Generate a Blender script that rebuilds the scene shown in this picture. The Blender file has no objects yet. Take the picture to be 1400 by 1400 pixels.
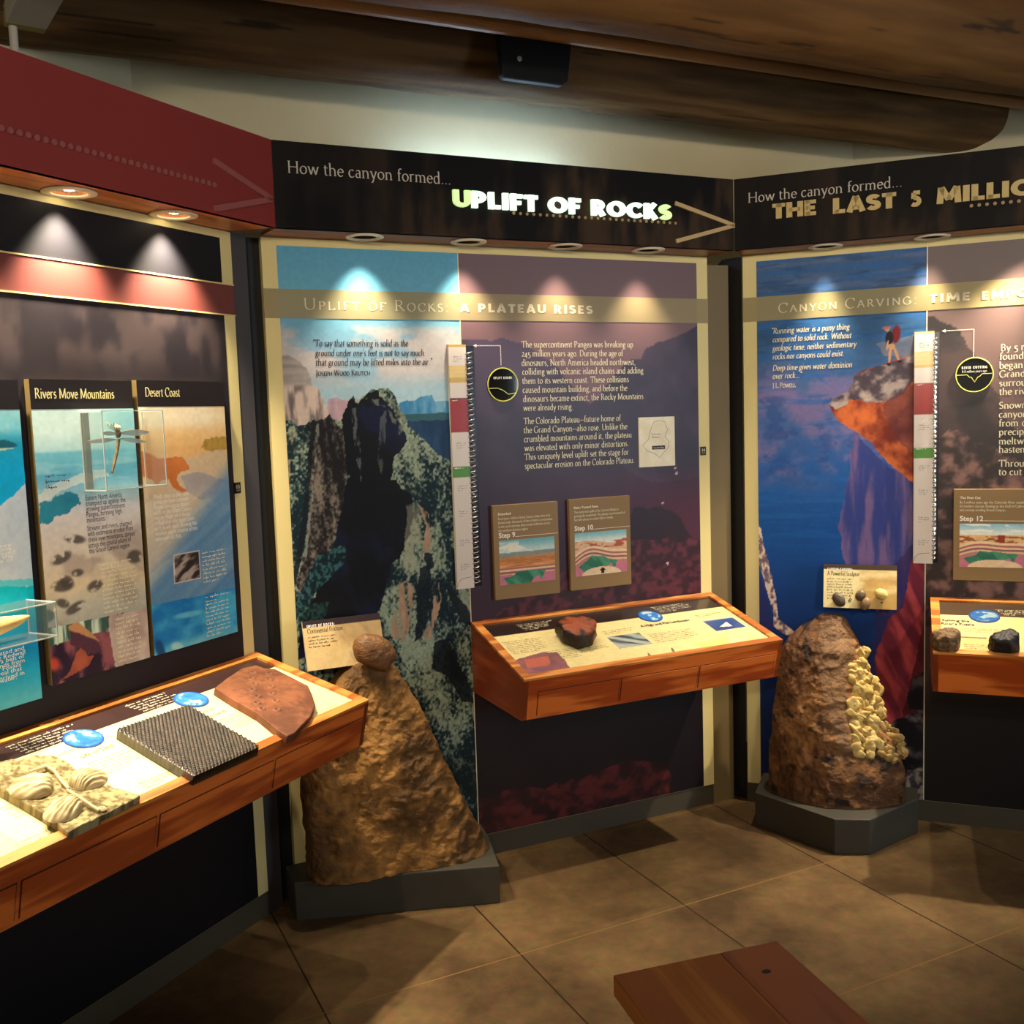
import bpy, bmesh, math, random
import numpy as np
from mathutils import Vector
random.seed(7); np.random.seed(7)
scene = bpy.context.scene
C = scene.collection
R = math.radians

# ------------------------------------------------------------------ camera
F, PITCH, ROLL, HCAM = 1361.14, 0.0950, -0.0324, 1.6
_c, _s = math.cos(PITCH), math.sin(PITCH)
_fw = np.array([0, _c, -_s]); _up = np.array([0, _s, _c]); _rt = np.array([1.0, 0, 0])
_r2 = _rt * math.cos(ROLL) + _up * math.sin(ROLL)
_u2 = -_rt * math.sin(ROLL) + _up * math.cos(ROLL)
cd = bpy.data.cameras.new('camera'); cam = bpy.data.objects.new('camera', cd); C.objects.link(cam)
cd.sensor_width = 36.0; cd.lens = F / 1400 * 36.0; cd.clip_start = 0.02
from mathutils import Matrix
cam.matrix_world = Matrix(((_r2[0], _u2[0], -_fw[0], 0), (_r2[1], _u2[1], -_fw[1], 0), (_r2[2], _u2[2], -_fw[2], HCAM), (0, 0, 0, 1)))
scene.camera = cam

# ------------------------------------------------------------------ world, exposure, lamps
scene.view_settings.view_transform = 'Standard'
scene.view_settings.look = 'None'
scene.view_settings.gamma = 1.0
scene.view_settings.use_curve_mapping = False
scene.view_settings.exposure = 0.0
w = bpy.data.worlds.new('world'); scene.world = w; w.use_nodes = True
w.node_tree.nodes['Background'].inputs[0].default_value = (1.0, 0.87, 0.70, 1)
w.node_tree.nodes['Background'].inputs[1].default_value = 0.36
WARM = (1.0, 0.85, 0.62)
P_LEFT, P_MID, P_RIGHT, P_FILL = 112.0, 25.0, 27.0, 165.0

# ------------------------------------------------------------------ frames measured on the place
class Fr:
    """a plane with origin O, axes A (along), B (up) and outward normal N"""
    def __init__(s, O, A, B, N):
        s.O, s.A, s.B, s.N = [np.array(v, float) for v in (O, A, B, N)]
    def P(s, a, b, c=0.0):
        return s.O + s.A * a + s.B * b + s.N * c
    def at(s, x, y, c=0.0):
        """where the sight line of image point (x, y) meets the plane, in metres on the plane"""
        r = _fw + _r2 * (x - 700) / F - _u2 * (y - 700) / F
        o = s.O + s.N * c
        cp = np.array([0, 0, HCAM])
        t = (s.N @ (o - cp)) / (s.N @ r)
        q = cp + r * t - o
        return float(q @ s.A), float(q @ s.B)
    def shift(s, a=0, b=0, c=0):
        return Fr(s.P(a, b, c), s.A, s.B, s.N)
def flat(ang, o):
    A = np.array([math.cos(ang), math.sin(ang), 0]); N = np.array([math.sin(ang), -math.cos(ang), 0])
    return Fr(np.array([o[0], o[1], 0]) - N * 0.1493, A, (0, 0, 1), N)
LM = (-0.68974685, 3.09439249); MR = (0.86626633, 3.81286247)
AL, AM, AR = 1.0945678722, 0.43257203, -0.3776009506
L, M_, R_ = flat(AL, LM), flat(AM, LM), flat(AR, MR)
ZT, ZB, ZP, D = 2.4554, 2.1961, 0.0818, 0.1493
FLOOR = Fr((0, 0, 0), (1, 0, 0), (0, 1, 0), (0, 0, 1))

# ------------------------------------------------------------------ materials
def lin(c):
    c = np.asarray(c, float)
    return np.where(c <= 0.04045, c / 12.92, ((c + 0.055) / 1.055) ** 2.4)
def rgb(r, g, b):
    return tuple(lin(np.array([r, g, b]) / 255.0)) + (1,)
MATS = {}
def new_mat(name):
    m = bpy.data.materials.new(name); m.use_nodes = True
    nt = m.node_tree; b = nt.nodes['Principled BSDF']
    return m, nt, b
def mat(name, col, rough=0.5, var=0.0, scale=8.0, bump=0.0, bscale=60.0, metal=0.0, coat=0.0, stretch=(1, 1, 1), spec=0.5, rot=0.0):
    if name in MATS: return MATS[name]
    m, nt, b = new_mat(name); N = nt.nodes; K = nt.links
    c = rgb(*col)
    b.inputs['Base Color'].default_value = c; b.inputs['Roughness'].default_value = rough
    b.inputs['Metallic'].default_value = metal; b.inputs['Coat Weight'].default_value = coat
    b.inputs['Specular IOR Level'].default_value = spec
    tc = N.new('ShaderNodeTexCoord'); mp = N.new('ShaderNodeMapping')
    mp.inputs['Scale'].default_value = stretch; mp.inputs['Rotation'].default_value = (0, 0, rot)
    K.new(tc.outputs['Object'], mp.inputs['Vector'])
    if var:
        n = N.new('ShaderNodeTexNoise'); n.inputs['Scale'].default_value = scale; n.inputs['Detail'].default_value = 6
        K.new(mp.outputs[0], n.inputs['Vector'])
        r = N.new('ShaderNodeValToRGB')
        r.color_ramp.elements[0].position = 0.3; r.color_ramp.elements[1].position = 0.72
        r.color_ramp.elements[0].color = tuple(max(0, v * (1 - var)) for v in c[:3]) + (1,)
        r.color_ramp.elements[1].color = tuple(min(1, v * (1 + var)) for v in c[:3]) + (1,)
        K.new(n.outputs['Fac'], r.inputs[0]); K.new(r.outputs[0], b.inputs['Base Color'])
    if bump:
        n2 = N.new('ShaderNodeTexNoise'); n2.inputs['Scale'].default_value = bscale; n2.inputs['Detail'].default_value = 8
        K.new(mp.outputs[0], n2.inputs['Vector'])
        bp = N.new('ShaderNodeBump'); bp.inputs['Strength'].default_value = bump; bp.inputs['Distance'].default_value = 0.01
        K.new(n2.outputs['Fac'], bp.inputs['Height']); K.new(bp.outputs[0], b.inputs['Normal'])
    MATS[name] = m; return m
def wood(name, ang, c0, c1, rough=0.38, scale=1.0, coat=0.15, ring=22.0):
    """plain sawn board, grain running along the direction `ang`"""
    if name in MATS: return MATS[name]
    m, nt, b = new_mat(name); N = nt.nodes; K = nt.links
    tc = N.new('ShaderNodeTexCoord'); r1 = N.new('ShaderNodeVectorRotate'); r1.rotation_type = 'Z_AXIS'
    r1.inputs['Angle'].default_value = -ang
    K.new(tc.outputs['Object'], r1.inputs['Vector'])
    mp = N.new('ShaderNodeMapping'); mp.inputs['Scale'].default_value = (0.9 * scale, 7 * scale, 7 * scale)
    K.new(r1.outputs[0], mp.inputs['Vector'])
    n = N.new('ShaderNodeTexNoise'); n.inputs['Scale'].default_value = 1.6; n.inputs['Detail'].default_value = 3
    K.new(mp.outputs[0], n.inputs['Vector'])
    mu = N.new('ShaderNodeMath'); mu.operation = 'MULTIPLY'; mu.inputs[1].default_value = ring
    K.new(n.outputs['Fac'], mu.inputs[0])
    si = N.new('ShaderNodeMath'); si.operation = 'SINE'; K.new(mu.outputs[0], si.inputs[0])
    mp2 = N.new('ShaderNodeMapping'); mp2.inputs['Scale'].default_value = (6 * scale, 160 * scale, 160 * scale)
    K.new(r1.outputs[0], mp2.inputs['Vector'])
    n2 = N.new('ShaderNodeTexNoise'); n2.inputs['Scale'].default_value = 1.0; n2.inputs['Detail'].default_value = 4
    K.new(mp2.outputs[0], n2.inputs['Vector'])
    ad = N.new('ShaderNodeMath'); ad.operation = 'MULTIPLY_ADD'; ad.inputs[1].default_value = 0.36; ad.inputs[2].default_value = 0.28
    K.new(si.outputs[0], ad.inputs[0])
    ad2 = N.new('ShaderNodeMath'); ad2.operation = 'MULTIPLY_ADD'; ad2.inputs[1].default_value = 0.5
    K.new(n2.outputs['Fac'], ad2.inputs[0]); K.new(ad.outputs[0], ad2.inputs[2])
    rp = N.new('ShaderNodeValToRGB'); rp.color_ramp.elements[0].position = 0.22; rp.color_ramp.elements[1].position = 0.75
    rp.color_ramp.elements[0].color = rgb(*c0); rp.color_ramp.elements[1].color = rgb(*c1)
    K.new(ad2.outputs[0], rp.inputs[0]); K.new(rp.outputs[0], b.inputs['Base Color'])
    b.inputs['Roughness'].default_value = rough; b.inputs['Coat Weight'].default_value = coat; b.inputs['Coat Roughness'].default_value = 0.25
    bp = N.new('ShaderNodeBump'); bp.inputs['Strength'].default_value = 0.15; bp.inputs['Distance'].default_value = 0.002
    K.new(ad2.outputs[0], bp.inputs['Height']); K.new(bp.outputs[0], b.inputs['Normal'])
    MATS[name] = m; return m
def printed(name, rough=0.35, coat=0.0, spec=0.5, bump=0.0, bscale=80):
    """ink on a board: the colours of the artwork are stored per point"""
    if name in MATS: return MATS[name]
    m, nt, b = new_mat(name); N = nt.nodes; K = nt.links
    a = N.new('ShaderNodeAttribute'); a.attribute_name = 'Col'
    K.new(a.outputs['Color'], b.inputs['Base Color'])
    b.inputs['Roughness'].default_value = rough; b.inputs['Coat Weight'].default_value = coat
    b.inputs['Coat Roughness'].default_value = 0.08; b.inputs['Specular IOR Level'].default_value = spec
    if bump:
        tc = N.new('ShaderNodeTexCoord')
        n2 = N.new('ShaderNodeTexNoise'); n2.inputs['Scale'].default_value = bscale; n2.inputs['Detail'].default_value = 9
        n2.inputs['Roughness'].default_value = 0.65
        K.new(tc.outputs['Object'], n2.inputs['Vector'])
        bp = N.new('ShaderNodeBump'); bp.inputs['Strength'].default_value = bump; bp.inputs['Distance'].default_value = 0.01
        K.new(n2.outputs['Fac'], bp.inputs['Height']); K.new(bp.outputs[0], b.inputs['Normal'])
    MATS[name] = m; return m
def emit(name, col, strength, base=None):
    if name in MATS: return MATS[name]
    m, nt, b = new_mat(name)
    b.inputs['Base Color'].default_value = rgb(*(base or col)); b.inputs['Emission Color'].default_value = rgb(*col)
    b.inputs['Emission Strength'].default_value = strength
    MATS[name] = m; return m
def acrylic(name, tint=(1, 1, 1), base=0.04, rim=0.35):
    if name in MATS: return MATS[name]
    m, nt, b = new_mat(name); N = nt.nodes; K = nt.links
    out = N['Material Output']; N.remove(b)
    tr = N.new('ShaderNodeBsdfTransparent'); tr.inputs[0].default_value = tint + (1,)
    gl = N.new('ShaderNodeBsdfGlossy'); gl.inputs['Roughness'].default_value = 0.03
    df = N.new('ShaderNodeBsdfDiffuse'); df.inputs[0].default_value = (0.9, 0.92, 0.88, 1)
    lw = N.new('ShaderNodeLayerWeight'); lw.inputs[0].default_value = rim
    ma = N.new('ShaderNodeMath'); ma.operation = 'MULTIPLY_ADD'; ma.inputs[1].default_value = 0.22; ma.inputs[2].default_value = base
    K.new(lw.outputs['Fresnel'], ma.inputs[0])
    m1 = N.new('ShaderNodeMixShader'); K.new(ma.outputs[0], m1.inputs[0]); K.new(tr.outputs[0], m1.inputs[1]); K.new(gl.outputs[0], m1.inputs[2])
    m2 = N.new('ShaderNodeMixShader'); m2.inputs[0].default_value = base; K.new(m1.outputs[0], m2.inputs[1]); K.new(df.outputs[0], m2.inputs[2])
    K.new(m2.outputs[0], out.inputs['Surface'])
    MATS[name] = m; return m

# ------------------------------------------------------------------ objects
def tag(o, label=None, cat=None, group=None, kind=None):
    if label: o['label'] = label
    if cat: o['category'] = cat
    if group: o['group'] = group
    if kind: o['kind'] = kind
    return o
def thing(name, label, cat, loc, group=None):
    o = bpy.data.objects.new(name, None); C.objects.link(o); o.location = Vector(tuple(loc)); o.empty_display_size = 0.05
    return tag(o, label, cat, group)
def wloc(o):
    v = Vector((0, 0, 0))
    while o is not None: v += o.location; o = o.parent
    return np.array(v)
class MB:
    """collects world-space geometry; build() links it as one mesh object"""
    def __init__(s): s.v = []; s.f = []; s.n = 0
    def add(s, verts, faces):
        verts = np.asarray(verts, float).reshape(-1, 3)
        s.v.append(verts); s.f.extend([tuple(i + s.n for i in f) for f in faces]); s.n += len(verts)
    def quad(s, a, b, c, d): s.add([a, b, c, d], [(0, 1, 2, 3)])
    def box(s, fr, a0, a1, b0, b1, c0, c1):
        v = [fr.P(a, b, c) for c in (c0, c1) for b in (b0, b1) for a in (a0, a1)]
        s.add(v, [(0, 2, 3, 1), (4, 5, 7, 6), (0, 1, 5, 4), (2, 6, 7, 3), (0, 4, 6, 2), (1, 3, 7, 5)])
    def prism(s, bot, top):
        n = len(bot); s.add(list(bot) + list(top), [tuple(range(n))[::-1], tuple(range(n, 2 * n))] + [(i, (i + 1) % n, n + (i + 1) % n, n + i) for i in range(n)])
    def plate(s, fr, pts, c0, c1):
        s.prism([fr.P(a, b, c0) for a, b in pts], [fr.P(a, b, c1) for a, b in pts])
    def tube(s, path, rad, seg=10, cap=True):
        path = [np.array(p, float) for p in path]; n = len(path)
        rads = rad if hasattr(rad, '__len__') else [rad] * n
        vs = []; ref = None
        for i, p in enumerate(path):
            t = path[min(i + 1, n - 1)] - path[max(i - 1, 0)]; t = t / (np.linalg.norm(t) + 1e-12)
            if ref is None:
                ref = np.cross(t, (0, 0, 1.0)) if abs(t[2]) < 0.9 else np.cross(t, (1.0, 0, 0))
            ref = ref - t * (ref @ t); ref /= np.linalg.norm(ref); b = np.cross(t, ref)
            for k in range(seg):
                a = 2 * math.pi * k / seg; vs.append(p + (ref * math.cos(a) + b * math.sin(a)) * rads[i])
        fs = [(i * seg + k, i * seg + (k + 1) % seg, (i + 1) * seg + (k + 1) % seg, (i + 1) * seg + k) for i in range(n - 1) for k in range(seg)]
        if cap: fs += [tuple(range(seg))[::-1], tuple((n - 1) * seg + k for k in range(seg))]
        s.add(vs, fs)
    def disc(s, fr, a, b, c, ra, rb=None, seg=28, c1=None):
        rb = ra if rb is None else rb
        pts = [(a + ra * math.cos(2 * math.pi * k / seg), b + rb * math.sin(2 * math.pi * k / seg)) for k in range(seg)]
        if c1 is None: s.add([fr.P(x, y, c) for x, y in pts], [tuple(range(seg))])
        else: s.plate(fr, pts, c, c1)
    def ring(s, fr, a, b, c, r0, r1, h, seg=32, sy=1.0):
        vs = []; fs = []
        prof = [(r0, 0), (r0, h), (0.5 * (r0 + r1), h * 1.35), (r1, h * 0.7), (r1, 0)]
        for k in range(seg):
            t = 2 * math.pi * k / seg
            for r, hh in prof: vs.append(fr.P(a + r * math.cos(t), b + sy * r * math.sin(t), c + hh))
        n = len(prof)
        for k in range(seg):
            for i in range(n):
                fs.append((k * n + i, k * n + (i + 1) % n, ((k + 1) % seg) * n + (i + 1) % n, ((k + 1) % seg) * n + i))
        s.add(vs, fs)
    def build(s, name, m, parent=None, smooth=False, label=None, bevel=0.0, kind=None):
        V = np.concatenate(s.v) if s.v else np.zeros((0, 3))
        off = wloc(parent) if parent is not None else V.mean(0) * np.array([1, 1, 0]) + np.array([0, 0, V[:, 2].min()])
        me = bpy.data.meshes.new(name)
        me.from_pydata([tuple(x) for x in (V - off)], [], s.f); me.update()
        if bevel or True:
            bm = bmesh.new(); bm.from_mesh(me); bmesh.ops.recalc_face_normals(bm, faces=bm.faces[:])
            if bevel:
                es = [e for e in bm.edges if len(e.link_faces) == 2 and e.calc_face_angle(0) > 0.5]
                bmesh.ops.bevel(bm, geom=es, offset=bevel, segments=2, affect='EDGES', profile=0.6)
            bm.to_mesh(me); bm.free()
        me.materials.append(m)
        o = bpy.data.objects.new(name, me); C.objects.link(o)
        if parent is not None: o.parent = parent
        else: o.location = Vector(tuple(off))
        if smooth:
            for p in me.polygons: p.use_smooth = True
        if label: o['label'] = label
        if kind: o['kind'] = kind
        return o

# ------------------------------------------------------------------ noise and painting
def _h(i, j, seed):
    n = (i.astype(np.int64) * 374761393 + j.astype(np.int64) * 668265263 + seed * 974634777) & 0x7fffffff
    n = ((n ^ (n >> 13)) * 1274126177) & 0x7fffffff
    return ((n ^ (n >> 16)) & 0xffff) / 65535.0
def vnoise(x, y, seed=0):
    i, j = np.floor(x), np.floor(y); fx, fy = x - i, y - j
    fx = fx * fx * (3 - 2 * fx); fy = fy * fy * (3 - 2 * fy)
    a = _h(i, j, seed); b = _h(i + 1, j, seed); c = _h(i, j + 1, seed); d = _h(i + 1, j + 1, seed)
    return (a + (b - a) * fx) * (1 - fy) + (c + (d - c) * fx) * fy
def fbm(x, y, o=4, seed=0, gain=0.5):
    t = 0; a = 1; s = 0
    for k in range(o):
        t = t + a * vnoise(x * 2 ** k + 13.7 * k, y * 2 ** k - 7.3 * k, seed + k); s += a; a *= gain
    return t / s
def sm(x, a, b):
    t = np.clip((x - a) / (b - a), 0, 1); return t * t * (3 - 2 * t)
def inpoly(U, V, pts):
    res = np.zeros(U.shape, bool); n = len(pts)
    for k in range(n):
        x0, y0 = pts[k]; x1, y1 = pts[(k + 1) % n]
        if y0 == y1: continue
        c = ((y0 > V) != (y1 > V)) & (U < (x1 - x0) * (V - y0) / (y1 - y0) + x0)
        res ^= c
    return res
class Canvas:
    def __init__(s, U, V, fr, c=0.0):
        s.U, s.V, s.fr, s.c = U, V, fr, c; s.col = np.zeros(U.shape + (3,))
    def a(s, pts): return [s.fr.at(x, y, s.c) for x, y in pts]
    def y(s, y, x=None): return s.fr.at(s.xr if x is None else x, y, s.c)[1]
    def x(s, x, y=600): return s.fr.at(x, y, s.c)[0]
    def mix(s, m, col):
        col = np.asarray(col, float)
        if col.ndim == 1: col = col / 255.0
        m = np.asarray(m, float)
        s.col = s.col * (1 - m[..., None]) + col * m[..., None]
    def vgrad(s, stops, x):
        s.xr = x; vs = [(s.y(yy), np.array(c) / 255.0) for yy, c in stops]; vs.sort(key=lambda t: t[0])
        z = [v[0] for v in vs]
        s.col = np.stack([np.interp(s.V, z, [v[1][k] for v in vs]) for k in range(3)], -1)
    def m(s, pts, rough=0.0, sc=30, seed=3, metric=False):
        pts = pts if metric else s.a(pts)
        if rough:
            return inpoly(s.U + rough * (fbm(s.U * sc, s.V * sc, 3, seed) - .5) * 2, s.V + rough * (fbm(s.U * sc, s.V * sc, 3, seed + 9) - .5) * 2, pts).astype(float)
        return inpoly(s.U, s.V, pts).astype(float)
    def ell(s, x, y, rx, ry, rot=0, soft=0.15):
        """ellipse measured in image points around (x, y)"""
        u0, v0 = s.fr.at(x, y, s.c); u1, v1 = s.fr.at(x + 1, y, s.c); u2, v2 = s.fr.at(x, y + 1, s.c)
        J = np.linalg.inv(np.array([[u1 - u0, u2 - u0], [v1 - v0, v2 - v0]]))
        dx = J[0, 0] * (s.U - u0) + J[0, 1] * (s.V - v0); dy = J[1, 0] * (s.U - u0) + J[1, 1] * (s.V - v0)
        c, k = math.cos(rot), math.sin(rot)
        d = np.sqrt(((dx * c + dy * k) / rx) ** 2 + ((-dx * k + dy * c) / ry) ** 2)
        return 1 - sm(d, 1 - soft, 1 + soft)
def lerp(c0, c1, t):
    return (np.array(c0) / 255.0) * (1 - t[..., None]) + (np.array(c1) / 255.0) * t[..., None]
def paint(name, fr, a0, a1, b0, b1, c, res, fn, m, parent, label=None, pts=None):
    """a printed sheet lying on the plane, its artwork computed point by point"""
    nx = max(2, int((a1 - a0) / res) + 1); ny = max(2, int((b1 - b0) / res) + 1)
    U, V = np.meshgrid(np.linspace(a0, a1, nx), np.linspace(b0, b1, ny))
    cv = Canvas(U, V, fr, c); fn(cv)
    if res < .0031: cv.col = cv.col * (1 + .09 * (fbm(U * 90, V * 90, 3, 77) - .5))[..., None]
    col = np.ones((nx * ny, 4), np.float32); col[:, :3] = lin(np.clip(cv.col, 0, 1)).reshape(-1, 3)
    off = wloc(parent)
    P = (fr.O - off)[None] + U.reshape(-1, 1) * fr.A + V.reshape(-1, 1) * fr.B + c * fr.N
    i = np.arange(nx * ny).reshape(ny, nx)
    q = np.stack([i[:-1, :-1], i[:-1, 1:], i[1:, 1:], i[1:, :-1]], -1).reshape(-1, 4)
    if pts is not None:
        cx = U.reshape(-1)[q].mean(1); cy = V.reshape(-1)[q].mean(1)
        q = q[inpoly(cx, cy, pts)]
    return grid_obj(name, P, q, col, m, parent, label)
def grid_obj(name, P, q, col, m, parent, label=None, smooth=False):
    me = bpy.data.meshes.new(name)
    me.vertices.add(len(P)); me.vertices.foreach_set('co', P.astype(np.float32).ravel())
    me.loops.add(q.size); me.loops.foreach_set('vertex_index', q.ravel().astype(np.int32))
    me.polygons.add(len(q)); me.polygons.foreach_set('loop_start', np.arange(0, q.size, 4, dtype=np.int32))
    me.polygons.foreach_set('loop_total', np.full(len(q), 4, np.int32))
    if smooth: me.polygons.foreach_set('use_smooth', np.ones(len(q), bool))
    me.update(calc_edges=True); me.validate()
    if col is not None:
        at = me.color_attributes.new('Col', 'FLOAT_COLOR', 'POINT'); at.data.foreach_set('color', col.ravel())
    me.materials.append(m)
    o = bpy.data.objects.new(name, me); C.objects.link(o); o.parent = parent
    if label: o['label'] = label
    return o
def plain(*col, var=0.0, sc=30, sx=1, sy=1):
    def f(cv):
        n = fbm(cv.U * sc * sx, cv.V * sc * sy, 4, 5) - 0.5
        cv.col = np.clip((np.array(col) / 255.0)[None, None] * (1 + var * n[..., None] * 2), 0, 1)
    return f

# ------------------------------------------------------------------ lettering
def Ln(*p): return [(p[i], p[i + 1]) for i in range(0, len(p), 2)]
def Ar(cx, cy, rx, ry, a0, a1, n=None):
    n = n or max(3, int(abs(a1 - a0) / 24))
    return [(cx + rx * math.cos(R(a0 + (a1 - a0) * k / n)), cy + ry * math.sin(R(a0 + (a1 - a0) * k / n))) for k in range(n + 1)]
def Sf(x, y, h=.07): return ('f', [(x - h, y), (x + h, y)])
def _serif():
    g = {}
    x = .43
    g['a'] = (.40, [Ln(.29, .04, .29, .31), Ar(.185, .31, .105, .11, 0, 150), Ar(.18, .12, .115, .115, 60, 330), Sf(.31, .015, .04)])
    g['b'] = (.46, [Ln(.10, .02, .10, .70), Ar(.24, .21, .15, .215, -150, 150), Sf(.07, .69, .04)])
    g['c'] = (.38, [Ar(.21, .21, .155, .21, 50, 320)])
    g['d'] = (.47, [Ln(.36, .0, .36, .70), Ar(.22, .21, .15, .215, 30, 330), Sf(.33, .69, .04), Sf(.39, .015, .04)])
    g['e'] = (.39, [Ar(.20, .21, .15, .21, 5, 320), Ln(.06, .235, .34, .235)])
    g['f'] = (.28, [Ln(.12, 0, .12, .56), Ar(.21, .56, .09, .13, 180, 45), Ln(.04, .42, .24, .42), Sf(.12, .015, .08)])
    g['g'] = (.42, [Ar(.19, .28, .12, .145, 0, 360), Ar(.2, -.09, .15, .10, 0, 360), Ln(.12, .15, .10, .06, .2, .02), Ln(.28, .37, .38, .40)])
    g['h'] = (.48, [Ln(.09, 0, .09, .70), Ar(.225, .27, .135, .15, 180, 0), Ln(.36, .27, .36, 0), Sf(.09, .015), Sf(.36, .015), Sf(.06, .69, .04)])
    g['i'] = (.22, [Ln(.11, 0, .11, .42), Sf(.11, .015), Sf(.08, .41, .04), Ln(.10, .58, .115, .63)])
    g['j'] = (.22, [Ln(.11, .42, .11, -.1), Ar(.03, -.1, .08, .1, 0, -110), Sf(.08, .41, .04), Ln(.10, .58, .115, .63)])
    g['k'] = (.45, [Ln(.09, 0, .09, .70), Ln(.11, .2, .32, .42), Ln(.17, .25, .37, .0), Sf(.09, .015), Sf(.38, .015, .06), Sf(.33, .415, .06), Sf(.06, .69, .04)])
    g['l'] = (.22, [Ln(.11, 0, .11, .70), Sf(.11, .015), Sf(.08, .69, .04)])
    g['m'] = (.72, [Ln(.09, 0, .09, .42), Ar(.215, .27, .125, .15, 180, 0), Ln(.34, .27, .34, 0), Ar(.465, .27, .125, .15, 180, 0), Ln(.59, .27, .59, 0), Sf(.09, .015), Sf(.34, .015), Sf(.59, .015), Sf(.06, .41, .04)])
    g['n'] = (.48, [Ln(.09, 0, .09, .42), Ar(.225, .27, .135, .15, 180, 0), Ln(.36, .27, .36, 0), Sf(.09, .015), Sf(.36, .015), Sf(.06, .41, .04)])
    g['o'] = (.45, [Ar(.22, .21, .165, .21, 0, 360)])
    g['p'] = (.47, [Ln(.09, .42, .09, -.22), Ar(.23, .21, .15, .215, -150, 150), Sf(.06, .41, .04), Sf(.09, -.21)])
    g['q'] = (.47, [Ln(.36, .42, .36, -.22), Ar(.22, .21, .15, .215, 30, 330), Sf(.36, -.21)])
    g['r'] = (.34, [Ln(.09, 0, .09, .42), Ar(.22, .29, .125, .13, 180, 60), Sf(.09, .015), Sf(.06, .41, .04)])
    g['s'] = (.34, [Ar(.165, .32, .095, .10, 40, 260) + Ar(.165, .115, .105, .105, 80, -140)])
    g['t'] = (.29, [Ln(.11, .54, .11, .10), Ar(.19, .10, .08, .09, 180, 310), Ln(.03, .42, .25, .42)])
    g['u'] = (.48, [Ln(.09, .42, .09, .15), Ar(.225, .15, .135, .145, 180, 360), Ln(.36, .42, .36, 0), Sf(.06, .41, .04), Sf(.33, .41, .04), Sf(.39, .015, .04)])
    g['v'] = (.42, [Ln(.06, .42, .21, 0), Ln(.21, 0, .36, .42), Sf(.06, .41, .06), Sf(.36, .41, .05)])
    g['w'] = (.64, [Ln(.06, .42, .19, 0), Ln(.19, 0, .32, .42), Ln(.32, .42, .45, 0), Ln(.45, 0, .58, .42), Sf(.06, .41, .06), Sf(.32, .41, .05), Sf(.58, .41, .05)])
    g['x'] = (.42, [Ln(.06, .42, .36, 0), Ln(.06, 0, .36, .42), Sf(.06, .41, .05), Sf(.36, .41, .05), Sf(.06, .015, .05), Sf(.36, .015, .05)])
    g['y'] = (.42, [Ln(.06, .42, .21, 0), Ln(.36, .42, .14, -.2, .06, -.2), Sf(.06, .41, .06), Sf(.36, .41, .05)])
    g['z'] = (.38, [Ln(.05, .415, .33, .415), Ln(.33, .415, .05, .015), Ln(.05, .015, .34, .015)])
    H = .66
    g['A'] = (.62, [Ln(.07, 0, .30, H), Ln(.30, H, .55, 0), Ln(.16, .24, .46, .24), Sf(.07, .015), Sf(.55, .015)])
    g['B'] = (.54, [Ln(.12, 0, .12, H), Ar(.25, .50, .15, .16, 90, -90), Ar(.27, .17, .18, .17, 90, -90), Ln(.12, H, .25, H), Ln(.12, .34, .27, .34), Ln(.12, 0, .27, 0)])
    g['C'] = (.60, [Ar(.34, .33, .28, .34, 45, 315), Ln(.54, .48, .54, .66)])
    g['D'] = (.66, [Ln(.12, 0, .12, H), Ar(.25, .33, .33, .33, 90, -90), Ln(.05, H - .015, .25, H - .015), Ln(.05, .015, .25, .015)])
    g['E'] = (.52, [Ln(.12, 0, .12, H), Ln(.05, H - .015, .45, H - .015), Ln(.12, .35, .36, .35), Ln(.05, .015, .47, .015), Ln(.45, .66, .45, .54), Ln(.47, .0, .48, .14)])
    g['F'] = (.48, [Ln(.12, 0, .12, H), Ln(.05, H - .015, .44, H - .015), Ln(.12, .34, .34, .34), Sf(.12, .015), Ln(.44, .66, .44, .54)])
    g['G'] = (.66, [Ar(.34, .33, .28, .34, 45, 330), Ln(.57, .30, .57, .06), Ln(.48, .30, .64, .30)])
    g['H'] = (.68, [Ln(.12, 0, .12, H), Ln(.56, 0, .56, H), Ln(.12, .34, .56, .34), Sf(.12, .015), Sf(.56, .015), Sf(.12, H - .015), Sf(.56, H - .015)])
    g['I'] = (.30, [Ln(.15, 0, .15, H), Sf(.15, .015), Sf(.15, H - .015)])
    g['J'] = (.30, [Ln(.17, H, .17, -.02), Ar(.07, -.02, .10, .12, 0, -100), Sf(.17, H - .015)])
    g['K'] = (.60, [Ln(.12, 0, .12, H), Ln(.14, .32, .46, H), Ln(.22, .38, .54, 0), Sf(.12, .015), Sf(.54, .015), Sf(.12, H - .015), Sf(.46, H - .015)])
    g['L'] = (.50, [Ln(.12, 0, .12, H), Ln(.05, .015, .45, .015), Sf(.12, H - .015), Ln(.45, 0, .46, .15)])
    g['M'] = (.80, [Ln(.10, 0, .13, H), Ln(.13, H, .40, .04), Ln(.40, .04, .66, H), Ln(.66, H, .69, 0), Sf(.10, .015), Sf(.69, .015), Sf(.10, H - .015, .05), Sf(.69, H - .015, .05)])
    g['N'] = (.68, [Ln(.12, 0, .12, H), Ln(.12, H, .56, 0), Ln(.56, 0, .56, H), Sf(.12, .015), Sf(.56, H - .015), Sf(.09, H - .015, .05)])
    g['O'] = (.68, [Ar(.34, .33, .27, .34, 0, 360)])
    g['P'] = (.52, [Ln(.12, 0, .12, H), Ar(.26, .48, .18, .17, 90, -90), Ln(.05, H - .015, .26, H - .015), Ln(.12, .31, .26, .31), Sf(.12, .015)])
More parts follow.
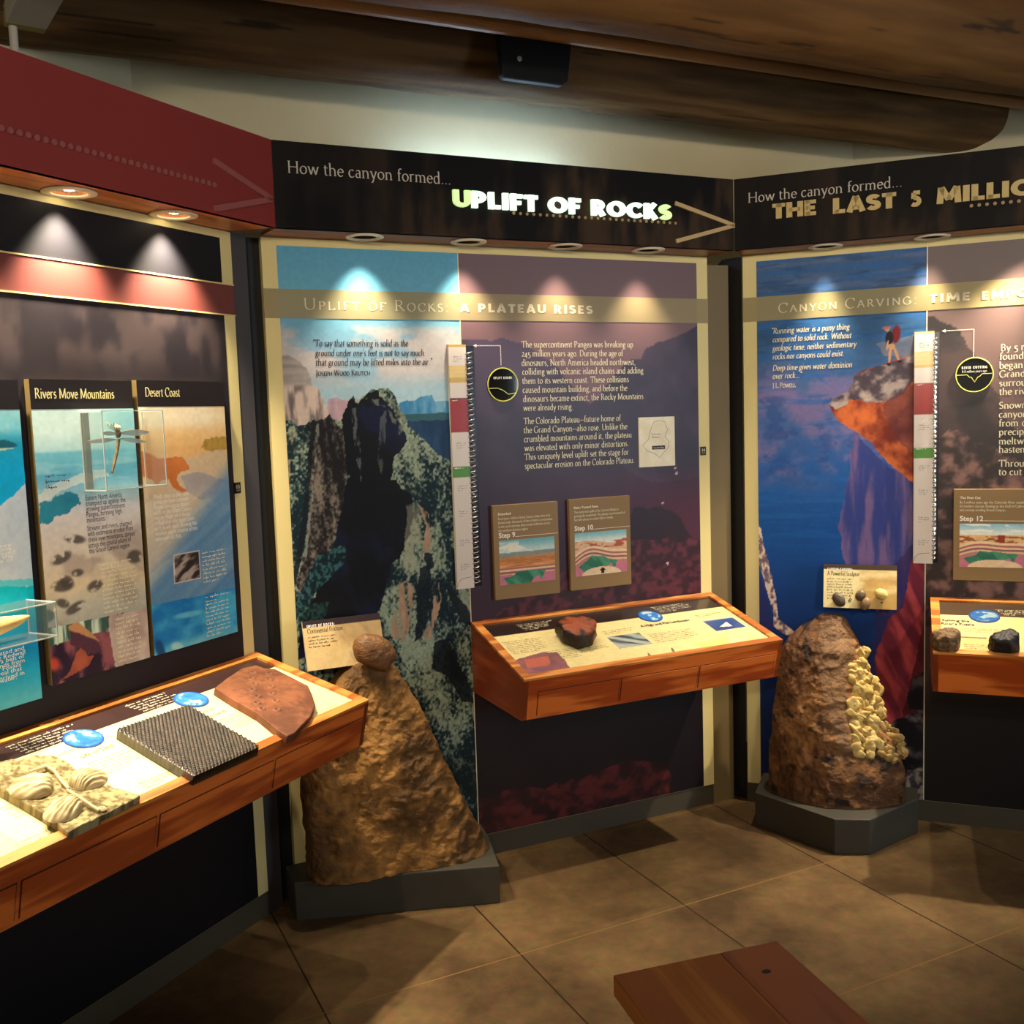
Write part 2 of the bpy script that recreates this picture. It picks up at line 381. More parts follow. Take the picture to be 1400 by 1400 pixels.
    g['R'] = (.58, [Ln(.12, 0, .12, H), Ar(.25, .49, .16, .16, 90, -90), Ln(.05, H - .015, .25, H - .015), Ln(.12, .33, .25, .33), Ln(.26, .33, .52, 0), Sf(.12, .015), Sf(.53, .015, .05)])
    g['S'] = (.46, [Ar(.23, .49, .14, .16, 40, 265) + Ar(.22, .17, .16, .17, 80, -145)])
    g['T'] = (.58, [Ln(.29, 0, .29, H), Ln(.05, H - .015, .53, H - .015), Sf(.29, .015), Ln(.05, .66, .05, .54), Ln(.53, .66, .53, .54)])
    g['U'] = (.66, [Ln(.12, H, .12, .22), Ar(.34, .22, .22, .22, 180, 360), Ln(.56, .22, .56, H), Sf(.12, H - .015), Sf(.56, H - .015)])
    g['V'] = (.62, [Ln(.07, H, .31, 0), Ln(.31, 0, .55, H), Sf(.07, H - .015), Sf(.55, H - .015)])
    g['W'] = (.86, [Ln(.07, H, .26, 0), Ln(.26, 0, .44, H), Ln(.44, H, .62, 0), Ln(.62, 0, .80, H), Sf(.07, H - .015), Sf(.80, H - .015)])
    g['Y'] = (.58, [Ln(.06, H, .29, .3), Ln(.52, H, .29, .3), Ln(.29, .32, .29, 0), Sf(.29, .015), Sf(.06, H - .015), Sf(.52, H - .015)])
    g['2'] = (.42, [Ar(.2, .32, .13, .12, 150, -30) + Ln(.05, .02), Ln(.05, .02, .37, .02)])
    g['4'] = (.44, [Ln(.28, -.18, .28, .42), Ln(.28, .42, .04, .0), Ln(.04, .0, .39, .0)])
    g['5'] = (.40, [Ln(.12, .42, .34, .42), Ln(.12, .42, .10, .18), Ar(.18, .02, .15, .18, 110, -130)])
    g['0'] = (.42, [Ar(.21, .21, .15, .2, 0, 360)])
    dot = lambda x, y: Ln(x - .012, y, x + .012, y + .05)
    g['.'] = (.22, [dot(.11, .0)]); g[','] = (.22, [Ln(.12, .05, .09, -.09)]); g[':'] = (.24, [dot(.12, 0), dot(.12, .34)])
    g["'"] = (.18, [Ln(.10, .70, .08, .55)]); g['"'] = (.30, [Ln(.11, .70, .08, .55), Ln(.22, .70, .19, .55)])
    g['-'] = (.30, [Ln(.04, .22, .26, .22)]); g['_'] = (.62, [Ln(.0, .22, .62, .22)])
    g[' '] = (.24, [])
    return g
SERIF = _serif()
def _deco():
    g = {}; t = .13
    g['U'] = (.86, [Ln(.16, 1, .16, .36), Ar(.43, .36, .27, .235, 180, 360), Ln(.70, .36, .70, 1)])
    g['P'] = (.78, [Ln(.17, 0, .17, 1), Ar(.30, .65, .29, .235, 100, -100)])
    g['L'] = (.66, [Ln(.18, 0, .18, 1), Ln(.1, .13, .62, .13)])
    g['I'] = (.40, [Ln(.20, 0, .20, 1)])
    g['F'] = (.70, [Ln(.18, 0, .18, 1), Ln(.1, .87, .64, .87), Ln(.1, .47, .56, .47)])
    g['E'] = (.70, [Ln(.18, 0, .18, 1), Ln(.1, .88, .62, .88), Ln(.1, .5, .56, .5), Ln(.1, .12, .62, .12)])
    g['T'] = (.72, [Ln(.36, 0, .36, 1), Ln(.03, .87, .69, .87)])
    g['O'] = (1.06, [Ar(.53, .5, .36, .375, 0, 360, 24)])
    g['R'] = (.84, [Ln(.17, 0, .17, 1), Ar(.30, .66, .29, .235, 100, -100), Ln(.38, .5, .66, 0)])
    g['C'] = (.94, [Ar(.53, .5, .37, .375, 42, 318, 18)])
    g['K'] = (.86, [Ln(.18, 0, .18, 1), Ln(.2, .42, .62, 1), Ln(.3, .56, .68, 0)])
    g['S'] = (.72, [Ar(.36, .695, .21, .185, 25, 265) + Ar(.35, .31, .215, .19, 85, -155)])
    g['H'] = (.92, [Ln(.18, 0, .18, 1), Ln(.74, 0, .74, 1), Ln(.18, .5, .74, .5)])
    g['A'] = (.94, [Ln(.15, 0, .46, 1), Ln(.46, 1, .79, 0), Ln(.3, .26, .64, .26)])
    g['M'] = (1.14, [Ln(.16, 0, .22, 1), Ln(.22, 1, .57, .22), Ln(.57, .22, .92, 1), Ln(.92, 1, .98, 0)])
    g['N'] = (.94, [Ln(.17, 0, .17, 1), Ln(.17, 1, .77, 0), Ln(.77, 0, .77, 1)])
    g['W'] = (1.26, [Ln(.12, 1, .36, 0), Ln(.36, 0, .63, 1), Ln(.63, 1, .90, 0), Ln(.90, 0, 1.14, 1)])
    g['5'] = (.72, [Ln(.2, .87, .62, .87), Ln(.24, .87, .22, .5), Ar(.32, .33, .24, .22, 115, -140)])
    g['Y'] = (.86, [Ln(.1, 1, .43, .45), Ln(.76, 1, .43, .45), Ln(.43, .5, .43, 0)])
    g['D'] = (.9, [Ln(.18, 0, .18, 1), Ar(.32, .5, .37, .375, 90, -90)])
    g['G'] = (.96, [Ar(.53, .5, .37, .375, 42, 350, 18), Ln(.55, .45, .95, .45)])
    g['B'] = (.76, [Ln(.18, 0, .18, 1), Ar(.33, .7, .18, .17, 110, -110), Ar(.34, .3, .22, .18, 110, -110)])
    g['V'] = (.9, [Ln(.12, 1, .45, 0), Ln(.45, 0, .78, 1)])
    g[' '] = (.46, []); g[':'] = (.36, [Ln(.18, 0, .18, .22), Ln(.18, .5, .18, .72)])
    return g
DECO = _deco()
def _ribbon(mb, fr, pts, tf, wf, c, depth):
    """sweep a pen along pts; tf maps glyph units to the plane, wf(angle) gives half width"""
    n = len(pts); off = []
    for i in range(n):
        x0, y0 = pts[max(i - 1, 0)]; x1, y1 = pts[min(i + 1, n - 1)]
        an = math.atan2(y1 - y0, x1 - x0); h = wf(an)
        off.append((-math.sin(an) * h, math.cos(an) * h))
    for i in range(n - 1):
        (x0, y0), (x1, y1) = pts[i], pts[i + 1]; (p0, q0), (p1, q1) = off[i], off[i + 1]
        quad = [tf(x0 - p0, y0 - q0), tf(x1 - p1, y1 - q1), tf(x1 + p1, y1 + q1), tf(x0 + p0, y0 + q0)]
        if depth: mb.plate(fr, quad, c, c + depth)
        else: mb.add([fr.P(a, b, c) for a, b in quad], [(0, 1, 2, 3)])
def write(mb, fr, text, p0, p1=None, cap=None, c=0.002, font='serif', weight=1.0, slant=0.0, track=0.0, depth=0.0, smallcaps=False, split=None, width=None, metric=False):
    """set one line: p0/p1 image points of its start and end on the baseline, or metres when metric"""
    a0, b0 = p0 if metric else fr.at(*p0, c)
    gl, capu = (SERIF, .66) if font == 'serif' else (DECO, 1.0)
    glyphs = []; x = 0.0
    for ch in text:
        k = 1.0
        if smallcaps and ch.islower(): ch = ch.upper(); k = .74
        if ch not in gl: ch = ' '
        adv, st = gl[ch]; glyphs.append((x, k, st)); x += adv * k + track
    x -= track
    if width is None and p1 is not None: width = (p1[0] - a0) if metric else fr.at(*p1, c)[0] - a0
    if cap is None: s = width / x
    else: s = cap / capu
    sx = s if width is None else width / x
    for gx, k, st in glyphs:
        m = MB() if split is not None else mb
        for stroke in st:
            tf = lambda px, py, gx=gx, k=k: (a0 + (gx + px * k + slant * py) * sx, b0 + py * k * s)
            if isinstance(stroke, tuple):
                _ribbon(m, fr, stroke[1], tf, lambda an: .02 * weight, c, depth)
            elif font == 'serif':
                _ribbon(m, fr, stroke, tf, lambda an: weight * (.015 + .030 * abs(math.sin(an - R(18)))) / k, c, depth)
            else:
                _ribbon(m, fr, stroke, tf, lambda an: (.145 + .03 * abs(math.sin(an))) * weight, c, depth)
        if split is not None and st: split.append(m)
    return a0, b0, sx * x
def write_words(name, m, parent, fr, text, p0, p1, **k):
    sp = []; write(None, fr, text, p0, p1, split=sp, **k); i = 0
    for word in text.split(' '):
        w_ = MB()
        for q in sp[i:i + len(word)]:
            for v in q.v: w_.v.append(v)
            w_.f.extend([tuple(a + w_.n for a in f) for f in q.f]); w_.n += q.n
        i += len(word); w_.build(name, m, parent)
def sans(mb, fr, text, p0, p1=None, size=None, c=0.002, bold=0.0, metric=False, width=None):
    """one line in the plain sans face"""
    cu = bpy.data.curves.new('t', 'FONT'); cu.body = text; cu.size = 1.0; cu.resolution_u = 2; cu.offset = bold; cu.fill_mode = 'FRONT'
    ob = bpy.data.objects.new('t', cu); C.objects.link(ob)
    dg = bpy.context.evaluated_depsgraph_get(); me = bpy.data.meshes.new_from_object(ob.evaluated_get(dg))
    v = np.zeros(len(me.vertices) * 3); me.vertices.foreach_get('co', v); v = v.reshape(-1, 3)
    f = [tuple(p.vertices) for p in me.polygons]
    bpy.data.objects.remove(ob); bpy.data.curves.remove(cu); bpy.data.meshes.remove(me)
    if not len(v): return
    a0, b0 = p0 if metric else fr.at(*p0, c)
    x0, x1 = v[:, 0].min(), v[:, 0].max()
    if width is None and p1 is not None: width = (p1[0] - a0) if metric else fr.at(*p1, c)[0] - a0
    s = size if size else width / (x1 - x0)
    sx = s if width is None else width / (x1 - x0)
    P = fr.O + (a0 + (v[:, :1] - x0) * sx) * fr.A + (b0 + v[:, 1:2] * s) * fr.B + c * fr.N
    mb.add(P, f)
def greek(mb, fr, a0, a1, b1, n, pitch, h, c=0.002, seed=0, ragged=0.12, indent=0.0, just=False):
    """rows of print too small to read: short dashes"""
    rn = random.Random(seed)
    for i in range(n):
        b = b1 - i * pitch; x = a0 + indent * i; end = a1 - (0 if just else rn.random() * ragged * (a1 - a0))
        if i == n - 1: end = a0 + (a1 - a0) * (0.4 + 0.4 * rn.random())
        while x < end:
            wd = min(end - x, h * (1.2 + 4.2 * rn.random()))
            k = max(1, int(wd / (h * 0.75)))
            for q in range(k):
                hh = h * (0.62 if rn.random() < .6 else 1.0); xa = x + wd * q / k; xb = xa + wd / k * 0.72
                y0 = b - (h * .25 if rn.random() < .12 else 0)
                mb.add([fr.P(xa, y0, c), fr.P(xb, y0, c), fr.P(xb, b + hh * .45, c), fr.P(xa, b + hh * .45, c)], [(0, 1, 2, 3)])
                if rn.random() < .5: mb.add([fr.P(xa, b + hh * .6, c), fr.P(xa + (xb - xa) * .5, b + hh * .6, c), fr.P(xa + (xb - xa) * .5, b + hh, c), fr.P(xa, b + hh, c)], [(0, 1, 2, 3)])
            x += wd + h * 0.7

# ================================================================== the room
def isect(f1, c1, f2, c2):
    p, d = f1.P(0, 0, c1)[:2], f1.A[:2]; q, e = f2.P(0, 0, c2)[:2], f2.A[:2]
    t = np.linalg.solve(np.array([d, -e]).T, q - p)[0]; return p + d * t
WL, WM, WR, ZC = -0.60, -0.55, -1.24, 3.15
k1 = isect(L, WL, M_, WM); k2 = isect(M_, WM, R_, WR)
k0 = L.P(-4.2, 0, WL)[:2]; k3 = R_.P(5.0, 0, WR)[:2]
m_wall = mat('stucco', (216, 202, 162), 0.9, 0.06, 3, 0.12, 45)
def wall(name, a, b, m=m_wall):
    d = np.array([b[0] - a[0], b[1] - a[1], 0]); d /= np.linalg.norm(d); n = np.array([-d[1], d[0], 0]) * .1
    mb = MB(); p = [np.array([a[0], a[1], 0]), np.array([b[0], b[1], 0]), np.array([b[0], b[1], 0]) + n, np.array([a[0], a[1], 0]) + n]
    mb.prism(p, [q + np.array([0, 0, ZC]) for q in p]); return mb.build(name, m, kind='structure')
wall('wall_left', k0, k1); wall('wall_back', k1, k2); wall('wall_right', k2, k3)
def floor_mat():
    m, nt, b = new_mat('concrete_floor'); N = nt.nodes; K = nt.links
    tc = N.new('ShaderNodeTexCoord'); g = N.new('ShaderNodeNewGeometry')
    vr = N.new('ShaderNodeVectorRotate'); vr.rotation_type = 'Z_AXIS'; vr.inputs['Angle'].default_value = -R(26.2)
    K.new(g.outputs['Position'], vr.inputs['Vector']); sx = N.new('ShaderNodeSeparateXYZ'); K.new(vr.outputs[0], sx.inputs[0])
    def joint(sock, off, per, wd):
        a = N.new('ShaderNodeMath'); a.operation = 'SUBTRACT'; K.new(sock, a.inputs[0]); a.inputs[1].default_value = off
        d = N.new('ShaderNodeMath'); d.operation = 'PINGPONG'; K.new(a.outputs[0], d.inputs[0]); d.inputs[1].default_value = per / 2
        c = N.new('ShaderNodeMath'); c.operation = 'LESS_THAN'; K.new(d.outputs[0], c.inputs[0]); c.inputs[1].default_value = wd; return c
    j1 = joint(sx.outputs[0], 1.838, 0.60, 0.0028); j2 = joint(sx.outputs[1], 2.556, 0.617, 0.0022)
    n = N.new('ShaderNodeTexNoise'); n.inputs['Scale'].default_value = 2.1; n.inputs['Detail'].default_value = 7; n.inputs['Roughness'].default_value = .62
    K.new(g.outputs['Position'], n.inputs['Vector'])
    r = N.new('ShaderNodeValToRGB'); r.color_ramp.elements[0].position = .36; r.color_ramp.elements[1].position = .64
    r.color_ramp.elements[0].color = rgb(78, 54, 22); r.color_ramp.elements[1].color = rgb(124, 92, 42)
    K.new(n.outputs['Fac'], r.inputs[0])
    n2 = N.new('ShaderNodeTexNoise'); n2.inputs['Scale'].default_value = 28; n2.inputs['Detail'].default_value = 5
    K.new(g.outputs['Position'], n2.inputs['Vector'])
    mx = N.new('ShaderNodeMix'); mx.data_type = 'RGBA'; mx.blend_type = 'OVERLAY'; mx.inputs[0].default_value = .35
    K.new(r.outputs[0], mx.inputs[6]); K.new(n2.outputs['Color'], mx.inputs[7])
    bw = N.new('ShaderNodeHueSaturation'); bw.inputs['Saturation'].default_value = .85; K.new(mx.outputs[2], bw.inputs['Color'])
    m1 = N.new('ShaderNodeMix'); m1.data_type = 'RGBA'; K.new(j1.outputs[0], m1.inputs[0]); K.new(bw.outputs[0], m1.inputs[6]); m1.inputs[7].default_value = rgb(50, 34, 14)
    m2 = N.new('ShaderNodeMix'); m2.data_type = 'RGBA'; K.new(j2.outputs[0], m2.inputs[0]); K.new(m1.outputs[2], m2.inputs[6]); m2.inputs[7].default_value = rgb(128, 98, 50)
    K.new(m2.outputs[2], b.inputs['Base Color']); b.inputs['Roughness'].default_value = .7; b.inputs['Specular IOR Level'].default_value = .15
    bp = N.new('ShaderNodeBump'); bp.inputs['Strength'].default_value = .12; bp.inputs['Distance'].default_value = .01
    K.new(n2.outputs['Fac'], bp.inputs['Height']); K.new(bp.outputs[0], b.inputs['Normal'])
    return m
mb = MB(); mb.box(FLOOR, -5, 7, -4, 7, -0.1, 0); mb.build('floor', floor_mat(), kind='structure')
mb = MB(); mb.box(FLOOR, -5, 7, -4, 7, ZC, ZC + .1); mb.build('ceiling', mat('ceiling_boards', (70, 52, 34), .8, .3, 2, stretch=(1, 9, 1), rot=-AM), kind='structure')
m_post = mat('post_paint', (116, 98, 62), .55, .06, 5); m_black = mat('black_paint', (16, 15, 15), .6)
m_grey = mat('plinth_paint', (66, 62, 52), .6, .12, 7, .05, 60)
def lerp3(a, b, t): return a + (b - a) * t
a, b = L.P(-.033, 0, -.004), M_.P(-.017, 0, -.004)
mb = MB(); q = [a, lerp3(a, b, .5), lerp3(a, b, .5) - L.N * .12, a - L.N * .12]; mb.prism(q, [v + np.array([0, 0, ZB]) for v in q])
mb.build('trim_1', mat('post_slate', (62, 58, 60), .55), kind='structure')
mb = MB(); q = [lerp3(a, b, .5) - L.N * .06, b - M_.N * .03, b - M_.N * .16, lerp3(a, b, .5) - L.N * .12]; mb.prism(q, [v + np.array([0, 0, ZB]) for v in q])
mb.build('trim_2', m_black, kind='structure')  # black board set in the open gap, standing in for its darkness
a = M_.P(1.701, 0, -.012); e = np.array([*FLOOR.at(1003.5, 1091.5), 0]); b = R_.P(.006, 0, -.01)
mb = MB(); q = [a, e, e + np.array([0.03, .12, 0]), a + np.array([0, .14, 0])]; mb.prism(q, [v + np.array([0, 0, ZB - .03]) for v in q])
mb.build('trim_3', m_post, kind='structure')
mb = MB(); q = [e + np.array([-.01, .05, 0]), b + np.array([0.0, .02, 0]), b + np.array([0.02, .16, 0]), e + np.array([0, .2, 0])]; mb.prism(q, [v + np.array([0, 0, ZB]) for v in q])
mb.build('trim_4', m_black, kind='structure')  # black fill for the shade in the gap between post and panel

# wall and window behind the viewer (daylight that shows as a sheen on the glossy prints)
WB = Fr((4.22, 0.66, 0), (-0.62, -0.78, 0), (0, 0, 1), (-0.78, 0.62, 0))
mb = MB()
for (x0, x1, z0, z1) in ((-1.6, -.5, 0, ZC), (.5, 1.8, 0, ZC), (-.5, .5, 0, 1.1), (-.5, .5, 2.25, ZC)): mb.box(WB, x0, x1, z0, z1, -.2, 0)
mb.build('wall_front', m_wall, kind='structure')
wn = thing('window_1', None, None, WB.P(0, 1.1, 0)); wn['kind'] = 'structure'
mb = MB()
for (x0, x1, z0, z1) in ((-.5, -.44, 1.1, 2.25), (.44, .5, 1.1, 2.25), (-.5, .5, 1.1, 1.16), (-.5, .5, 2.19, 2.25), (-.02, .02, 1.1, 2.25)): mb.box(WB, x0, x1, z0, z1, -.1, -.04)
mb.build('window_frame', mat('window_wood', (80, 50, 28), .5, .2, 20), wn)
mb = MB(); mb.box(WB, -.5, .5, 1.1, 2.25, -.16, -.15); mb.build('pane', emit('daylight', (205, 226, 245), 17), wn)

# ================================================================== logs, pipe, speaker, fixture
def log(name, label, u0, u1, w, z, r, seed, cols, m, cat='roof beam', wob=.03):
    """a peeled log along the back wall, slightly crooked"""
    root = thing(name, label, cat, M_.P((u0 + u1) / 2, z - r, w))
    nu, nv = 700, 150
    t = np.linspace(0, 1, nu)[:, None]; ph = np.linspace(0, 2 * np.pi, nv + 1)[None, :]
    uu = u0 + (u1 - u0) * t
    px, py = np.cos(ph), np.sin(ph)
    rr = r * (1 + wob * (fbm(uu * 1.3 + 0 * ph, px * 1.2 + py * .7 + 3, 3, seed) - .5) * 2 + .022 * (fbm(uu * 6, px * 3 + 2 + py * 2.1, 4, seed + 4) - .5) * 2)
    cz = z + .02 * (fbm(uu * .9, uu * 0 + 5, 2, seed + 8) - .5); cw = w + .02 * (fbm(uu * .9, uu * 0 + 9, 2, seed + 11) - .5)
    W = cw + rr * px; Z = cz + rr * py
    P = (M_.O[None, None] + uu[..., None] * M_.A + W[..., None] * M_.N + np.array([0, 0, 1.0]) * Z[..., None])
    n = fbm(uu * 2.2, px * 5 + py * 3.1 + 7, 5, seed + 2); st = fbm(uu * 5, px * 9 + py * 7, 3, seed + 5)
    col = lerp(cols[0], cols[1], sm(n, .3, .68)); crack = sm(fbm(uu * 2.5, px * 8 + py * 6 + 2, 4, seed + 20), .74, .80)
    col = col * (.93 + .14 * st[..., None]) * (1 - .4 * crack[..., None])
    i = np.arange(nu * (nv + 1)).reshape(nu, nv + 1)
    q = np.stack([i[:-1, :-1], i[:-1, 1:], i[1:, 1:], i[1:, :-1]], -1).reshape(-1, 4)
    c4 = np.ones((nu * (nv + 1), 4), np.float32); c4[:, :3] = lin(np.clip(col, 0, 1)).reshape(-1, 3)
    off = wloc(root); grid_obj('trunk', P.reshape(-1, 3) - off, q, c4, m, root, smooth=True)
    mb = MB()
    for k in (0, nu - 1): mb.add(P[k, :-1], [tuple(range(nv))])
    mb.build('sawn_end', mat('log_end', (96, 72, 44), .85, .2, 20), root)
    return root
m_log = printed('log_wood', .75, spec=.25, bump=.35, bscale=16)
log('log_beam', 'dark brown log beam crossing low above the backlit header, its end set in the right wall', -1.15, 3.42, -.215, 2.945, .17, 3, ((86, 60, 32), (116, 86, 50)), m_log)
log('log_beam', 'thick tan log beam filling the upper right corner, nearest the viewer', -1.6, 4.4, .545, 2.955, .20, 31, ((96, 64, 30), (112, 78, 40)), m_log)
root = thing('conduit_pipe', 'slim tan painted pipe running between the two log beams', 'pipe', M_.P(1.2, 2.88, .1))
mb = MB(); mb.tube([M_.P(-.7, 2.912, .1), M_.P(2.215, 2.912, .1)], .033, 20); mb.build('pipe_run', mat('pipe_paint', (150, 104, 58), .5), root)
mb = MB(); mb.tube([M_.P(2.215, 2.912, .1), M_.P(2.235, 2.912, .1)], .0335, 20); mb.tube([M_.P(2.235, 2.912, .1), M_.P(M_.at(1400, 128, .1)[0] + .12, 2.912, .1)], .033, 20); mb.build('pipe_joint', mat('pipe_paint', (150, 104, 58), .5), root)
sp = thing('speaker', 'black loudspeaker box hung between the log beams above the header', 'speaker', M_.P(M_.at(730, 113, .045)[0], M_.at(730, 113, .045)[1], 0))
SPK = [(678, 40), (686, 102), (690, 107), (768, 117), (776, 112), (788, 50)]
mb = MB(); q = [M_.at(x, y, .045) for x, y in SPK]; q[0] = (q[0][0], 3.05); q[-1] = (q[-1][0], 3.05)
mb.plate(M_, q, .015, .05); mb.build('cabinet', mat('speaker_black', (14, 13, 14), .6, spec=.2), sp, bevel=.006)
a_, b_ = M_.at(710.5, 80, .052); mb = MB(); mb.ring(M_, a_, b_, .05, .002, .009, .002, 20); mb.disc(M_, a_, b_, .0525, .007); mb.build('badge', mat('badge_metal', (170, 160, 140), .35, metal=.3), sp)
mb = MB(); um = (q[0][0] + q[-1][0]) / 2; mb.box(M_, um - .05, um + .05, 3.05, ZC, .02, .045); mb.build('bracket', m_black, sp)
# strip light box at the upper left
E0 = np.array(L.P(*L.at(36, 36, -.22), -.22)); zz = E0[2]
r = _fw + _r2 * (62 - 700) / F - _u2 * (-14 - 700) / F; t = (zz - HCAM) / r[2]; E1 = np.array([0, 0, HCAM]) + r * t
ax = (E1 - E0); ax[2] = 0; ax /= np.linalg.norm(ax); sd = np.array([ax[1], -ax[0], 0])
FX = Fr(E0, sd, (0, 0, 1), ax)
fx = thing('strip_light', 'white metal strip light box with olive end cap at upper left', 'light fixture', E0)
mb = MB(); mb.box(FX, -.05, .05, 0, .055, 0, 1.1); mb.build('housing', mat('fixture_white', (196, 186, 172), .5), fx, bevel=.003)
mb = MB(); mb.box(FX, -.05, .05, 0, .055, -.035, -.001); mb.build('end_cap', mat('fixture_olive', (150, 134, 62), .5), fx, bevel=.004)
mb = MB(); e = FX.P(.03, .0, -.02); mb.tube([e, e + np.array([0, 0, -.06]), e + L.N * -.0 + np.array([0, 0, -.30])], .011, 12); mb.build('conduit', mat('fixture_white', (196, 186, 172), .5), fx)
mb = MB(); e = FX.P(.05, .02, -.02); pth = []
for k in range(15):
    g = k / 14; pth.append(e + sd * (.14 * g) + np.array([0, 0, .02 + .045 * math.sin(g * math.pi) - .10 * g]))
mb.tube(pth, .0045, 8); mb.build('cable', mat('cable_brown', (52, 40, 28), .6), fx)

# ================================================================== headers
def soffit(parent, fr, poly, holes, m):
    S = Fr(fr.P(0, ZB, 0), fr.A, fr.N, (0, 0, -1)); bm = bmesh.new(); off = wloc(parent); es = []
    def loop(pts):
        vs = [bm.verts.new(Vector(tuple(S.P(a, b, 0) - off))) for a, b in pts]
        for i in range(len(vs)): es.append(bm.edges.new((vs[i], vs[(i + 1) % len(vs)])))
    loop(poly)
    for (a, b, r) in holes: loop([(a + r * math.cos(2 * math.pi * k / 24), b + r * math.sin(2 * math.pi * k / 24)) for k in range(24)])
    bmesh.ops.triangle_fill(bm, use_beauty=True, use_dissolve=False, edges=es)
    ex = bmesh.ops.extrude_face_region(bm, geom=bm.faces[:])
    bmesh.ops.translate(bm, vec=(0, 0, .012), verts=[v for v in ex['geom'] if isinstance(v, bmesh.types.BMVert)])
    bmesh.ops.recalc_face_normals(bm, faces=bm.faces[:])
    me = bpy.data.meshes.new('soffit'); bm.to_mesh(me); bm.free(); me.materials.append(m)
    o = bpy.data.objects.new('soffit', me); C.objects.link(o); o.parent = parent; return o
def downlight(fr, a, c, label, group, power, deep, ro=.062, ri=.045, lit=False, size=84, blend=.12, tilt=0.0, side=0.0):
    S = Fr(fr.P(0, ZB, 0), fr.A, fr.N, (0, 0, -1))
    t = thing('recessed_downlight', label, 'downlight', S.P(a, c, 0), group)
    mb = MB(); mb.ring(S, a, c, .0005, ri - .003, ro, .005); mb.build('trim_ring', mat('ring_white' if lit else 'ring_cream', (212, 200, 176) if lit else (222, 212, 190), .4), t, smooth=True)
    mb = MB(); vs = []; fs = []
    n = 28
    for k in range(n):
        g = 2 * math.pi * k / n
        for (r, h) in ((ri, 0), (ri * .92, -deep - .012), (ri + .004, -deep - .012), (ri + .004, 0)): vs.append(S.P(a + r * math.cos(g), c + r * math.sin(g), h))
    for k in range(n):
        for i in range(4): fs.append((k * 4 + i, k * 4 + (i + 1) % 4, ((k + 1) % n) * 4 + (i + 1) % 4, ((k + 1) % n) * 4 + i))
    mb.add(vs, fs); mb.build('baffle', mat('baffle_lit', (150, 140, 120), .35, metal=.6) if lit else mat('baffle_dark', (12, 11, 10), .5), t, smooth=True)
    mb = MB()
    if lit:
        vs = [S.P(a, c, -deep + .006)]; fs = []; rings = 4; nn = 24
        for i in range(1, rings + 1):
            rr = ri * .93 * i / rings; hh = -deep + .006 * (1 - (i / rings) ** 2) + (.0015 if i % 2 else 0)
            vs += [S.P(a + rr * math.cos(2 * math.pi * k / nn), c + rr * math.sin(2 * math.pi * k / nn), hh) for k in range(nn)]
        for k in range(nn): fs.append((0, 1 + k, 1 + (k + 1) % nn))
        for i in range(rings - 1):
            for k in range(nn): fs.append((1 + i * nn + k, 1 + i * nn + (k + 1) % nn, 1 + (i + 1) * nn + (k + 1) % nn, 1 + (i + 1) * nn + k))
        mb.add(vs, fs); mb.build('lens', emit('lens_glow', (255, 236, 190), 2.2), t)
        mb = MB(); mb.disc(S, a, c, -deep + .0075, .012, c1=-deep + .011); mb.build('bulb', emit('bulb_glow', (255, 245, 215), 14), t)
    else:
        mb.disc(S, a, c, -deep, ri * .9); mb.build('lens', emit('lens_deep', (255, 225, 170), .6), t)
    ld = bpy.data.lights.new('lamp', 'SPOT'); ld.energy = power; ld.color = WARM; ld.spot_size = R(size); ld.spot_blend = blend; ld.shadow_soft_size = .018
    lo = bpy.data.objects.new('lamp', ld); C.objects.link(lo); lo.parent = t; lo.location = (0, 0, -.004)
    dv = fr.N * math.tan(R(tilt)) + fr.A * math.tan(R(side)) - np.array([0, 0, 1.0]); lo.rotation_euler = Vector(tuple(dv)).to_track_quat('-Z', 'Y').to_euler()
    return t
MW = float(np.linalg.norm(np.array(MR) - np.array(LM)))
fL, fM, fR = L.shift(0, 0, D), M_.shift(0, 0, D), R_.shift(0, 0, D)
def arrow(hd, fr, pts, m, wd, h=.006):
    mb = MB()
    for (p, q) in ((0, 1), (2, 1)):
        a0, b0 = fr.at(*pts[p]); a1, b1 = fr.at(*pts[q]); d = np.array([a1 - a0, b1 - b0]); d /= np.linalg.norm(d); nn = np.array([-d[1], d[0]]) * wd
        mb.plate(fr, [(a0 + nn[0], b0 + nn[1]), (a0 - nn[0], b0 - nn[1]), (a1 - nn[0], b1 - nn[1]), (a1 + nn[0], b1 + nn[1])], .0005, h)
    mb.build('arrow', m, hd)
def studs(hd, fr, a0, b0, a1, b1, n, m, r, h):
    first = None
    for k in range(n):
        t = k / (n - 1) if n > 1 else 0; a, b = a0 + (a1 - a0) * t, b0 + (b1 - b0) * t
        if first is None:
            mb = MB(); mb.disc(fr, a, b, .0005, r, seg=16, c1=h); first = mb.build('stud', m, hd); base = fr.P(a, b)
        else:
            c = first.copy(); C.objects.link(c); c.parent = hd; c.location = Vector(tuple(fr.P(a, b) - base))
def mottled(cv):
    n = fbm(cv.U * 7, cv.V * 5, 5, 11); st = fbm(cv.U * 26, cv.V * 4, 4, 5)
    cv.col = lerp((17, 14, 14), (62, 46, 32), sm(n * .6 + st * .4, .40, .66))
    cv.mix(.7 * sm(cv.U, .55, .15), (16, 14, 15))
m_hdr = printed('header_print', .55, spec=.12); m_soff = wood('soffit_wood', AM, (110, 48, 26), (140, 66, 36), .45)
m_red = mat('header_red', (142, 46, 40), .55, .05, 4)
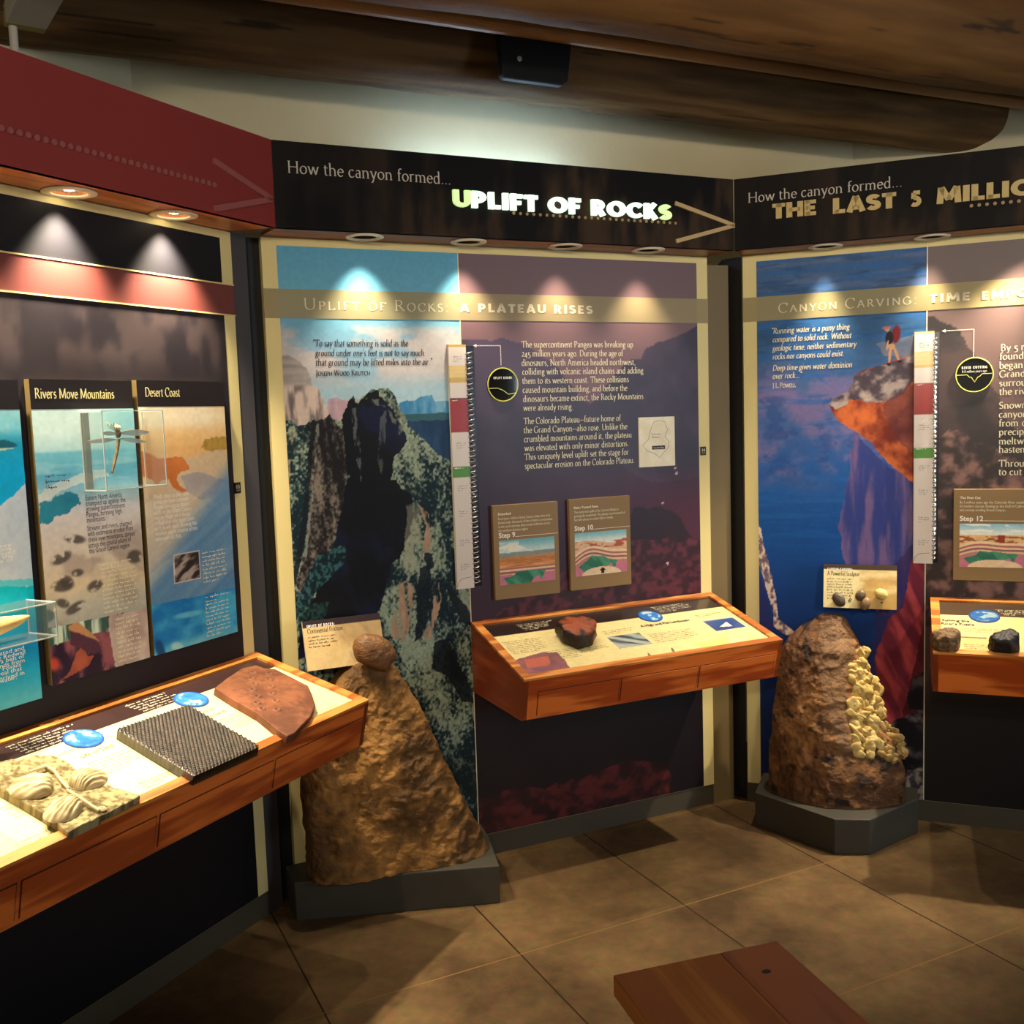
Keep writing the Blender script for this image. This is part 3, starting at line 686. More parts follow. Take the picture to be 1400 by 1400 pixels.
# left red header
hd = thing('header_sign', 'deep red header box with a row of studs and raised arrow at upper left', 'sign', L.P(-.9, ZB, D / 2))
mb = MB(); mb.box(L, -1.75, 0, ZB, ZT, D - .018, D); mb.build('fascia_board', m_red, hd)
soffit(hd, L, [(-1.75, D - .001), (0, D - .001), (-.034, 0), (-1.75, 0)], [(-.658, .05, .046), (-.313, .05, .046), (-1.003, .05, .046), (-1.348, .05, .046)], wood('soffit_wood_left', AL, (150, 80, 34), (186, 108, 50), .4))
mb = MB(); mb.box(L, -1.75, 0, ZT - .012, ZT, .0, D - .019); mb.build('top_board', m_black, hd)
m_redtrim = mat('arrow_red', (158, 86, 82), .5)
arrow(hd, fL, [(290, 219.5), (370, 272.5), (292, 285.5)], m_redtrim, .0085, .007)
a1, b1 = fL.at(292, 253); a0, b0 = fL.at(0, 173)
studs(hd, fL, a0, b1, a1, b1, 30, m_redtrim, .0072, .006)
for k, (u, c) in enumerate(((-.658, .05), (-.313, .05), (-1.003, .05), (-1.348, .05))):
    downlight(L, u, c, ['glowing round downlight under the red header, farther from its corner', 'glowing round downlight under the red header, nearer the corner', 'glowing round downlight under the red header beyond the left frame edge', 'glowing round downlight at the far hidden left end of the red header'][k], 'downlights under the red header', P_LEFT, .014, .066, .047, True, 84, .95, tilt=-3)
# middle header
hd = thing('header_sign', 'dark brown header with glowing letters reading UPLIFT OF ROCKS', 'sign', M_.P(MW / 2, ZB, D / 2))
mb = MB(); mb.box(M_, .001, MW - .001, ZB, ZT, D - .018, D - .001); mb.build('fascia_board', m_black, hd)
paint('fascia_print', fM, .002, MW - .002, ZB, ZT, 0, .008, mottled, m_hdr, hd)
hm = [(.3015, .075), (.6646, .075), (1.033, .078), (1.376, .082)]
soffit(hd, M_, [(0.002, D - .001), (MW - .002, D - .001), (1.70, 0), (-.015, 0)], [(u, c, .046) for u, c in hm], m_soff)
mb = MB(); write(mb, fM, 'How the canyon formed...', (392.5, 236), (617, 250.5), cap=.036, c=.001, weight=.85); mb.build('intro_text', mat('letter_cream', (206, 196, 180), .5), hd)
sp_ = []; write(None, fM, 'UPLIFT OF ROCKS', (618, 283), (917, 299), cap=.0545, c=.001, font='deco', depth=.012, split=sp_, weight=.78)
m_lit = emit('letter_lit', (226, 255, 228), .95); m_lit2 = emit('letter_lit_end', (204, 236, 160), .85)  # end letters dimmer and greener: the tube's falloff put into their emission
for k, m in enumerate(sp_): m.build('letter', m_lit2 if k in (0, len(sp_) - 1) else m_lit, hd)
m_gold = mat('arrow_gold', (196, 164, 110), .5)
a0, b0 = fM.at(702, 292.5); a1, b1 = fM.at(923, 304.6); studs(hd, fM, a0, (b0 + b1) / 2, a1, (b0 + b1) / 2, 27, mat('stud_gold', (168, 138, 84), .5), .0052, .004)
arrow(hd, fM, [(922, 278), (1003, 308.6), (923.5, 330)], m_gold, .0072, .007)
for k, (u, c) in enumerate(hm):
    downlight(M_, u, c, ['dark recessed downlight under the UPLIFT OF ROCKS header, leftmost of four', 'dark recessed downlight under the UPLIFT OF ROCKS header, second from the left', 'dark recessed downlight under the UPLIFT OF ROCKS header, third from the left', 'dark recessed downlight under the UPLIFT OF ROCKS header, rightmost of four'][k], 'downlights under the middle header', P_MID * (1.1, 1.0, .75, .75)[k], .05, size=78, blend=.9)
# right header
hd = thing('header_sign', 'dark brown header with unlit tan letters beginning THE LAST 5 MILLI', 'sign', R_.P(.9, ZB, D / 2))
mb = MB(); mb.box(R_, .001, 1.75, ZB, ZT, D - .018, D - .001); mb.build('fascia_board', m_black, hd)
paint('fascia_print', fR, .002, 1.75, ZB, ZT, 0, .008, mottled, m_hdr, hd)
hr = [(.3216, .06), (.6865, .06), (1.05, .06), (1.41, .06)]
soffit(hd, R_, [(0.002, D - .001), (1.75, D - .001), (1.75, 0), (.007, 0)], [(u, c, .046) for u, c in hr], wood('soffit_wood_right', AR, (110, 48, 26), (140, 66, 36), .45))
mb = MB(); write(mb, fR, 'How the canyon formed...', (1022, 277.5), (1234, 258.5), cap=.036, c=.001, weight=.85); mb.build('intro_text', mat('letter_cream', (206, 196, 180), .5), hd)
m_tan = mat('letter_tan', (206, 178, 110), .5)
sp_ = []
for t_, x0, y0, x1, y1 in (('THE', 1055.5, 300, 1118, 294), ('LAST', 1138, 293, 1226, 285), ('5', 1244, 283.5, 1260, 282), ('MILLION', 1280, 279.6, 1445, 264)):
    write(None, fR, t_, (x0, y0), (x1, y1), cap=.0545, c=.001, font='deco', depth=.006, split=sp_, weight=.86)
for m in sp_: m.build('letter', m_tan, hd)
a0, b0 = fR.at(1328, 281.5); a1, b1 = fR.at(1393, 274.5); studs(hd, fR, a0, b0, a1, b0, 7, mat('stud_gold', (168, 138, 84), .5), .0058, .004)
for k, (u, c) in enumerate(hr):
    downlight(R_, u, c, ['dark recessed downlight under THE LAST 5 MILLI header, nearest its left corner', 'dark recessed downlight under THE LAST 5 MILLI header, second from its left corner', 'dark recessed downlight of the right header just beyond the right frame edge', 'dark recessed downlight at the far hidden right end of the right header'][k], 'downlights under the right header', P_RIGHT * (1.5, 1.2, 6.2, .8)[k], .05, size=(62, 66, 62, 80)[k], blend=.9, tilt=(5, 4, 9, 4)[k], side=(-3, -3, -25, -8)[k])
# fluorescent tube behind the middle header
tb = thing('fluorescent_tube', 'cool white fluorescent tube hidden behind the backlit header', 'light fixture', M_.P(.95, 2.445, -.43))
mb = MB(); mb.tube([M_.P(.66, 2.50, -.43), M_.P(1.36, 2.50, -.43)], .014, 12); mb.build('tube', emit('tube_glow', (176, 214, 255), 40), tb)
mb = MB(); mb.box(M_, .62, 1.40, 2.445, 2.47, -.47, -.39); mb.build('channel', mat('fixture_white', (196, 186, 172), .5), tb)
# unseen fill lamps, added behind the viewer to brighten the panels
for k, (x, y, tx, ty, tz) in enumerate(((-.3, -.9, .0, 3.5, 2.15), (1.5, -.6, 1.7, 3.6, 2.15))):
    t = thing('track_lamp', ['warm track lamp behind the viewer, turned to the middle panel', 'warm track lamp right of the viewer, turned to the right panel'][k], 'lamp', (x, y, 2.42), 'track lamps of the room')
    dv = np.array([tx - x, ty - y, tz - (2.42)]); dv /= np.linalg.norm(dv); o_ = np.array([x, y, 2.42])
    mb = MB(); mb.tube([o_ - dv * .14, o_ - dv * .01], .045, 20); mb.build('lamp_head', m_black, t)
    mb = MB(); mb.tube([o_ - dv * .1, np.array([x - dv[0] * .1, y - dv[1] * .1, ZC])], .008, 8); mb.build('stem', m_black, t)
    ld = bpy.data.lights.new('lamp', 'SPOT'); ld.energy = P_FILL; ld.color = (1, .89, .72); ld.spot_size = R(70); ld.spot_blend = 1.0; ld.shadow_soft_size = .12
    lo = bpy.data.objects.new('lamp', ld); C.objects.link(lo); lo.parent = t; lo.rotation_euler = Vector(tuple(dv)).to_track_quat('-Z', 'Y').to_euler()

# ================================================================== exhibit panels
m_board = mat('board_cream', (230, 212, 146), .5, .03, 3)
m_print = printed('mural_print', .48, spec=.22); m_dkprint = printed('dark_print', .5, spec=.25)
m_ink = mat('ink_dark', (34, 30, 34), .6); m_white = mat('ink_white', (240, 232, 222), .5); m_cream = mat('ink_cream', (232, 222, 190), .5)
m_kick = mat('kick_paint', (74, 66, 50), .6, .08, 6)
m_seam = mat('seam_strip', (226, 214, 180), .4)
WHITE = np.array([1, 1, 1.0])

def uplift_left(cv):
    U, V = cv.U, cv.V
    cv.vgrad([(330, (92, 164, 200)), (395, (108, 178, 208)), (437, (112, 176, 206)), (480, (142, 178, 204)), (545, (166, 196, 210)), (620, (176, 200, 206)), (1140, (150, 170, 170))], 520)
    n = fbm(U * 7, V * 16, 5, 2); band = sm(V, cv.y(540), cv.y(500)) * sm(V, cv.y(438), cv.y(455))
    cv.mix(.75 * sm(n + .12 * sm(U, cv.x(500), cv.x(600)), .46, .66) * band, (216, 194, 186))
    n = fbm(U * 5 + 4, V * 20, 4, 8); cv.mix(.5 * sm(n, .5, .7) * band, (128, 156, 180))
    # pale cliff on the left
    m = cv.m([(380, 487), (395, 486), (402, 490), (410, 496), (420, 506), (425, 516), (428, 528), (436, 532), (440, 545), (446, 556), (455, 566), (466, 576), (466, 600), (380, 605)], .006, 40)
    st = fbm(U * 5, V * 70, 4, 4); vs = fbm(U * 60, V * 12, 4, 6); up = sm(V, cv.y(532, 400), cv.y(524, 400))
    c = lerp((128, 120, 120), (190, 180, 176), st) * up[..., None] + lerp((112, 100, 100), (212, 190, 178), sm(vs, .3, .65)) * (1 - up[..., None])
    cv.mix(m, c)
    cv.mix(m * (1 - up) * sm(V, cv.y(560), cv.y(590)) * .5 * sm(fbm(U * 20, V * 20, 3, 1), .4, .6), (176, 178, 158))
    m = cv.m([(447, 546), (462, 544), (472, 548), (482, 544), (492, 546), (492, 590), (450, 575)], .004, 60); cv.mix(m, lerp((170, 142, 158), (206, 176, 180), fbm(U * 70, V * 10, 3, 2)))
    # blue mesas on the right
    m = cv.m([(545, 551), (556, 547), (566, 548), (575, 543), (590, 540), (594, 549), (606, 548), (630, 547), (630, 575), (548, 572)], .003, 50)
    cv.mix(m, lerp((56, 124, 172), (108, 162, 194), sm(fbm(U * 55, V * 14, 4, 7), .35, .7) * .8 + .3 * sm(U, cv.x(592), cv.x(600))))
    m = cv.m([(550, 567), (560, 566), (630, 563), (630, 578), (560, 580)], .003); cv.mix(m, (52, 92, 104))
    m = cv.m([(552, 576), (630, 573), (630, 640), (560, 640)], .004); cv.mix(m, lerp((20, 42, 74), (48, 84, 122), fbm(U * 40, V * 10, 4, 9)))
    # the great dark fin
    sil = [(378, 577), (396, 574), (405, 583), (420, 582), (428, 571), (433, 576), (446, 570), (452, 565), (455, 572), (462, 576), (468, 574), (472, 560), (478, 547), (483, 541), (487, 551), (492, 545), (500, 537), (508, 533), (515, 534), (520, 531), (531, 532), (538, 540), (543, 549), (548, 562), (554, 570), (560, 584), (572, 594), (590, 612), (605, 624), (622, 636), (680, 640), (680, 1150), (378, 1210)]
    fin = cv.m(sil, .006, 45)
    trees = fbm(U * 140, V * 112, 3, 12); big = fbm(U * 14, V * 10, 3, 13); vst = fbm(U * 48 + V * 6, V * 8, 4, 14)
    lit = lerp((16, 36, 44), (150, 164, 142), sm(trees * .68 + vst * .32 + .8 * (big - .5), .36, .68))
    lit = lit * (.82 + .3 * fbm(U * 200, V * 160, 2, 3)[..., None])
    cv.mix(fin, lit)
    # brown streaked buttress on the left
    m = cv.m([(420, 582), (430, 571), (452, 566), (470, 590), (476, 640), (470, 700), (452, 760), (432, 800), (412, 815), (404, 800), (418, 740), (424, 680), (424, 630)], .008, 30)
    cv.mix(m * fin, lerp((26, 24, 26), (122, 112, 102), sm(vst * .6 + trees * .4, .36, .64)))
    m = cv.m([(426, 575), (432, 574), (424, 660), (416, 740), (404, 800), (398, 796), (412, 720), (420, 640)], .003); cv.mix(m * fin * .8, (14, 20, 26))
    m = cv.m([(433, 580), (437, 580), (428, 680), (420, 760), (408, 800), (404, 800), (416, 750), (424, 680)], .003, 60); cv.mix(m * fin * .7 * sm(fbm(U * 90, V * 40, 2, 5), .4, .6), (150, 156, 148))
    m = cv.m([(380, 580), (400, 585), (402, 600), (396, 660), (390, 660)], .01, 40); cv.mix(m * .5 * sm(vst, .4, .6), (196, 160, 120))
    # shadow in the middle
    sh = cv.m([(468, 574), (478, 548), (483, 542), (488, 552), (500, 538), (515, 534), (535, 560), (548, 580), (556, 602), (550, 612), (542, 622), (537, 640), (534, 655), (548, 664), (560, 676), (566, 700), (560, 730), (552, 744), (548, 762), (536, 772), (528, 800), (520, 828), (508, 850), (500, 870), (424, 900), (406, 900), (412, 850), (438, 800), (452, 760), (466, 706), (476, 650), (470, 610)], .010, 38, 21)
    shc = lerp((9, 10, 16), (16, 22, 52), sm(fbm(U * 9 + V * 7, V * 6 - U * 5, 4, 30), .45, .75))
    cv.mix(sh * fin * .97, shc)
    m = cv.m([(480, 560), (487, 556), (491, 600), (496, 640), (494, 660), (486, 620)], .003, 70); cv.mix(m * .8 * sm(fbm(U * 120, V * 30, 3, 3), .42, .6), (104, 112, 112))
    m = cv.m([(520, 570), (528, 560), (526, 620), (522, 650), (516, 630)], .004, 70); cv.mix(m * .6 * sm(fbm(U * 90, V * 20, 3, 8), .42, .6), (110, 116, 106))
    m = cv.m([(500, 545), (540, 545), (558, 580), (556, 600), (540, 590), (530, 560)], .006, 50); cv.mix(m * .75 * sm(fbm(U * 70, V * 40, 3, 18), .45, .62), (124, 128, 110))
    m = cv.m([(434, 760), (470, 744), (474, 764), (430, 812), (404, 850), (398, 836)], .006, 40); cv.mix(m * fin, lerp((12, 28, 36), (48, 92, 98), sm(trees, .4, .65)))
    m = cv.m([(408, 830), (450, 822), (440, 860), (408, 870)], .006, 40); cv.mix(m * .7, lerp((10, 30, 32), (40, 84, 78), sm(trees, .4, .65)))
    # warm outcrops
    for pts in ([(544, 798), (556, 794), (566, 806), (562, 850), (556, 876), (538, 874), (534, 862), (542, 830)], [(592, 800), (600, 796), (604, 816), (598, 850), (586, 876), (580, 868), (592, 836)], [(572, 690), (584, 700), (590, 740), (584, 764), (578, 750), (582, 720)]):
        m = cv.m(pts, .007, 40); cv.mix(m * sm(fbm(U * 60, V * 14, 4, 15), .34, .5), lerp((148, 116, 94), (198, 164, 138), fbm(U * 70, V * 20, 3, 4)))
    m = cv.m([(556, 690), (572, 684), (584, 740), (580, 770), (560, 790), (552, 770)], .008, 40); cv.mix(m * .55 * sm(vst, .42, .6), (164, 164, 138))
    # dark clefts and lower woods
    for pts in ([(574, 776), (590, 770), (588, 830), (576, 872), (566, 880), (570, 830)], [(594, 880), (612, 872), (622, 900), (640, 930), (648, 960), (630, 960), (612, 925), (590, 915)], [(580, 756), (592, 758), (594, 776), (584, 778)], [(610, 800), (640, 830), (650, 860), (630, 850)]):
        cv.mix(cv.m(pts, .008, 40) * .85, (16, 24, 32))
    low = sm(V, cv.y(1080, 640), cv.y(980, 620)); cv.mix(fin * .55 * (1 - low) * (1 - cv.m([(600, 1088), (660, 1088), (660, 1150), (600, 1150)])), (26, 34, 30))

def uplift_right(cv):
    U, V = cv.U, cv.V
    cv.vgrad([(345, (112, 88, 96)), (400, (116, 88, 90)), (470, (120, 88, 92)), (540, (112, 80, 94)), (600, (80, 56, 74)), (1100, (40, 14, 20))], 780)
    hl = [(600, 463), (640, 464), (660, 465), (675, 465), (688, 462), (705, 468), (722, 474), (742, 488), (762, 502), (776, 522), (790, 540), (800, 548), (808, 553), (820, 540), (840, 514), (858, 492), (876, 490), (884, 476), (900, 468), (925, 461), (953, 446), (1000, 430), (1000, 1150), (600, 1150)]
    far = cv.m(hl, .004, 30); n = fbm(U * 5, V * 4, 5, 3)
    z = cv.y(700, 800)
    c = lerp((52, 42, 60), (78, 62, 84), sm(n, .3, .7)); cv.mix(far, c)
    near = cv.m([(600, 600), (700, 560), (760, 580), (800, 600), (850, 640), (900, 660), (1000, 640), (1000, 1150), (600, 1150)], .02, 8)
    cv.mix(near * sm(V, cv.y(560, 800), cv.y(720, 800)), lerp((40, 22, 38), (66, 28, 50), n))
    cv.mix(far * .55 * sm(U, cv.x(760), cv.x(930)) * sm(V, cv.y(610, 900), cv.y(700, 900)), (92, 26, 52))
    cv.mix(.75 * cv.m([(860, 690), (905, 690), (940, 720), (960, 760), (960, 800), (840, 800)], .03, 9), (26, 10, 20))
    # dark scrub
    sc_ = fbm(U * 42, V * 48, 4, 6); band = cv.m([(600, 870), (700, 830), (760, 790), (830, 740), (900, 738), (1000, 740), (1000, 860), (600, 960)], .015, 20)
    cv.mix(band, lerp((46, 14, 26), (92, 36, 50), sm(sc_, .35, .68)))
    low = sm(V, cv.y(905, 800), cv.y(960, 800)); cv.mix(low, lerp((20, 14, 18), (34, 20, 26), n))  # shade under the counter, painted into the print as near black
    bot = cv.m([(640, 1095), (720, 1078), (790, 1070), (850, 1040), (912, 1044), (918, 1090), (700, 1150), (640, 1150)], .02, 14); cv.mix(bot, lerp((44, 16, 18), (96, 34, 36), sm(fbm(U * 26, V * 30, 4, 8), .35, .7)))  # red brush of the print, painted lighter where light reaches the foot
    for x, y in ((906, 688), (913, 770), (923, 640), (925, 647)): cv.mix(cv.ell(x, y, 1.6, 1.6), (226, 196, 200))

def carve_left(cv):
    U, V = cv.U, cv.V
    cv.vgrad([(345, (70, 104, 152)), (420, (52, 100, 150)), (500, (62, 104, 158)), (560, (88, 110, 170)), (640, (40, 96, 174)), (720, (18, 82, 160)), (800, (16, 70, 146)), (900, (16, 48, 112)), (1090, (14, 32, 70))], 1150)
    n = fbm(U * 4, V * 34, 5, 3); cv.mix(.45 * sm(n, .45, .7) * sm(V, cv.y(450), cv.y(420)), (126, 128, 168)); cv.mix(.4 * sm(fbm(U * 9, V * 60, 4, 5), .5, .7) * sm(V, cv.y(540), cv.y(440)), (28, 62, 100))
    n2 = fbm(U * 8, V * 9, 5, 8); m = sm(V, cv.y(690), cv.y(620)) * sm(V, cv.y(470), cv.y(540)); cv.mix(.8 * m * sm(n2, .4, .62), (138, 120, 172)); cv.mix(.5 * m * sm(fbm(U * 16, V * 22, 4, 9), .52, .68), (42, 78, 150))
    cv.mix(.5 * sm(fbm(U * 4, V * 50, 4, 19), .5, .72) * sm(V, cv.y(780), cv.y(700)), (34, 104, 186))
    # violet cliff under the ledge
    m = cv.m([(1168, 590), (1215, 640), (1260, 660), (1290, 660), (1290, 860), (1200, 840), (1150, 760), (1146, 720), (1162, 640)], .012, 22)
    vs = fbm(U * 38, V * 5, 5, 10); cv.mix(m * .9, lerp((56, 66, 142), (134, 100, 150), sm(vs, .32, .66)))
    m = cv.m([(1200, 800), (1290, 700), (1290, 900), (1210, 1010), (1190, 940)], .02, 18); cv.mix(m * .6, (64, 40, 96))
    # red wall lower right
    m = cv.m([(1258, 700), (1290, 680), (1290, 1000), (1215, 1010), (1206, 960), (1196, 900), (1212, 850), (1236, 830)], .008, 30); cv.mix(m, lerp((120, 38, 62), (196, 78, 84), sm(fbm(U * 30 + V * 14, V * 7, 4, 12), .3, .68)))
    m = cv.m([(1262, 860), (1290, 830), (1290, 1000), (1225, 1010), (1240, 950)], .01, 30); cv.mix(m * .7, (70, 18, 28))
    # overhanging ledge
    m = cv.m([(1133, 552), (1140, 545), (1160, 535), (1165, 525), (1168, 515), (1182, 505), (1200, 500), (1216, 495), (1240, 486), (1256, 482), (1290, 478), (1290, 668), (1248, 660), (1222, 640), (1204, 622), (1190, 604), (1170, 590), (1150, 578), (1140, 568)], .004, 45)
    orange = lerp((128, 50, 36), (226, 116, 62), sm(fbm(U * 18, V * 16, 5, 14), .3, .7)); grey = lerp((82, 70, 82), (196, 176, 168), sm(fbm(U * 26, V * 30, 5, 15), .3, .68))
    cv.mix(m, orange)
    top = cv.m([(1128, 552), (1160, 535), (1165, 525), (1168, 515), (1200, 500), (1290, 474), (1290, 540), (1250, 520), (1225, 545), (1200, 550), (1160, 548), (1142, 560)], .010, 30); cv.mix(m * top, grey)
    cv.mix(m * .65 * cv.m([(1205, 552), (1250, 524), (1290, 530), (1290, 620), (1240, 620), (1220, 590)], .012, 25), lerp((92, 44, 58), (150, 84, 84), fbm(U * 30, V * 30, 4, 2)))
    # rock shelf behind the hiker
    m = cv.m([(1198, 470), (1230, 462), (1260, 454), (1290, 452), (1290, 490), (1210, 488), (1204, 478)], .008, 40); cv.mix(m * .6, lerp((110, 106, 124), (178, 160, 152), fbm(U * 30, V * 40, 4, 4)))
    # hiker printed in the picture
    for x, y, rx, ry, ro, c in ((1225, 457, 6, 12, .15, (112, 24, 34)), (1216, 462, 5.5, 9, .1, (28, 24, 30)), (1219, 474, 5, 4, .1, (206, 150, 110)), (1216.5, 486, 2.0, 10, .1, (214, 160, 122)), (1226, 485, 2.0, 10, -.35, (206, 150, 112)), (1213, 450, 3.4, 3.6, 0, (196, 140, 110)), (1212, 448, 6, 1.8, -.1, (190, 110, 80)), (1215, 498, 3, 2, 0, (44, 32, 30)), (1230, 494, 3, 2, 0, (44, 32, 30)), (1213.5, 472, 1.4, 7, .15, (210, 160, 128))):
        cv.mix(cv.ell(x, y, rx, ry, ro), c)
    # sunlit edge lower left
    m = cv.m([(1030, 700), (1040, 722), (1048, 760), (1056, 790), (1060, 815), (1064, 845), (1074, 856), (1088, 864), (1086, 872), (1070, 866), (1058, 856), (1056, 830), (1046, 800), (1038, 770), (1030, 750)], .006, 50); cv.mix(m, lerp((120, 100, 118), (236, 214, 196), sm(fbm(U * 90, V * 60, 3, 6), .35, .6)))
    m = cv.m([(1030, 770), (1044, 800), (1056, 850), (1056, 880), (1030, 880)], .005, 40); cv.mix(m * .7, (52, 48, 104))
    # grey boulders lower right
    m = cv.m([(1212, 1000), (1222, 985), (1240, 978), (1252, 972), (1290, 968), (1290, 1110), (1240, 1110), (1232, 1040)], .006, 40); cv.mix(m, lerp((22, 20, 28), (120, 108, 112), sm(fbm(U * 20, V * 22, 5, 17), .42, .75)))
    m = cv.m([(1250, 925), (1262, 918), (1290, 920), (1290, 970), (1244, 970), (1240, 955)], .005, 40); cv.mix(m, lerp((24, 22, 32), (84, 78, 90), sm(fbm(U * 20, V * 22, 5, 18), .45, .75)))
    cv.mix(.8 * cv.m([(1240, 1052), (1290, 1045), (1290, 1110), (1236, 1110)], .006, 40), lerp((70, 60, 60), (178, 164, 150), sm(fbm(U * 60, V * 60, 3, 7), .35, .65)))

def carve_right(cv):
    U, V = cv.U, cv.V
    cv.vgrad([(345, (104, 84, 82)), (450, (108, 84, 80)), (560, (104, 78, 76)), (800, (92, 70, 68)), (1140, (30, 24, 26))], 1340)
    m = cv.m([(1250, 430), (1278, 432), (1286, 440), (1300, 446), (1312, 452), (1322, 470), (1336, 490), (1348, 520), (1366, 540), (1372, 570), (1400, 600), (1440, 610), (1900, 640), (1900, 760), (1250, 760)], .008, 25); n = fbm(U * 12, V * 11, 5, 4)
    cv.mix(m, lerp((36, 27, 30), (66, 48, 48), sm(n, .35, .7)))
    m = cv.m([(1250, 610), (1300, 590), (1360, 610), (1400, 640), (1900, 640), (1900, 860), (1250, 860)], .02, 14); r = fbm(U * 24, V * 26, 5, 6)
    cv.mix(m, lerp((40, 28, 30), (128, 94, 88), sm(r, .38, .72)))
    cv.mix(sm(V, cv.y(940, 1340), cv.y(900, 1340)) * 0 + (1 - sm(V, cv.y(985, 1340), cv.y(930, 1340))), (16, 14, 18))

def left_dark(cv):
    U, V = cv.U, cv.V; n = fbm(U * 6, V * 4, 5, 3); st = fbm(U * 30, V * 5, 4, 8)
    cv.col = lerp((32, 28, 34), (48, 40, 44), n)
    mid = sm(V, 1.70, 1.76) * sm(V, 1.935, 1.93); b_ = fbm(U * 11, V * 9, 5, 21); cv.mix(mid * .6 * sm(st * .25 + b_ * .75, .44, .62) * sm(V, 1.72, 1.82), (82, 68, 66))
    cv.mix(1 - sm(V, .80, .95), (20, 20, 24)); cv.mix((V > 2.0) * 1.0, (22, 21, 26))

def panel(name, label, fr, u0, u1, ptop, parts_fn):
    root = thing(name, label, 'exhibit panel', fr.P((u0 + u1) / 2, 0, 0))
    mb = MB(); mb.box(fr, u0, u1, ZP, ZB - .003, -.035, -.001); mb.build('board', m_board, root)
    mb = MB(); mb.box(fr, u0, u1, 0, ZP - .001, -.035, -.004); mb.build('toe_kick', m_kick, root)
    parts_fn(root, fr); return root
ZB0, ZB1 = 1.940, 2.033
def mid_parts(root, fr):
    u0 = fr.at(377.5, 336)[0]; us = fr.at(625.5, 345)[0]; ue = fr.at(952, 358)[0]; zt = 2.169
    paint('mural_print', fr, u0, us - .0015, ZP + .001, zt, 0, .0028, uplift_left, m_print, root, label='colour photograph of a dark rock fin against a blue sky')
    paint('mural_print', fr, us + .0015, ue, ZP + .001, zt, 0, .0055, uplift_right, printed('plum_print', .42, spec=.5), root, label='plum tinted photograph of a canyon at dusk')
    mb = MB(); mb.box(fr, us - .0015, us + .0015, ZP + .001, zt + .02, -.001, .0012); mb.build('seam_strip', m_seam, root)
    def band(cv):
        cv.col = np.zeros(cv.U.shape + (3,)) + np.array((158, 142, 98)) / 255.0
        cv.mix((cv.U > u0) * (cv.U < us) * .35, (134, 146, 128)); cv.mix((cv.U > us) * (cv.U < ue) * .5, (142, 124, 98))
    paint('title_band', fr, -.0165, 1.6985, ZB0, ZB1, .0014, .012, band, printed('band_print', .48, spec=.5), root)
    write_words('band_text', mat('band_ink', (228, 214, 180), .5), root, fr, 'Uplift of Rocks:', (414.5, 423), (614.5, 427), cap=.036, c=.0024, smallcaps=True, weight=.8, track=.09)
    write_words('band_text', mat('band_ink', (228, 214, 180), .5), root, fr, 'A PLATEAU RISES', (628, 426.5), (811, 428.5), cap=.031, c=.0024, font='deco', track=.12, weight=.7)
    mb = MB()
    for t, p, q in (('"To say that something is solid as the', (427.5, 473.5), (558, 475)), ("ground under one's feet is not to say much:", (431, 487), (582, 488)), ('that ground may be lifted miles into the air."', (431.5, 500), (591, 500))):
        write(mb, fr, t, p, q, cap=.0215, c=.001, slant=.16, weight=1.25)
    write(mb, fr, 'Joseph Wood Krutch', (432, 514), (506.5, 514), cap=.0185, c=.001, smallcaps=True, weight=1.2)
    mb.build('quotation_text', m_ink, root)
    mb = MB()
    for t, p, q in (('The supercontinent Pangea was breaking up', (713, 475), 866), ('245 million years ago. During the age of', (713, 487.5), 852), ('dinosaurs, North America headed northwest,', (713, 500.2), 869), ('colliding with volcanic island chains and adding', (714, 512.4), 880), ('them to its western coast. These collisions', (714, 524.8), 860), ('caused mountain building, and before the', (714.5, 537.2), 858), ('dinosaurs became extinct, the Rocky Mountains', (715, 549.6), 880), ('were already rising.', (715.5, 561.8), 784),
                    ('The Colorado Plateau_future home of', (716, 580), 849), ('the Grand Canyon_also rose. Unlike the', (716, 592.3), 858), ('crumbled mountains around it, the plateau', (716.5, 604.6), 864), ('was elevated with only minor distortions.', (717, 616.8), 860), ('This uniquely level uplift set the stage for', (717, 629), 860), ('spectacular erosion on the Colorado Plateau.', (717.5, 641.2), 868)):
        write(mb, fr, t, p, (q, p[1]), cap=.0225, c=.001, weight=1.05)
    mb.build('body_text', m_cream, root)
    dial(root, fr, (687, 526), .0605, 'uplift')
    mb = MB(); leader(mb, fr, (648, 472.5), (684, 472.5), (685, 500)); mb.build('leader_line', m_white, root)
def leader(mb, fr, p0, p1, p2):
    a0, b0 = fr.at(*p0); a1, _ = fr.at(*p1); _, b2 = fr.at(*p2)
    n = 24
    for k in range(n): t = a0 + (a1 - a0) * k / n; mb.add([fr.P(x, y, .001) for x, y in ((t, b0 - .0015), (t + (a1 - a0) / n * .6, b0 - .0015), (t + (a1 - a0) / n * .6, b0 + .0015), (t, b0 + .0015))], [(0, 1, 2, 3)])
    n = 18
    for k in range(n): t = b0 + (b2 - b0) * k / n; d = (b2 - b0) / n * .6; mb.add([fr.P(x, y, .001) for x, y in ((a1 - .0015, t), (a1 + .0015, t), (a1 + .0015, t + d), (a1 - .0015, t + d))], [(0, 1, 2, 3)])
    mb.add([fr.P(a0 - .004, b0, .001), fr.P(a0 + .009, b0 - .006, .001), fr.P(a0 + .009, b0 + .006, .001)], [(0, 1, 2)])
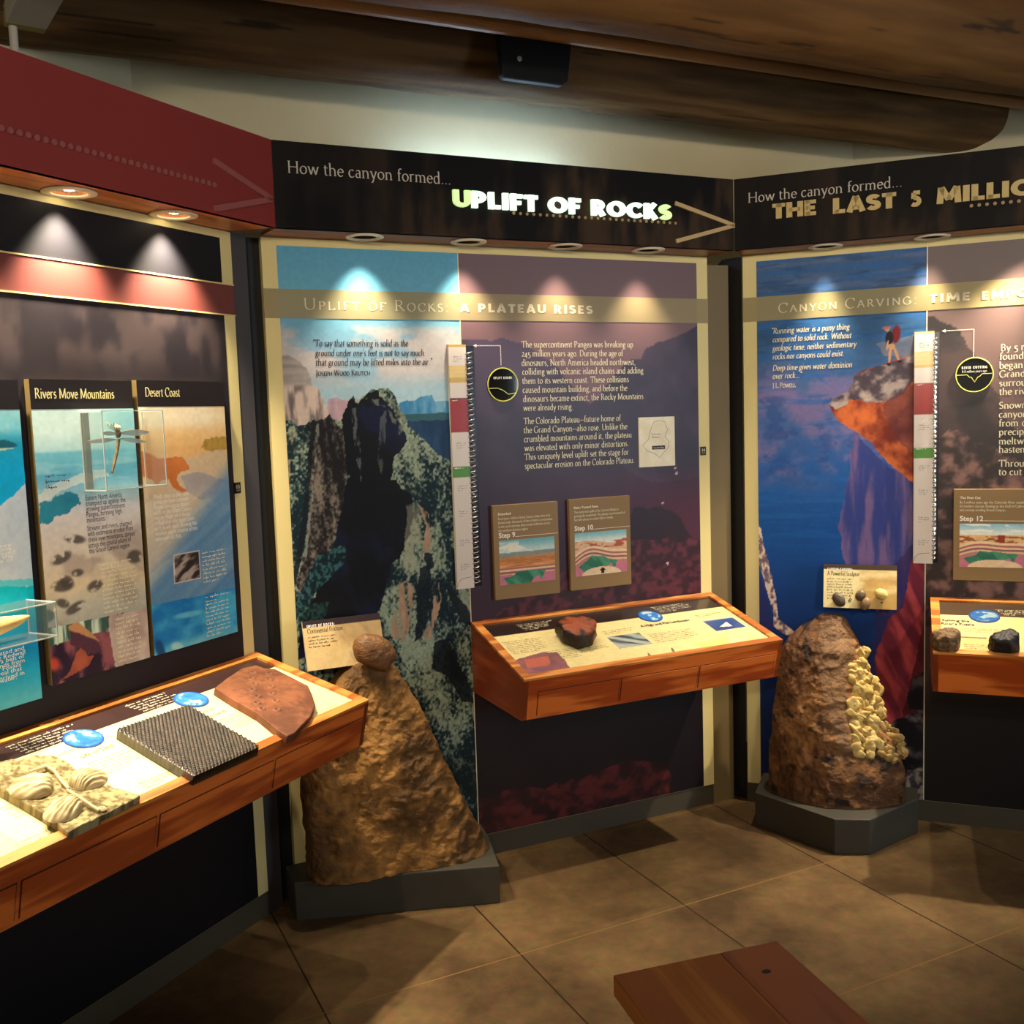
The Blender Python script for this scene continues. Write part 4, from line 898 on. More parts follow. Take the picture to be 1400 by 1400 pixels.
def dial(root, fr, c, r, kind):
    a, b = fr.at(*c)
    mb = MB(); mb.disc(fr, a, b, .0002, r, seg=48, c1=.004); d = mb.build('dial', mat('dial_black', (16, 16, 16), .05, coat=.6), root, label='black disc with a fine yellow rim')
    m_line = mat('dial_yellow', (206, 206, 96), .4)
    mb = MB(); mb.ring(fr, a, b, .004, r - .004, r, .0015, 48); mb.build('dial_rim', m_line, d)
    mb = MB()
    if kind == 'uplift':
        write(mb, fr, 'UPLIFT BEGINS', (a - .036, b + .020), (a + .036, 0), cap=.0085, c=.0046, font='deco', metric=True, weight=.75, track=.2)
        mb.build('dial_text', m_white, d)
        mb = MB(); pts = [(-.054, -.012), (-.02, -.012), (.0, -.02), (.02, -.034), (.05, -.03)]
        _ribbon(mb, fr, [(a + x, b + y) for x, y in pts], lambda x, y: (x, y), lambda an: .0012, .0046, 0); mb.build('dial_line', m_line, d)
    else:
        write(mb, fr, 'RIVER CUTTING', (a - .042, b + .022), (a + .042, 0), cap=.0095, c=.0046, font='deco', metric=True, weight=.75, track=.2)
        sans(mb, fr, '0-5 million years ago', (a - .041, b + .009), (a + .041, 0), size=.012, c=.0046, metric=True)
        mb.build('dial_text', m_white, d)
        mb = MB(); pts = [(-.061, .001), (-.024, .001), (-.016, -.008), (-.010, -.008), (.001, -.026), (.012, -.008), (.018, -.006), (.026, .003), (.061, .003)]
        _ribbon(mb, fr, [(a + x, b + y) for x, y in pts], lambda x, y: (x, y), lambda an: .0013, .0046, 0); mb.build('dial_line', m_line, d)
panel('exhibit_panel', 'middle tall exhibit panel about uplift with dark rock fin photograph', M_, -.0165, 1.6985, 2.169, mid_parts)

def right_parts(root, fr):
    u0 = fr.at(1034, 357)[0]; us = fr.at(1268, 342)[0]; zt = 2.169; ue = 1.72
    paint('mural_print', fr, u0, us - .0015, ZP + .001, zt, 0, .0028, carve_left, m_print, root, label='colour photograph of a hiker on a ledge over a blue canyon')
    paint('mural_print', fr, us + .0015, 1.668, ZP + .001, zt, 0, .0055, carve_right, printed('plum_print', .42, spec=.5), root, label='brown tinted photograph of a canyon bend')
    mb = MB(); mb.box(fr, us - .002, us + .002, ZP + .001, zt + .02, -.001, .0012); mb.build('seam_strip', m_seam, root)
    def band(cv):
        cv.col = np.zeros(cv.U.shape + (3,)) + np.array((158, 142, 92)) / 255.0
        cv.mix((cv.U > u0) * (cv.U < us) * .35, (122, 124, 104)); cv.mix((cv.U > us) * .4, (160, 140, 100))
    paint('title_band', fr, .008, 1.72, ZB0, ZB1, .0014, .012, band, printed('band_print', .48, spec=.5), root)
    mk = mat('band_ink', (228, 214, 180), .5)
    write_words('band_text', mk, root, fr, 'Canyon Carving:', (1063.5, 427.7), (1254.5, 416), cap=.036, c=.0024, smallcaps=True, weight=.8, track=.09)
    write_words('band_text', mk, root, fr, 'TIME', (1270, 414.3), (1327, 411), cap=.031, c=.0024, font='deco', track=.14, weight=.7); write_words('band_text', mk, root, fr, 'EMPOWERS', (1341.5, 410), (1472, 404), cap=.031, c=.0024, font='deco', track=.14, weight=.7)
    mb = MB()
    for t, p, q in (('"Running water is a puny thing', (1054, 456.5), 1161.5), ('compared to solid rock. Without', (1056, 468), 1164), ('geologic time, neither sedimentary', (1056, 480), 1170.6), ('rocks nor canyons could exist.', (1056, 491.5), 1154), ('Deep time gives water dominion', (1056, 507), 1165), ('over rock..."', (1056, 518), 1096)):
        write(mb, fr, t, p, (q, p[1]), cap=.0215, c=.001, slant=.2, weight=1.3)
    write(mb, fr, 'J.L.Powell', (1056, 530.5), (1088, 530), cap=.019, c=.001, smallcaps=True, weight=1.2)
    mb.build('quotation_text', m_cream, root)
    mb = MB()
    for t, x, y in (('By 5 million', 1367.5, 480), ('found in', 1366.4, 491.9), ('began cutting', 1365.9, 504.3), ('Grand Canyon', 1365.9, 516), ('surrounding', 1365.8, 528.3), ('the river', 1365.8, 540), ('Snowmelt', 1365.4, 558.8), ('canyon', 1365.4, 571), ('from distant', 1365.4, 583), ('precipitation', 1365.4, 595), ('meltwater', 1365.3, 607.6), ('hastened', 1365.3, 619), ('Through', 1365, 638), ('to cut deeper', 1365, 649.6)):
        write(mb, fr, t, (x, y), None, cap=.024, c=.001, weight=1.1)
    mb.build('body_text', m_cream, root)
    dial(root, fr, (1332, 512.5), .0635, 'river')
    mb = MB(); leader(mb, fr, (1289, 452.5), (1331.5, 451.5), (1332.5, 491)); mb.build('leader_line', m_white, root)
panel('exhibit_panel', 'right tall exhibit panel about canyon carving with hiker on ledge photograph', R_, .008, 1.72, 2.169, right_parts)

def left_parts(root, fr):
    us = fr.at(300.5, 330)[0]; zt = fr.at(300.5, 325)[1]
    paint('mural_print', fr, -1.74, us, ZP + .001, zt, 0, .012, left_dark, m_dkprint, root, label='near black print with faint cliff texture')
    mb = MB(); mb.box(fr, -1.74, -.0345, ZB0, ZB1, 0, .0014); mb.build('title_band', mat('band_red', (118, 60, 54), .5, .04, 3, spec=.3), root)
    for z in (ZB0, ZB1):
        mb = MB(); mb.box(fr, -1.74, -.0345, z - .002, z + .002, 0, .003); mb.build('band_edge', mat('edge_gold', (232, 206, 140), .35), root)
panel('exhibit_panel', 'left dark exhibit panel with a red band lit by two pools of light', L, -1.745, -.034, 2.169, left_parts)

# ================================================================== spiral bound time strips, plaques, cards, tags
def strip(name, label, fr, xl, xr, xs, yt, yb):
    """long page of a spiral binding hung beside the seam"""
    a0, b1 = fr.at(*xl, .012); a1 = fr.at(*xr, .012)[0]; a2 = fr.at(*xs, .012)[0]; b0 = fr.at(xl[0] + (yb[0] - xl[0]), yb[1], .012)[1]
    t = thing(name, label, 'wall strip', fr.P((a0 + a1) / 2, b0, 0))
    mb = MB(); mb.box(fr, a0, a1, b0, b1, .002, .0115); mb.build('page_board', mat('page_edge', (206, 196, 176), .5), t)
    H = b1 - b0
    def page(cv):
        cv.col = np.zeros(cv.U.shape + (3,)) + np.array((226, 214, 206)) / 255.0; v = (b1 - cv.V) / H; u = (cv.U - a0) / (a1 - a0)
        cv.mix((v < .012) * 1.0, (204, 168, 84)); cv.mix((v > .085) * (v < .155) * 1.0, lerp((206, 172, 96), (232, 204, 140), sm(fbm(cv.U * 8, cv.V * 60, 3, 1), .3, .7)))
        cv.mix((v > .218) * (v < .355) * 1.0, (160, 44, 40)); cv.mix((v > .495) * (v < .54) * 1.0, (86, 148, 62))
        cv.mix(((v > .217) & (v < .220)) * 1.0, (70, 30, 28)); cv.mix((u < .02) * .6, (120, 100, 80))
    paint('page', fr, a0, a1, b0, b1, .0125, .0035, page, printed('page_print', .22, spec=.6, coat=.5), t)
    mb = MB(); rn = random.Random(4)
    for v in (.05, .40, .575, .68, .80, .90): greek(mb, fr, a0 + .018, a1 - .012, b1 - v * H, 3, .008, .0045, .0132, seed=int(v * 100))
    mb.build('page_text', mat('ink_grey', (120, 112, 112), .6), t)
    mb = MB(); greek(mb, fr, a0 + .008, a1 - .006, b1 - .226 * H, 1, .5, .006, .0132, seed=3, just=True); greek(mb, fr, a0 + .008, a1 - .006, b1 - .502 * H, 1, .5, .006, .0132, seed=5, just=True); mb.build('band_label', m_white, t)
    mb = MB(); mb.box(fr, a1 + .001, a2, b0 + .004, b1 - .004, .002, .006); mb.build('spine', mat('spine_black', (18, 15, 24), .25, coat=.5), t)
    mb = MB(); n = 46; pitch = (H - .03) / n; pth = []
    for k in range(n):
        for g in range(9):
            an = math.pi * (g / 8); c = .013 + .010 * math.sin(an)
            pth.append(fr.P(a1 - .004 + (a2 - a1) * .78 * (1 - math.cos(an)) / 2, b0 + .015 + pitch * (k + .5 * g / 8), c))
    mb.tube(pth, .0014, 6); mb.build('spiral_wire', mat('wire_steel', (214, 210, 214), .25, metal=.85), t, smooth=True)
    mb = MB(); _ribbon(mb, fr, Ar(a0 + .03, b0 + .008, .027, .03, 180, 100) + [(a1 - .01, b0 + .04)], lambda x, y: (x, y), lambda an: .0007, .0132, 0); mb.build('corner_line', m_ink, t)
    return t
strip('timeline_strip', 'tall white spiral bound time strip with red and green bands beside the dark rock fin', M_, (612, 471), (636.5, 470), (648.5, 470), 0, (625, 806))
strip('timeline_strip', 'tall white spiral bound time strip with red and green bands beside the hiker picture', R_, (1250, 454), (1277.5, 454), (1284.5, 454), 0, (1248, 770))

m_brown = mat('plaque_brown', (142, 112, 70), .5, .03, 5)
def plaque(label, fr, a0, a1, b0, b1, title, lines, step, kind, tw=None):
    t = thing('step_plaque', label, 'plaque', fr.P((a0 + a1) / 2, b0, 0), 'step plaques on the panels')
    mb = MB(); mb.box(fr, a0, a1, b0, b1, .0005, .018); mb.build('plaque_board', m_brown, t, bevel=.0012)
    c = .0184; W_, H = a1 - a0, b1 - b0; p0, p1, q1, q0 = a0 + .075 * W_, b0 + .135 * H if kind else b0 + .15 * H, a0 + .93 * W_, b0 + .625 * H
    p1 = b0 + .15 * H
    def art(cv):
        u = (cv.U - p0) / (q1 - p0); v = (cv.V - p1) / (q0 - p1)      # 0 bottom .. 1 top
        n = fbm(u * 7, v * 9, 4, kind); s_ = fbm(u * 3, v * 22, 4, kind + 3)
        if kind == 9:
            cv.col = lerp((110, 176, 190), (196, 216, 214), sm(v, 1.0, .72)); cv.mix(.9 * sm(fbm(u * 4, v * 9, 4, 2), .5, .62) * sm(v, .7, .76) * sm(v, 1, .9), (240, 234, 220))
            cv.mix((v < .72 + .03 * (n - .5)) * 1.0, lerp((120, 140, 144), (150, 156, 146), s_)); cv.mix(sm(v, .66, .58), lerp((190, 120, 70), (232, 160, 100), sm(s_, .3, .7))); cv.mix(.6 * sm(v, .42, .5) * sm(v, .64, .56) * sm(s_, .5, .64), (96, 84, 66))
            cv.mix(sm(v, .40, .36), (226, 196, 164)); wv = v
        elif kind == 10:
            cv.col = lerp((130, 190, 206), (224, 232, 226), sm(v, 1.0, .78)); cv.mix((v < .76 + .05 * np.sin(u * 5 + .5) + .02 * (n - .5)) * 1.0, lerp((214, 160, 130), (236, 204, 170), n)); cv.mix(.9 * sm(fbm(u * 6, v * 16, 3, 8), .54, .6) * (v < .8) * (v > .62), (178, 84, 66)); wv = v - .16 * np.sin(np.clip(u, 0, 1) * math.pi) * 1.0 - .06 * np.sin(u * 7); cv.mix((wv < .50) * 1.0, (236, 208, 176))
        else:
            cv.col = lerp((150, 200, 220), (236, 238, 230), sm(v, 1.0, .74)); cv.mix(.9 * sm(fbm(u * 4, v * 12, 4, 6), .48, .6) * (v > .8), (248, 246, 238)); cv.mix((v < .74 + .015 * (n - .5)) * 1.0, lerp((226, 172, 112), (240, 206, 150), n)); cv.mix(.9 * sm(fbm(u * 7, v * 14, 3, 8), .54, .6) * (v < .72) * (v > .56), (150, 84, 56)); cv.mix((np.abs(u - .58 - .1 * (v - .6) + .03 * (s_ - .5)) < .05 + .05 * (.74 - v)) * (v < .74) * (v > .48) * 1.0, (158, 62, 44)); wv = v - .10 * np.sin(np.clip(u, 0, 1) * math.pi) - .03 * np.sin(u * 8); cv.mix((wv < .50) * 1.0, (238, 206, 170))
        top = .44 if kind != 9 else .38
        for k, cc in enumerate(((176, 110, 104), (232, 200, 168), (150, 92, 92), (224, 190, 160), (188, 128, 120))):
            z1 = top - .045 * k; cv.mix(sm(wv, z1 + .006, z1 - .006), cc)
        base = .22 if kind == 9 else .20
        cv.mix((wv < base + .015 * (n - .5)) * 1.0, lerp((190, 110, 138), (204, 126, 148), n))
        bl = inpoly(u + .03 * (n - .5), wv + .03 * (s_ - .5), [(.06, .16), (.22, .18), (.30, .27), (.42, .26), (.52, .30), (.64, .27), (.74, .26), (.82, .24), (.78, .12), (.74, .04), (.70, .16), (.60, .08), (.52, -.06), (.20, -.12)])
        cv.mix(bl * 1.0, lerp((46, 110, 90), (84, 152, 122), sm(fbm(u * 16 + v * 10, v * 4, 3, 4), .3, .7)))
        if kind != 9:
            cv.mix((v < .18 * np.sqrt(np.clip(1 - ((u - .5) / .38) ** 2, 0, 1)) - .0) * 1.0, lerp((222, 190, 156), (236, 210, 180), n))
        if kind == 10:
            cv.mix(inpoly(u, v, [(.49, .02), (.55, .02), (.55, .09), (.58, .09), (.52, .17), (.46, .09), (.49, .09)]) * 1.0, (40, 26, 18))
    paint('picture', fr, p0, q1, p1, q0, c, .0022, art, m_print, t)
    mb = MB(); sans(mb, fr, title, (a0 + .075 * W_, b0 + .895 * H), None, size=.0125, c=c, bold=.03, metric=True)
    for k, ln in enumerate(lines): sans(mb, fr, ln, (a0 + .075 * W_, b0 + (.845 - .042 * k) * H), (a0 + .075 * W_ + tw[k] * W_, 0), size=.0135, c=c, metric=True)
    mb.build('caption_text', m_cream, t)
    mb = MB(); sans(mb, fr, step, (a0 + .075 * W_, b0 + .655 * H), None, size=.026, c=c, bold=.025, metric=True)
    mb.box(fr, a0 + (.075 + (.25 if len(step) == 6 else .29)) * W_, a1 - .002, b0 + .655 * H, b0 + .655 * H + .0015, c - .0008, c); mb.build('step_text', m_white, t)
plaque('brown step plaque headed Step 9 on the plum panel', M_, .745, 1.006, .948, 1.288, 'Entombed', ['Rock layers visible in Grand Canyon today were once', 'buried under thousands of feet of debris as mountains', 'to the south and west shed eroded sediments across', 'the northern Arizona region.'], 'Step 9', 9, (.80, .83, .79, .45))
plaque('brown step plaque headed Step 10 on the plum panel', M_, 1.053, 1.314, .95, 1.29, 'Rising Toward Fame', ['The nearly level uplift of the Colorado Plateau is', 'geologically exceptional. The plateau rose thousands of', 'feet with almost no evident folds or breaks.'], 'Step 10', 10, (.73, .84, .64))
plaque('brown step plaque headed Step 12 above the right counter', R_, .768, 1.045, .945, 1.283, 'The First Cut', ['By 5 million years ago the Colorado River established', 'its modern course, flowing to the Gulf of California', 'and actively eroding Grand Canyon.'], 'Step 12', 12, (.84, .81, .55))
def tagplate(label, fr, x, y, txt):
    a, b = fr.at(x, y, .003); t = thing('number_tag', label, 'tag', fr.P(a, b - .016, 0), 'number tags on the cream edges')
    mb = MB(); mb.box(fr, a - .0125, a + .0125, b - .017, b + .017, .0002, .004); mb.build('tag_plate', mat('tag_black', (18, 16, 16), .4), t)
    mb = MB(); sans(mb, fr, txt, (a - .006, b - .002), (a + .007, 0), size=.016, c=.0043, bold=.02, metric=True); mb.build('tag_text', m_cream, t)
    mb = MB()
    for q in (-.005, 0, .005): mb.disc(fr, a + q, b - .009 + abs(q) * .3, .004, .0011, seg=8, c1=.005)
    mb.build('braille_dots', m_cream, t)
tagplate('small black number tag reading 13 on the left cream edge', L, 325, 667, '13')
tagplate('small black number tag reading 14 on the cream edge of the plum panel', M_, 961.5, 616.5, '14')
# map card
a0, b1 = M_.at(873, 571, .004); a1, b0 = M_.at(923, 637, .004); b0 = M_.at(875, 639, .004)[1]; a0 = M_.at(873.5, 600, .004)[0]
t = thing('map_card', 'small cream map card with a plateau outline on the plum panel', 'map', M_.P((a0 + a1) / 2, b0, 0))
def mapart(cv):
    n = fbm(cv.U * 40, cv.V * 40, 4, 2); cv.col = lerp((226, 214, 184), (248, 242, 222), n)
paint('map_print', M_, a0, a1, b0, b1, .0045, .004, mapart, m_print, t)
mb = MB(); mb.box(M_, a0 - .0005, a1 + .0005, b0 - .0005, b1 + .0005, .0003, .004); mb.build('card_board', mat('page_edge', (206, 196, 176), .5), t)
mb = MB(); w_, h_ = a1 - a0, b1 - b0
ol = [(.55, .93), (.72, .90), (.80, .74), (.72, .60), (.84, .50), (.80, .36), (.66, .26), (.56, .17), (.44, .26), (.22, .32), (.10, .44), (.26, .56), (.34, .78), (.42, .90), (.55, .93)]
_ribbon(mb, M_, [(a0 + x * w_, b0 + y * h_) for x, y in ol], lambda x, y: (x, y), lambda an: .0008, .0048, 0); mb.build('outline', mat('ink_grey', (120, 112, 112), .6), t)
mb = MB(); mb.box(M_, a0 + .36 * w_, a0 + .72 * w_, b0 + .345 * h_, b0 + .42 * h_, .0046, .0052); mb.build('here_label', m_ink, t)
mb = MB(); sans(mb, M_, 'You Are Here', (a0 + .39 * w_, b0 + .365 * h_), (a0 + .69 * w_, 0), size=.009, c=.0056, metric=True); mb.build('here_text', m_white, t)
mb = MB(); sans(mb, M_, 'Colorado', (a0 + .34 * w_, b0 + .64 * h_), (a0 + .60 * w_, 0), size=.0095, c=.0048, metric=True); sans(mb, M_, 'Plateau', (a0 + .36 * w_, b0 + .58 * h_), (a0 + .58 * w_, 0), size=.0095, c=.0048, metric=True); mb.build('map_text', m_ink, t)

# ---- specimen cards on brackets
def rockmesh(center, axes, rad, amp, seed, fr_=5.0, sub=5, flat_=0.0):
    bm = bmesh.new(); bmesh.ops.create_icosphere(bm, subdivisions=sub, radius=1.0); bm.verts.ensure_lookup_table()
    v = np.array([x.co[:] for x in bm.verts]); f = [tuple(q.index for q in p.verts) for p in bm.faces]; bm.free()
    n = fbm(v[:, 0] * fr_ + 9 + v[:, 2] * 2.3, v[:, 1] * fr_ + 4 - v[:, 2] * 3.1, 4, seed) - .5; n2 = fbm(v[:, 0] * 2 + v[:, 2] * 1.7, v[:, 1] * 2 - v[:, 2] + 5, 2, seed + 7) - .5
    if flat_:
        rn = np.random.RandomState(seed)
        for _ in range(9):
            d = rn.normal(size=3); d /= np.linalg.norm(d); k = v @ d; cut = 1 - flat_ * (.5 + rn.rand()); v = v - np.clip(k - cut, 0, None)[:, None] * d
    v = v * (1 + amp * 2 * n + amp * 2.2 * n2)[:, None]
    A = np.stack(axes); P = np.asarray(center) + (v * np.asarray(rad)) @ A
    return P, f
def rock(name, label, cat, center, axes, rad, amp, seed, m, parent=None, **k):
    P, f = rockmesh(center, axes, rad, amp, seed, **k); mb = MB(); mb.add(P, f)
    o = mb.build(name, m, parent, smooth=True); 
    if label: tag(o, label, cat, k.get('group'))
    return o
def card(label, fr, tl, tr, bl, br, ct, cb, head, title, art, seed):
    """a small lectern style card leaning on a bracket; corners are image points"""
    at_, bt = fr.at(*tl, ct); au, _ = fr.at(*tr, ct); ab, bb = fr.at(*bl, cb); ac, _ = fr.at(*br, cb)
    a0, a1 = (at_ + ab) / 2, (au + ac) / 2
    p = fr.P(a0, bb, cb); q = fr.P(a0, bt, ct); B = (q - p); hh = np.linalg.norm(B); B /= hh; N = np.cross(fr.A, B)
    K = Fr(p, fr.A, B, N); W_ = a1 - a0
    t = thing('specimen_card', label, 'specimen card', fr.P((a0 + a1) / 2, bb, cb))
    mb = MB(); mb.box(K, 0, W_, 0, hh, -.012, -.0006); mb.build('card_plate', mat('page_edge', (206, 196, 176), .5), t)
    mb = MB(); k1, k2 = cb + (ct - cb) * .02 / (bt - bb) - .0135, cb + (ct - cb) * .05 / (bt - bb) - .0135
    pr = [(bb + .02, .001), (bb + .05, .001), (bb + .05, k2), (bb + .02, k1)]; mb.prism([fr.P(a0 + .04, z, c) for z, c in pr], [fr.P(a1 - .04, z, c) for z, c in pr]); mb.build('bracket', m_black, t)
    paint('card_print', K, 0, W_, 0, hh, 0, .003, lambda cv: art(cv, W_, hh), m_print, t)
    mb = MB(); write(mb, K, head, (W_ * .05, hh * .855), (W_ * .40, 0), cap=.010, c=.0006, font='deco', metric=True, weight=.85, track=.15); mb.build('heading_text', m_white, t)
    mb = MB(); write(mb, K, title, (W_ * .05, hh * .745), (W_ * .50, 0), cap=.0145, c=.0006, metric=True, weight=1.1)
    greek(mb, K, W_ * .05, W_ * .42, hh * .655, seed, .0105, .0056, .0006, seed); mb.build('card_text', m_ink, t)
    return t, K, W_, hh
def art1(cv, W_, h):
    n = fbm(cv.U * 18, cv.V * 18, 4, 3); u, v = cv.U / W_, cv.V / h
    cv.col = lerp((212, 180, 124), (226, 198, 142), n); cv.mix(.8 * sm(u, .35, .6) * sm(v, .3, .6), lerp((150, 122, 82), (190, 160, 112), n))
    cv.mix(inpoly(u, v, [(.40, .0), (.47, .0), (.60, .36), (.55, .38)]) * .9, (224, 200, 150)); cv.mix(.5 * sm(fbm(cv.U * 30 + cv.V * 14, cv.V * 10, 3, 5), .5, .7) * (u > .4), (142, 114, 78))
    cv.mix((v > .86) * 1.0, (52, 40, 44))
t, K, W_, hh = card('tan specimen card titled Continental Friction leaning above the big slab of rock', M_, (413, 850), (519, 835), (421, 918), (527, 901), .06, .11, 'UPLIFT OF ROCKS:', 'Continental Friction', art1, 4)
cob = M_.P(*M_.at(513, 892, .165), .165)
mrock = mat('cobble_brown', (128, 88, 50), .45, .35, 30, .5, 60, stretch=(1, 3, 3))
def faceted(name, label, cat, fr, outline, c, depth, m, seed, bulge=.5, parent=None, nr=12, rough=.035):
    """rock whose outline is known: dome swept inwards from the outline on both faces"""
    pts = np.array([fr.at(x, y, c) for x, y in outline]); n = 72
    seg = np.linalg.norm(np.roll(pts, -1, 0) - pts, axis=1); cum = np.concatenate([[0], np.cumsum(seg)]); tt = np.linspace(0, cum[-1], n, endpoint=False)
    cl = np.vstack([pts, pts[:1]]); B = np.stack([np.interp(tt, cum, cl[:, 0]), np.interp(tt, cum, cl[:, 1])], 1); ctr = B.mean(0); sz = np.abs(B - ctr).max()
    V = []; Fc = []
    lev = [(1 - k / nr) for k in range(nr)]
    def ringp(s, sign):
        h = depth * (1 - s ** 3) ** bulge; q = ctr + (B - ctr) * s
        nn = fbm(q[:, 0] / sz * 3 + seed, q[:, 1] / sz * 3, 4, seed) - .5
        return np.array([fr.P(x, y, c + sign * h + rough * depth * 4 * k * (1 - s * .5) + (.0)) for (x, y), k in zip(q, nn)])
    rings = [ringp(s, -1) for s in lev[::-1]] + [ringp(s, 1) for s in lev[1:]]
    for q in rings: V.append(q)
    k = len(rings); V = np.concatenate(V); f = [(i * n + j, i * n + (j + 1) % n, (i + 1) * n + (j + 1) % n, (i + 1) * n + j) for i in range(k - 1) for j in range(n)]
    mb = MB(); mb.add(V, f + [tuple(range(n))[::-1], tuple((k - 1) * n + j for j in range(n))])
    o = mb.build(name, m, parent, smooth=True)
    if label: tag(o, label, cat)
    return o
faceted('cobble', 'striated brown cobble in front of the Continental Friction card', 'rock', M_, [(482, 885), (485, 874), (498, 866), (518, 868), (532, 876), (541, 890), (542, 898), (534, 908), (528, 918), (512, 915), (500, 910), (488, 904), (484, 896)], .17, .045, mrock, 3)
def art2(cv, W_, h):
    n = fbm(cv.U * 12, cv.V * 30, 4, 3); u, v = cv.U / W_, cv.V / h
    cv.col = np.zeros(cv.U.shape + (3,)) + np.array((240, 222, 166)) / 255; cv.mix(sm(u, .40, .55), lerp((196, 160, 96), (236, 214, 160), sm(n, .3, .7))); cv.mix(sm(v, .36, .30) * sm(u, .42, .56), (198, 160, 92)); cv.mix((v > .88) * 1.0, (70, 54, 40))
    cv.mix((((u - .80) / .012) ** 2 + ((v - .16) / .022) ** 2 < 1) * 1.0, (24, 18, 14))
t, K, W_, hh = card('cream specimen card titled A Powerful Sculptor above the tall boulder', R_, (1127, 771), (1227, 775), (1125, 830), (1225, 834), .05, .085, 'CANYON CARVING:', 'A Powerful Sculptor', art2, 8)
for k, (x, y, rx, ry, ro, col, lab) in enumerate(((1147, 820, 11, 8, -.9, (78, 66, 52), 'dark grey oval cobble at the lower left of the Powerful Sculptor card'), (1176.5, 814, 8.2, 7, .9, (96, 76, 54), 'upper brown cobble at the middle of the Powerful Sculptor card'), (1183, 825.5, 9.6, 7, 1.2, (132, 104, 70), 'lower brown speckled cobble overlapping the card bottom edge'), (1205, 812, 9.5, 7.5, -.4, (222, 196, 120), 'pale yellow cobble at the right of the Powerful Sculptor card'))):
    a, b = K.at(x, y, .012); u1 = abs(K.at(x + 1, y, .012)[0] - a)
    ax = (K.A * math.cos(ro) + K.B * math.sin(ro), -K.A * math.sin(ro) + K.B * math.cos(ro), K.N)
    tag(rock('cobble', None, None, K.P(a, b, .014), ax, (rx * u1, ry * u1, .0135), .035, 20 + k, mat('cobble_%s' % ('slate', 'umber', 'speckled', 'yellow')[k], col, .45, .12, 60, .1, 120), sub=4, fr_=2), lab, 'rock', 'cobbles on the Powerful Sculptor card')
mb = MB(); a, b = K.at(1162, 820, .002)
_ribbon(mb, K, [(a - .006, b - .008), (a - .002, b + .002), (a + .004, b + .007)], lambda x, y: (x, y), lambda an: .0016, .0012, 0)
_ribbon(mb, K, [(a - .001, b - .009), (a + .002, b - .002), (a + .007, b + .002)], lambda x, y: (x, y), lambda an: .0016, .0012, 0); mb.build('card_mark', m_ink, t)

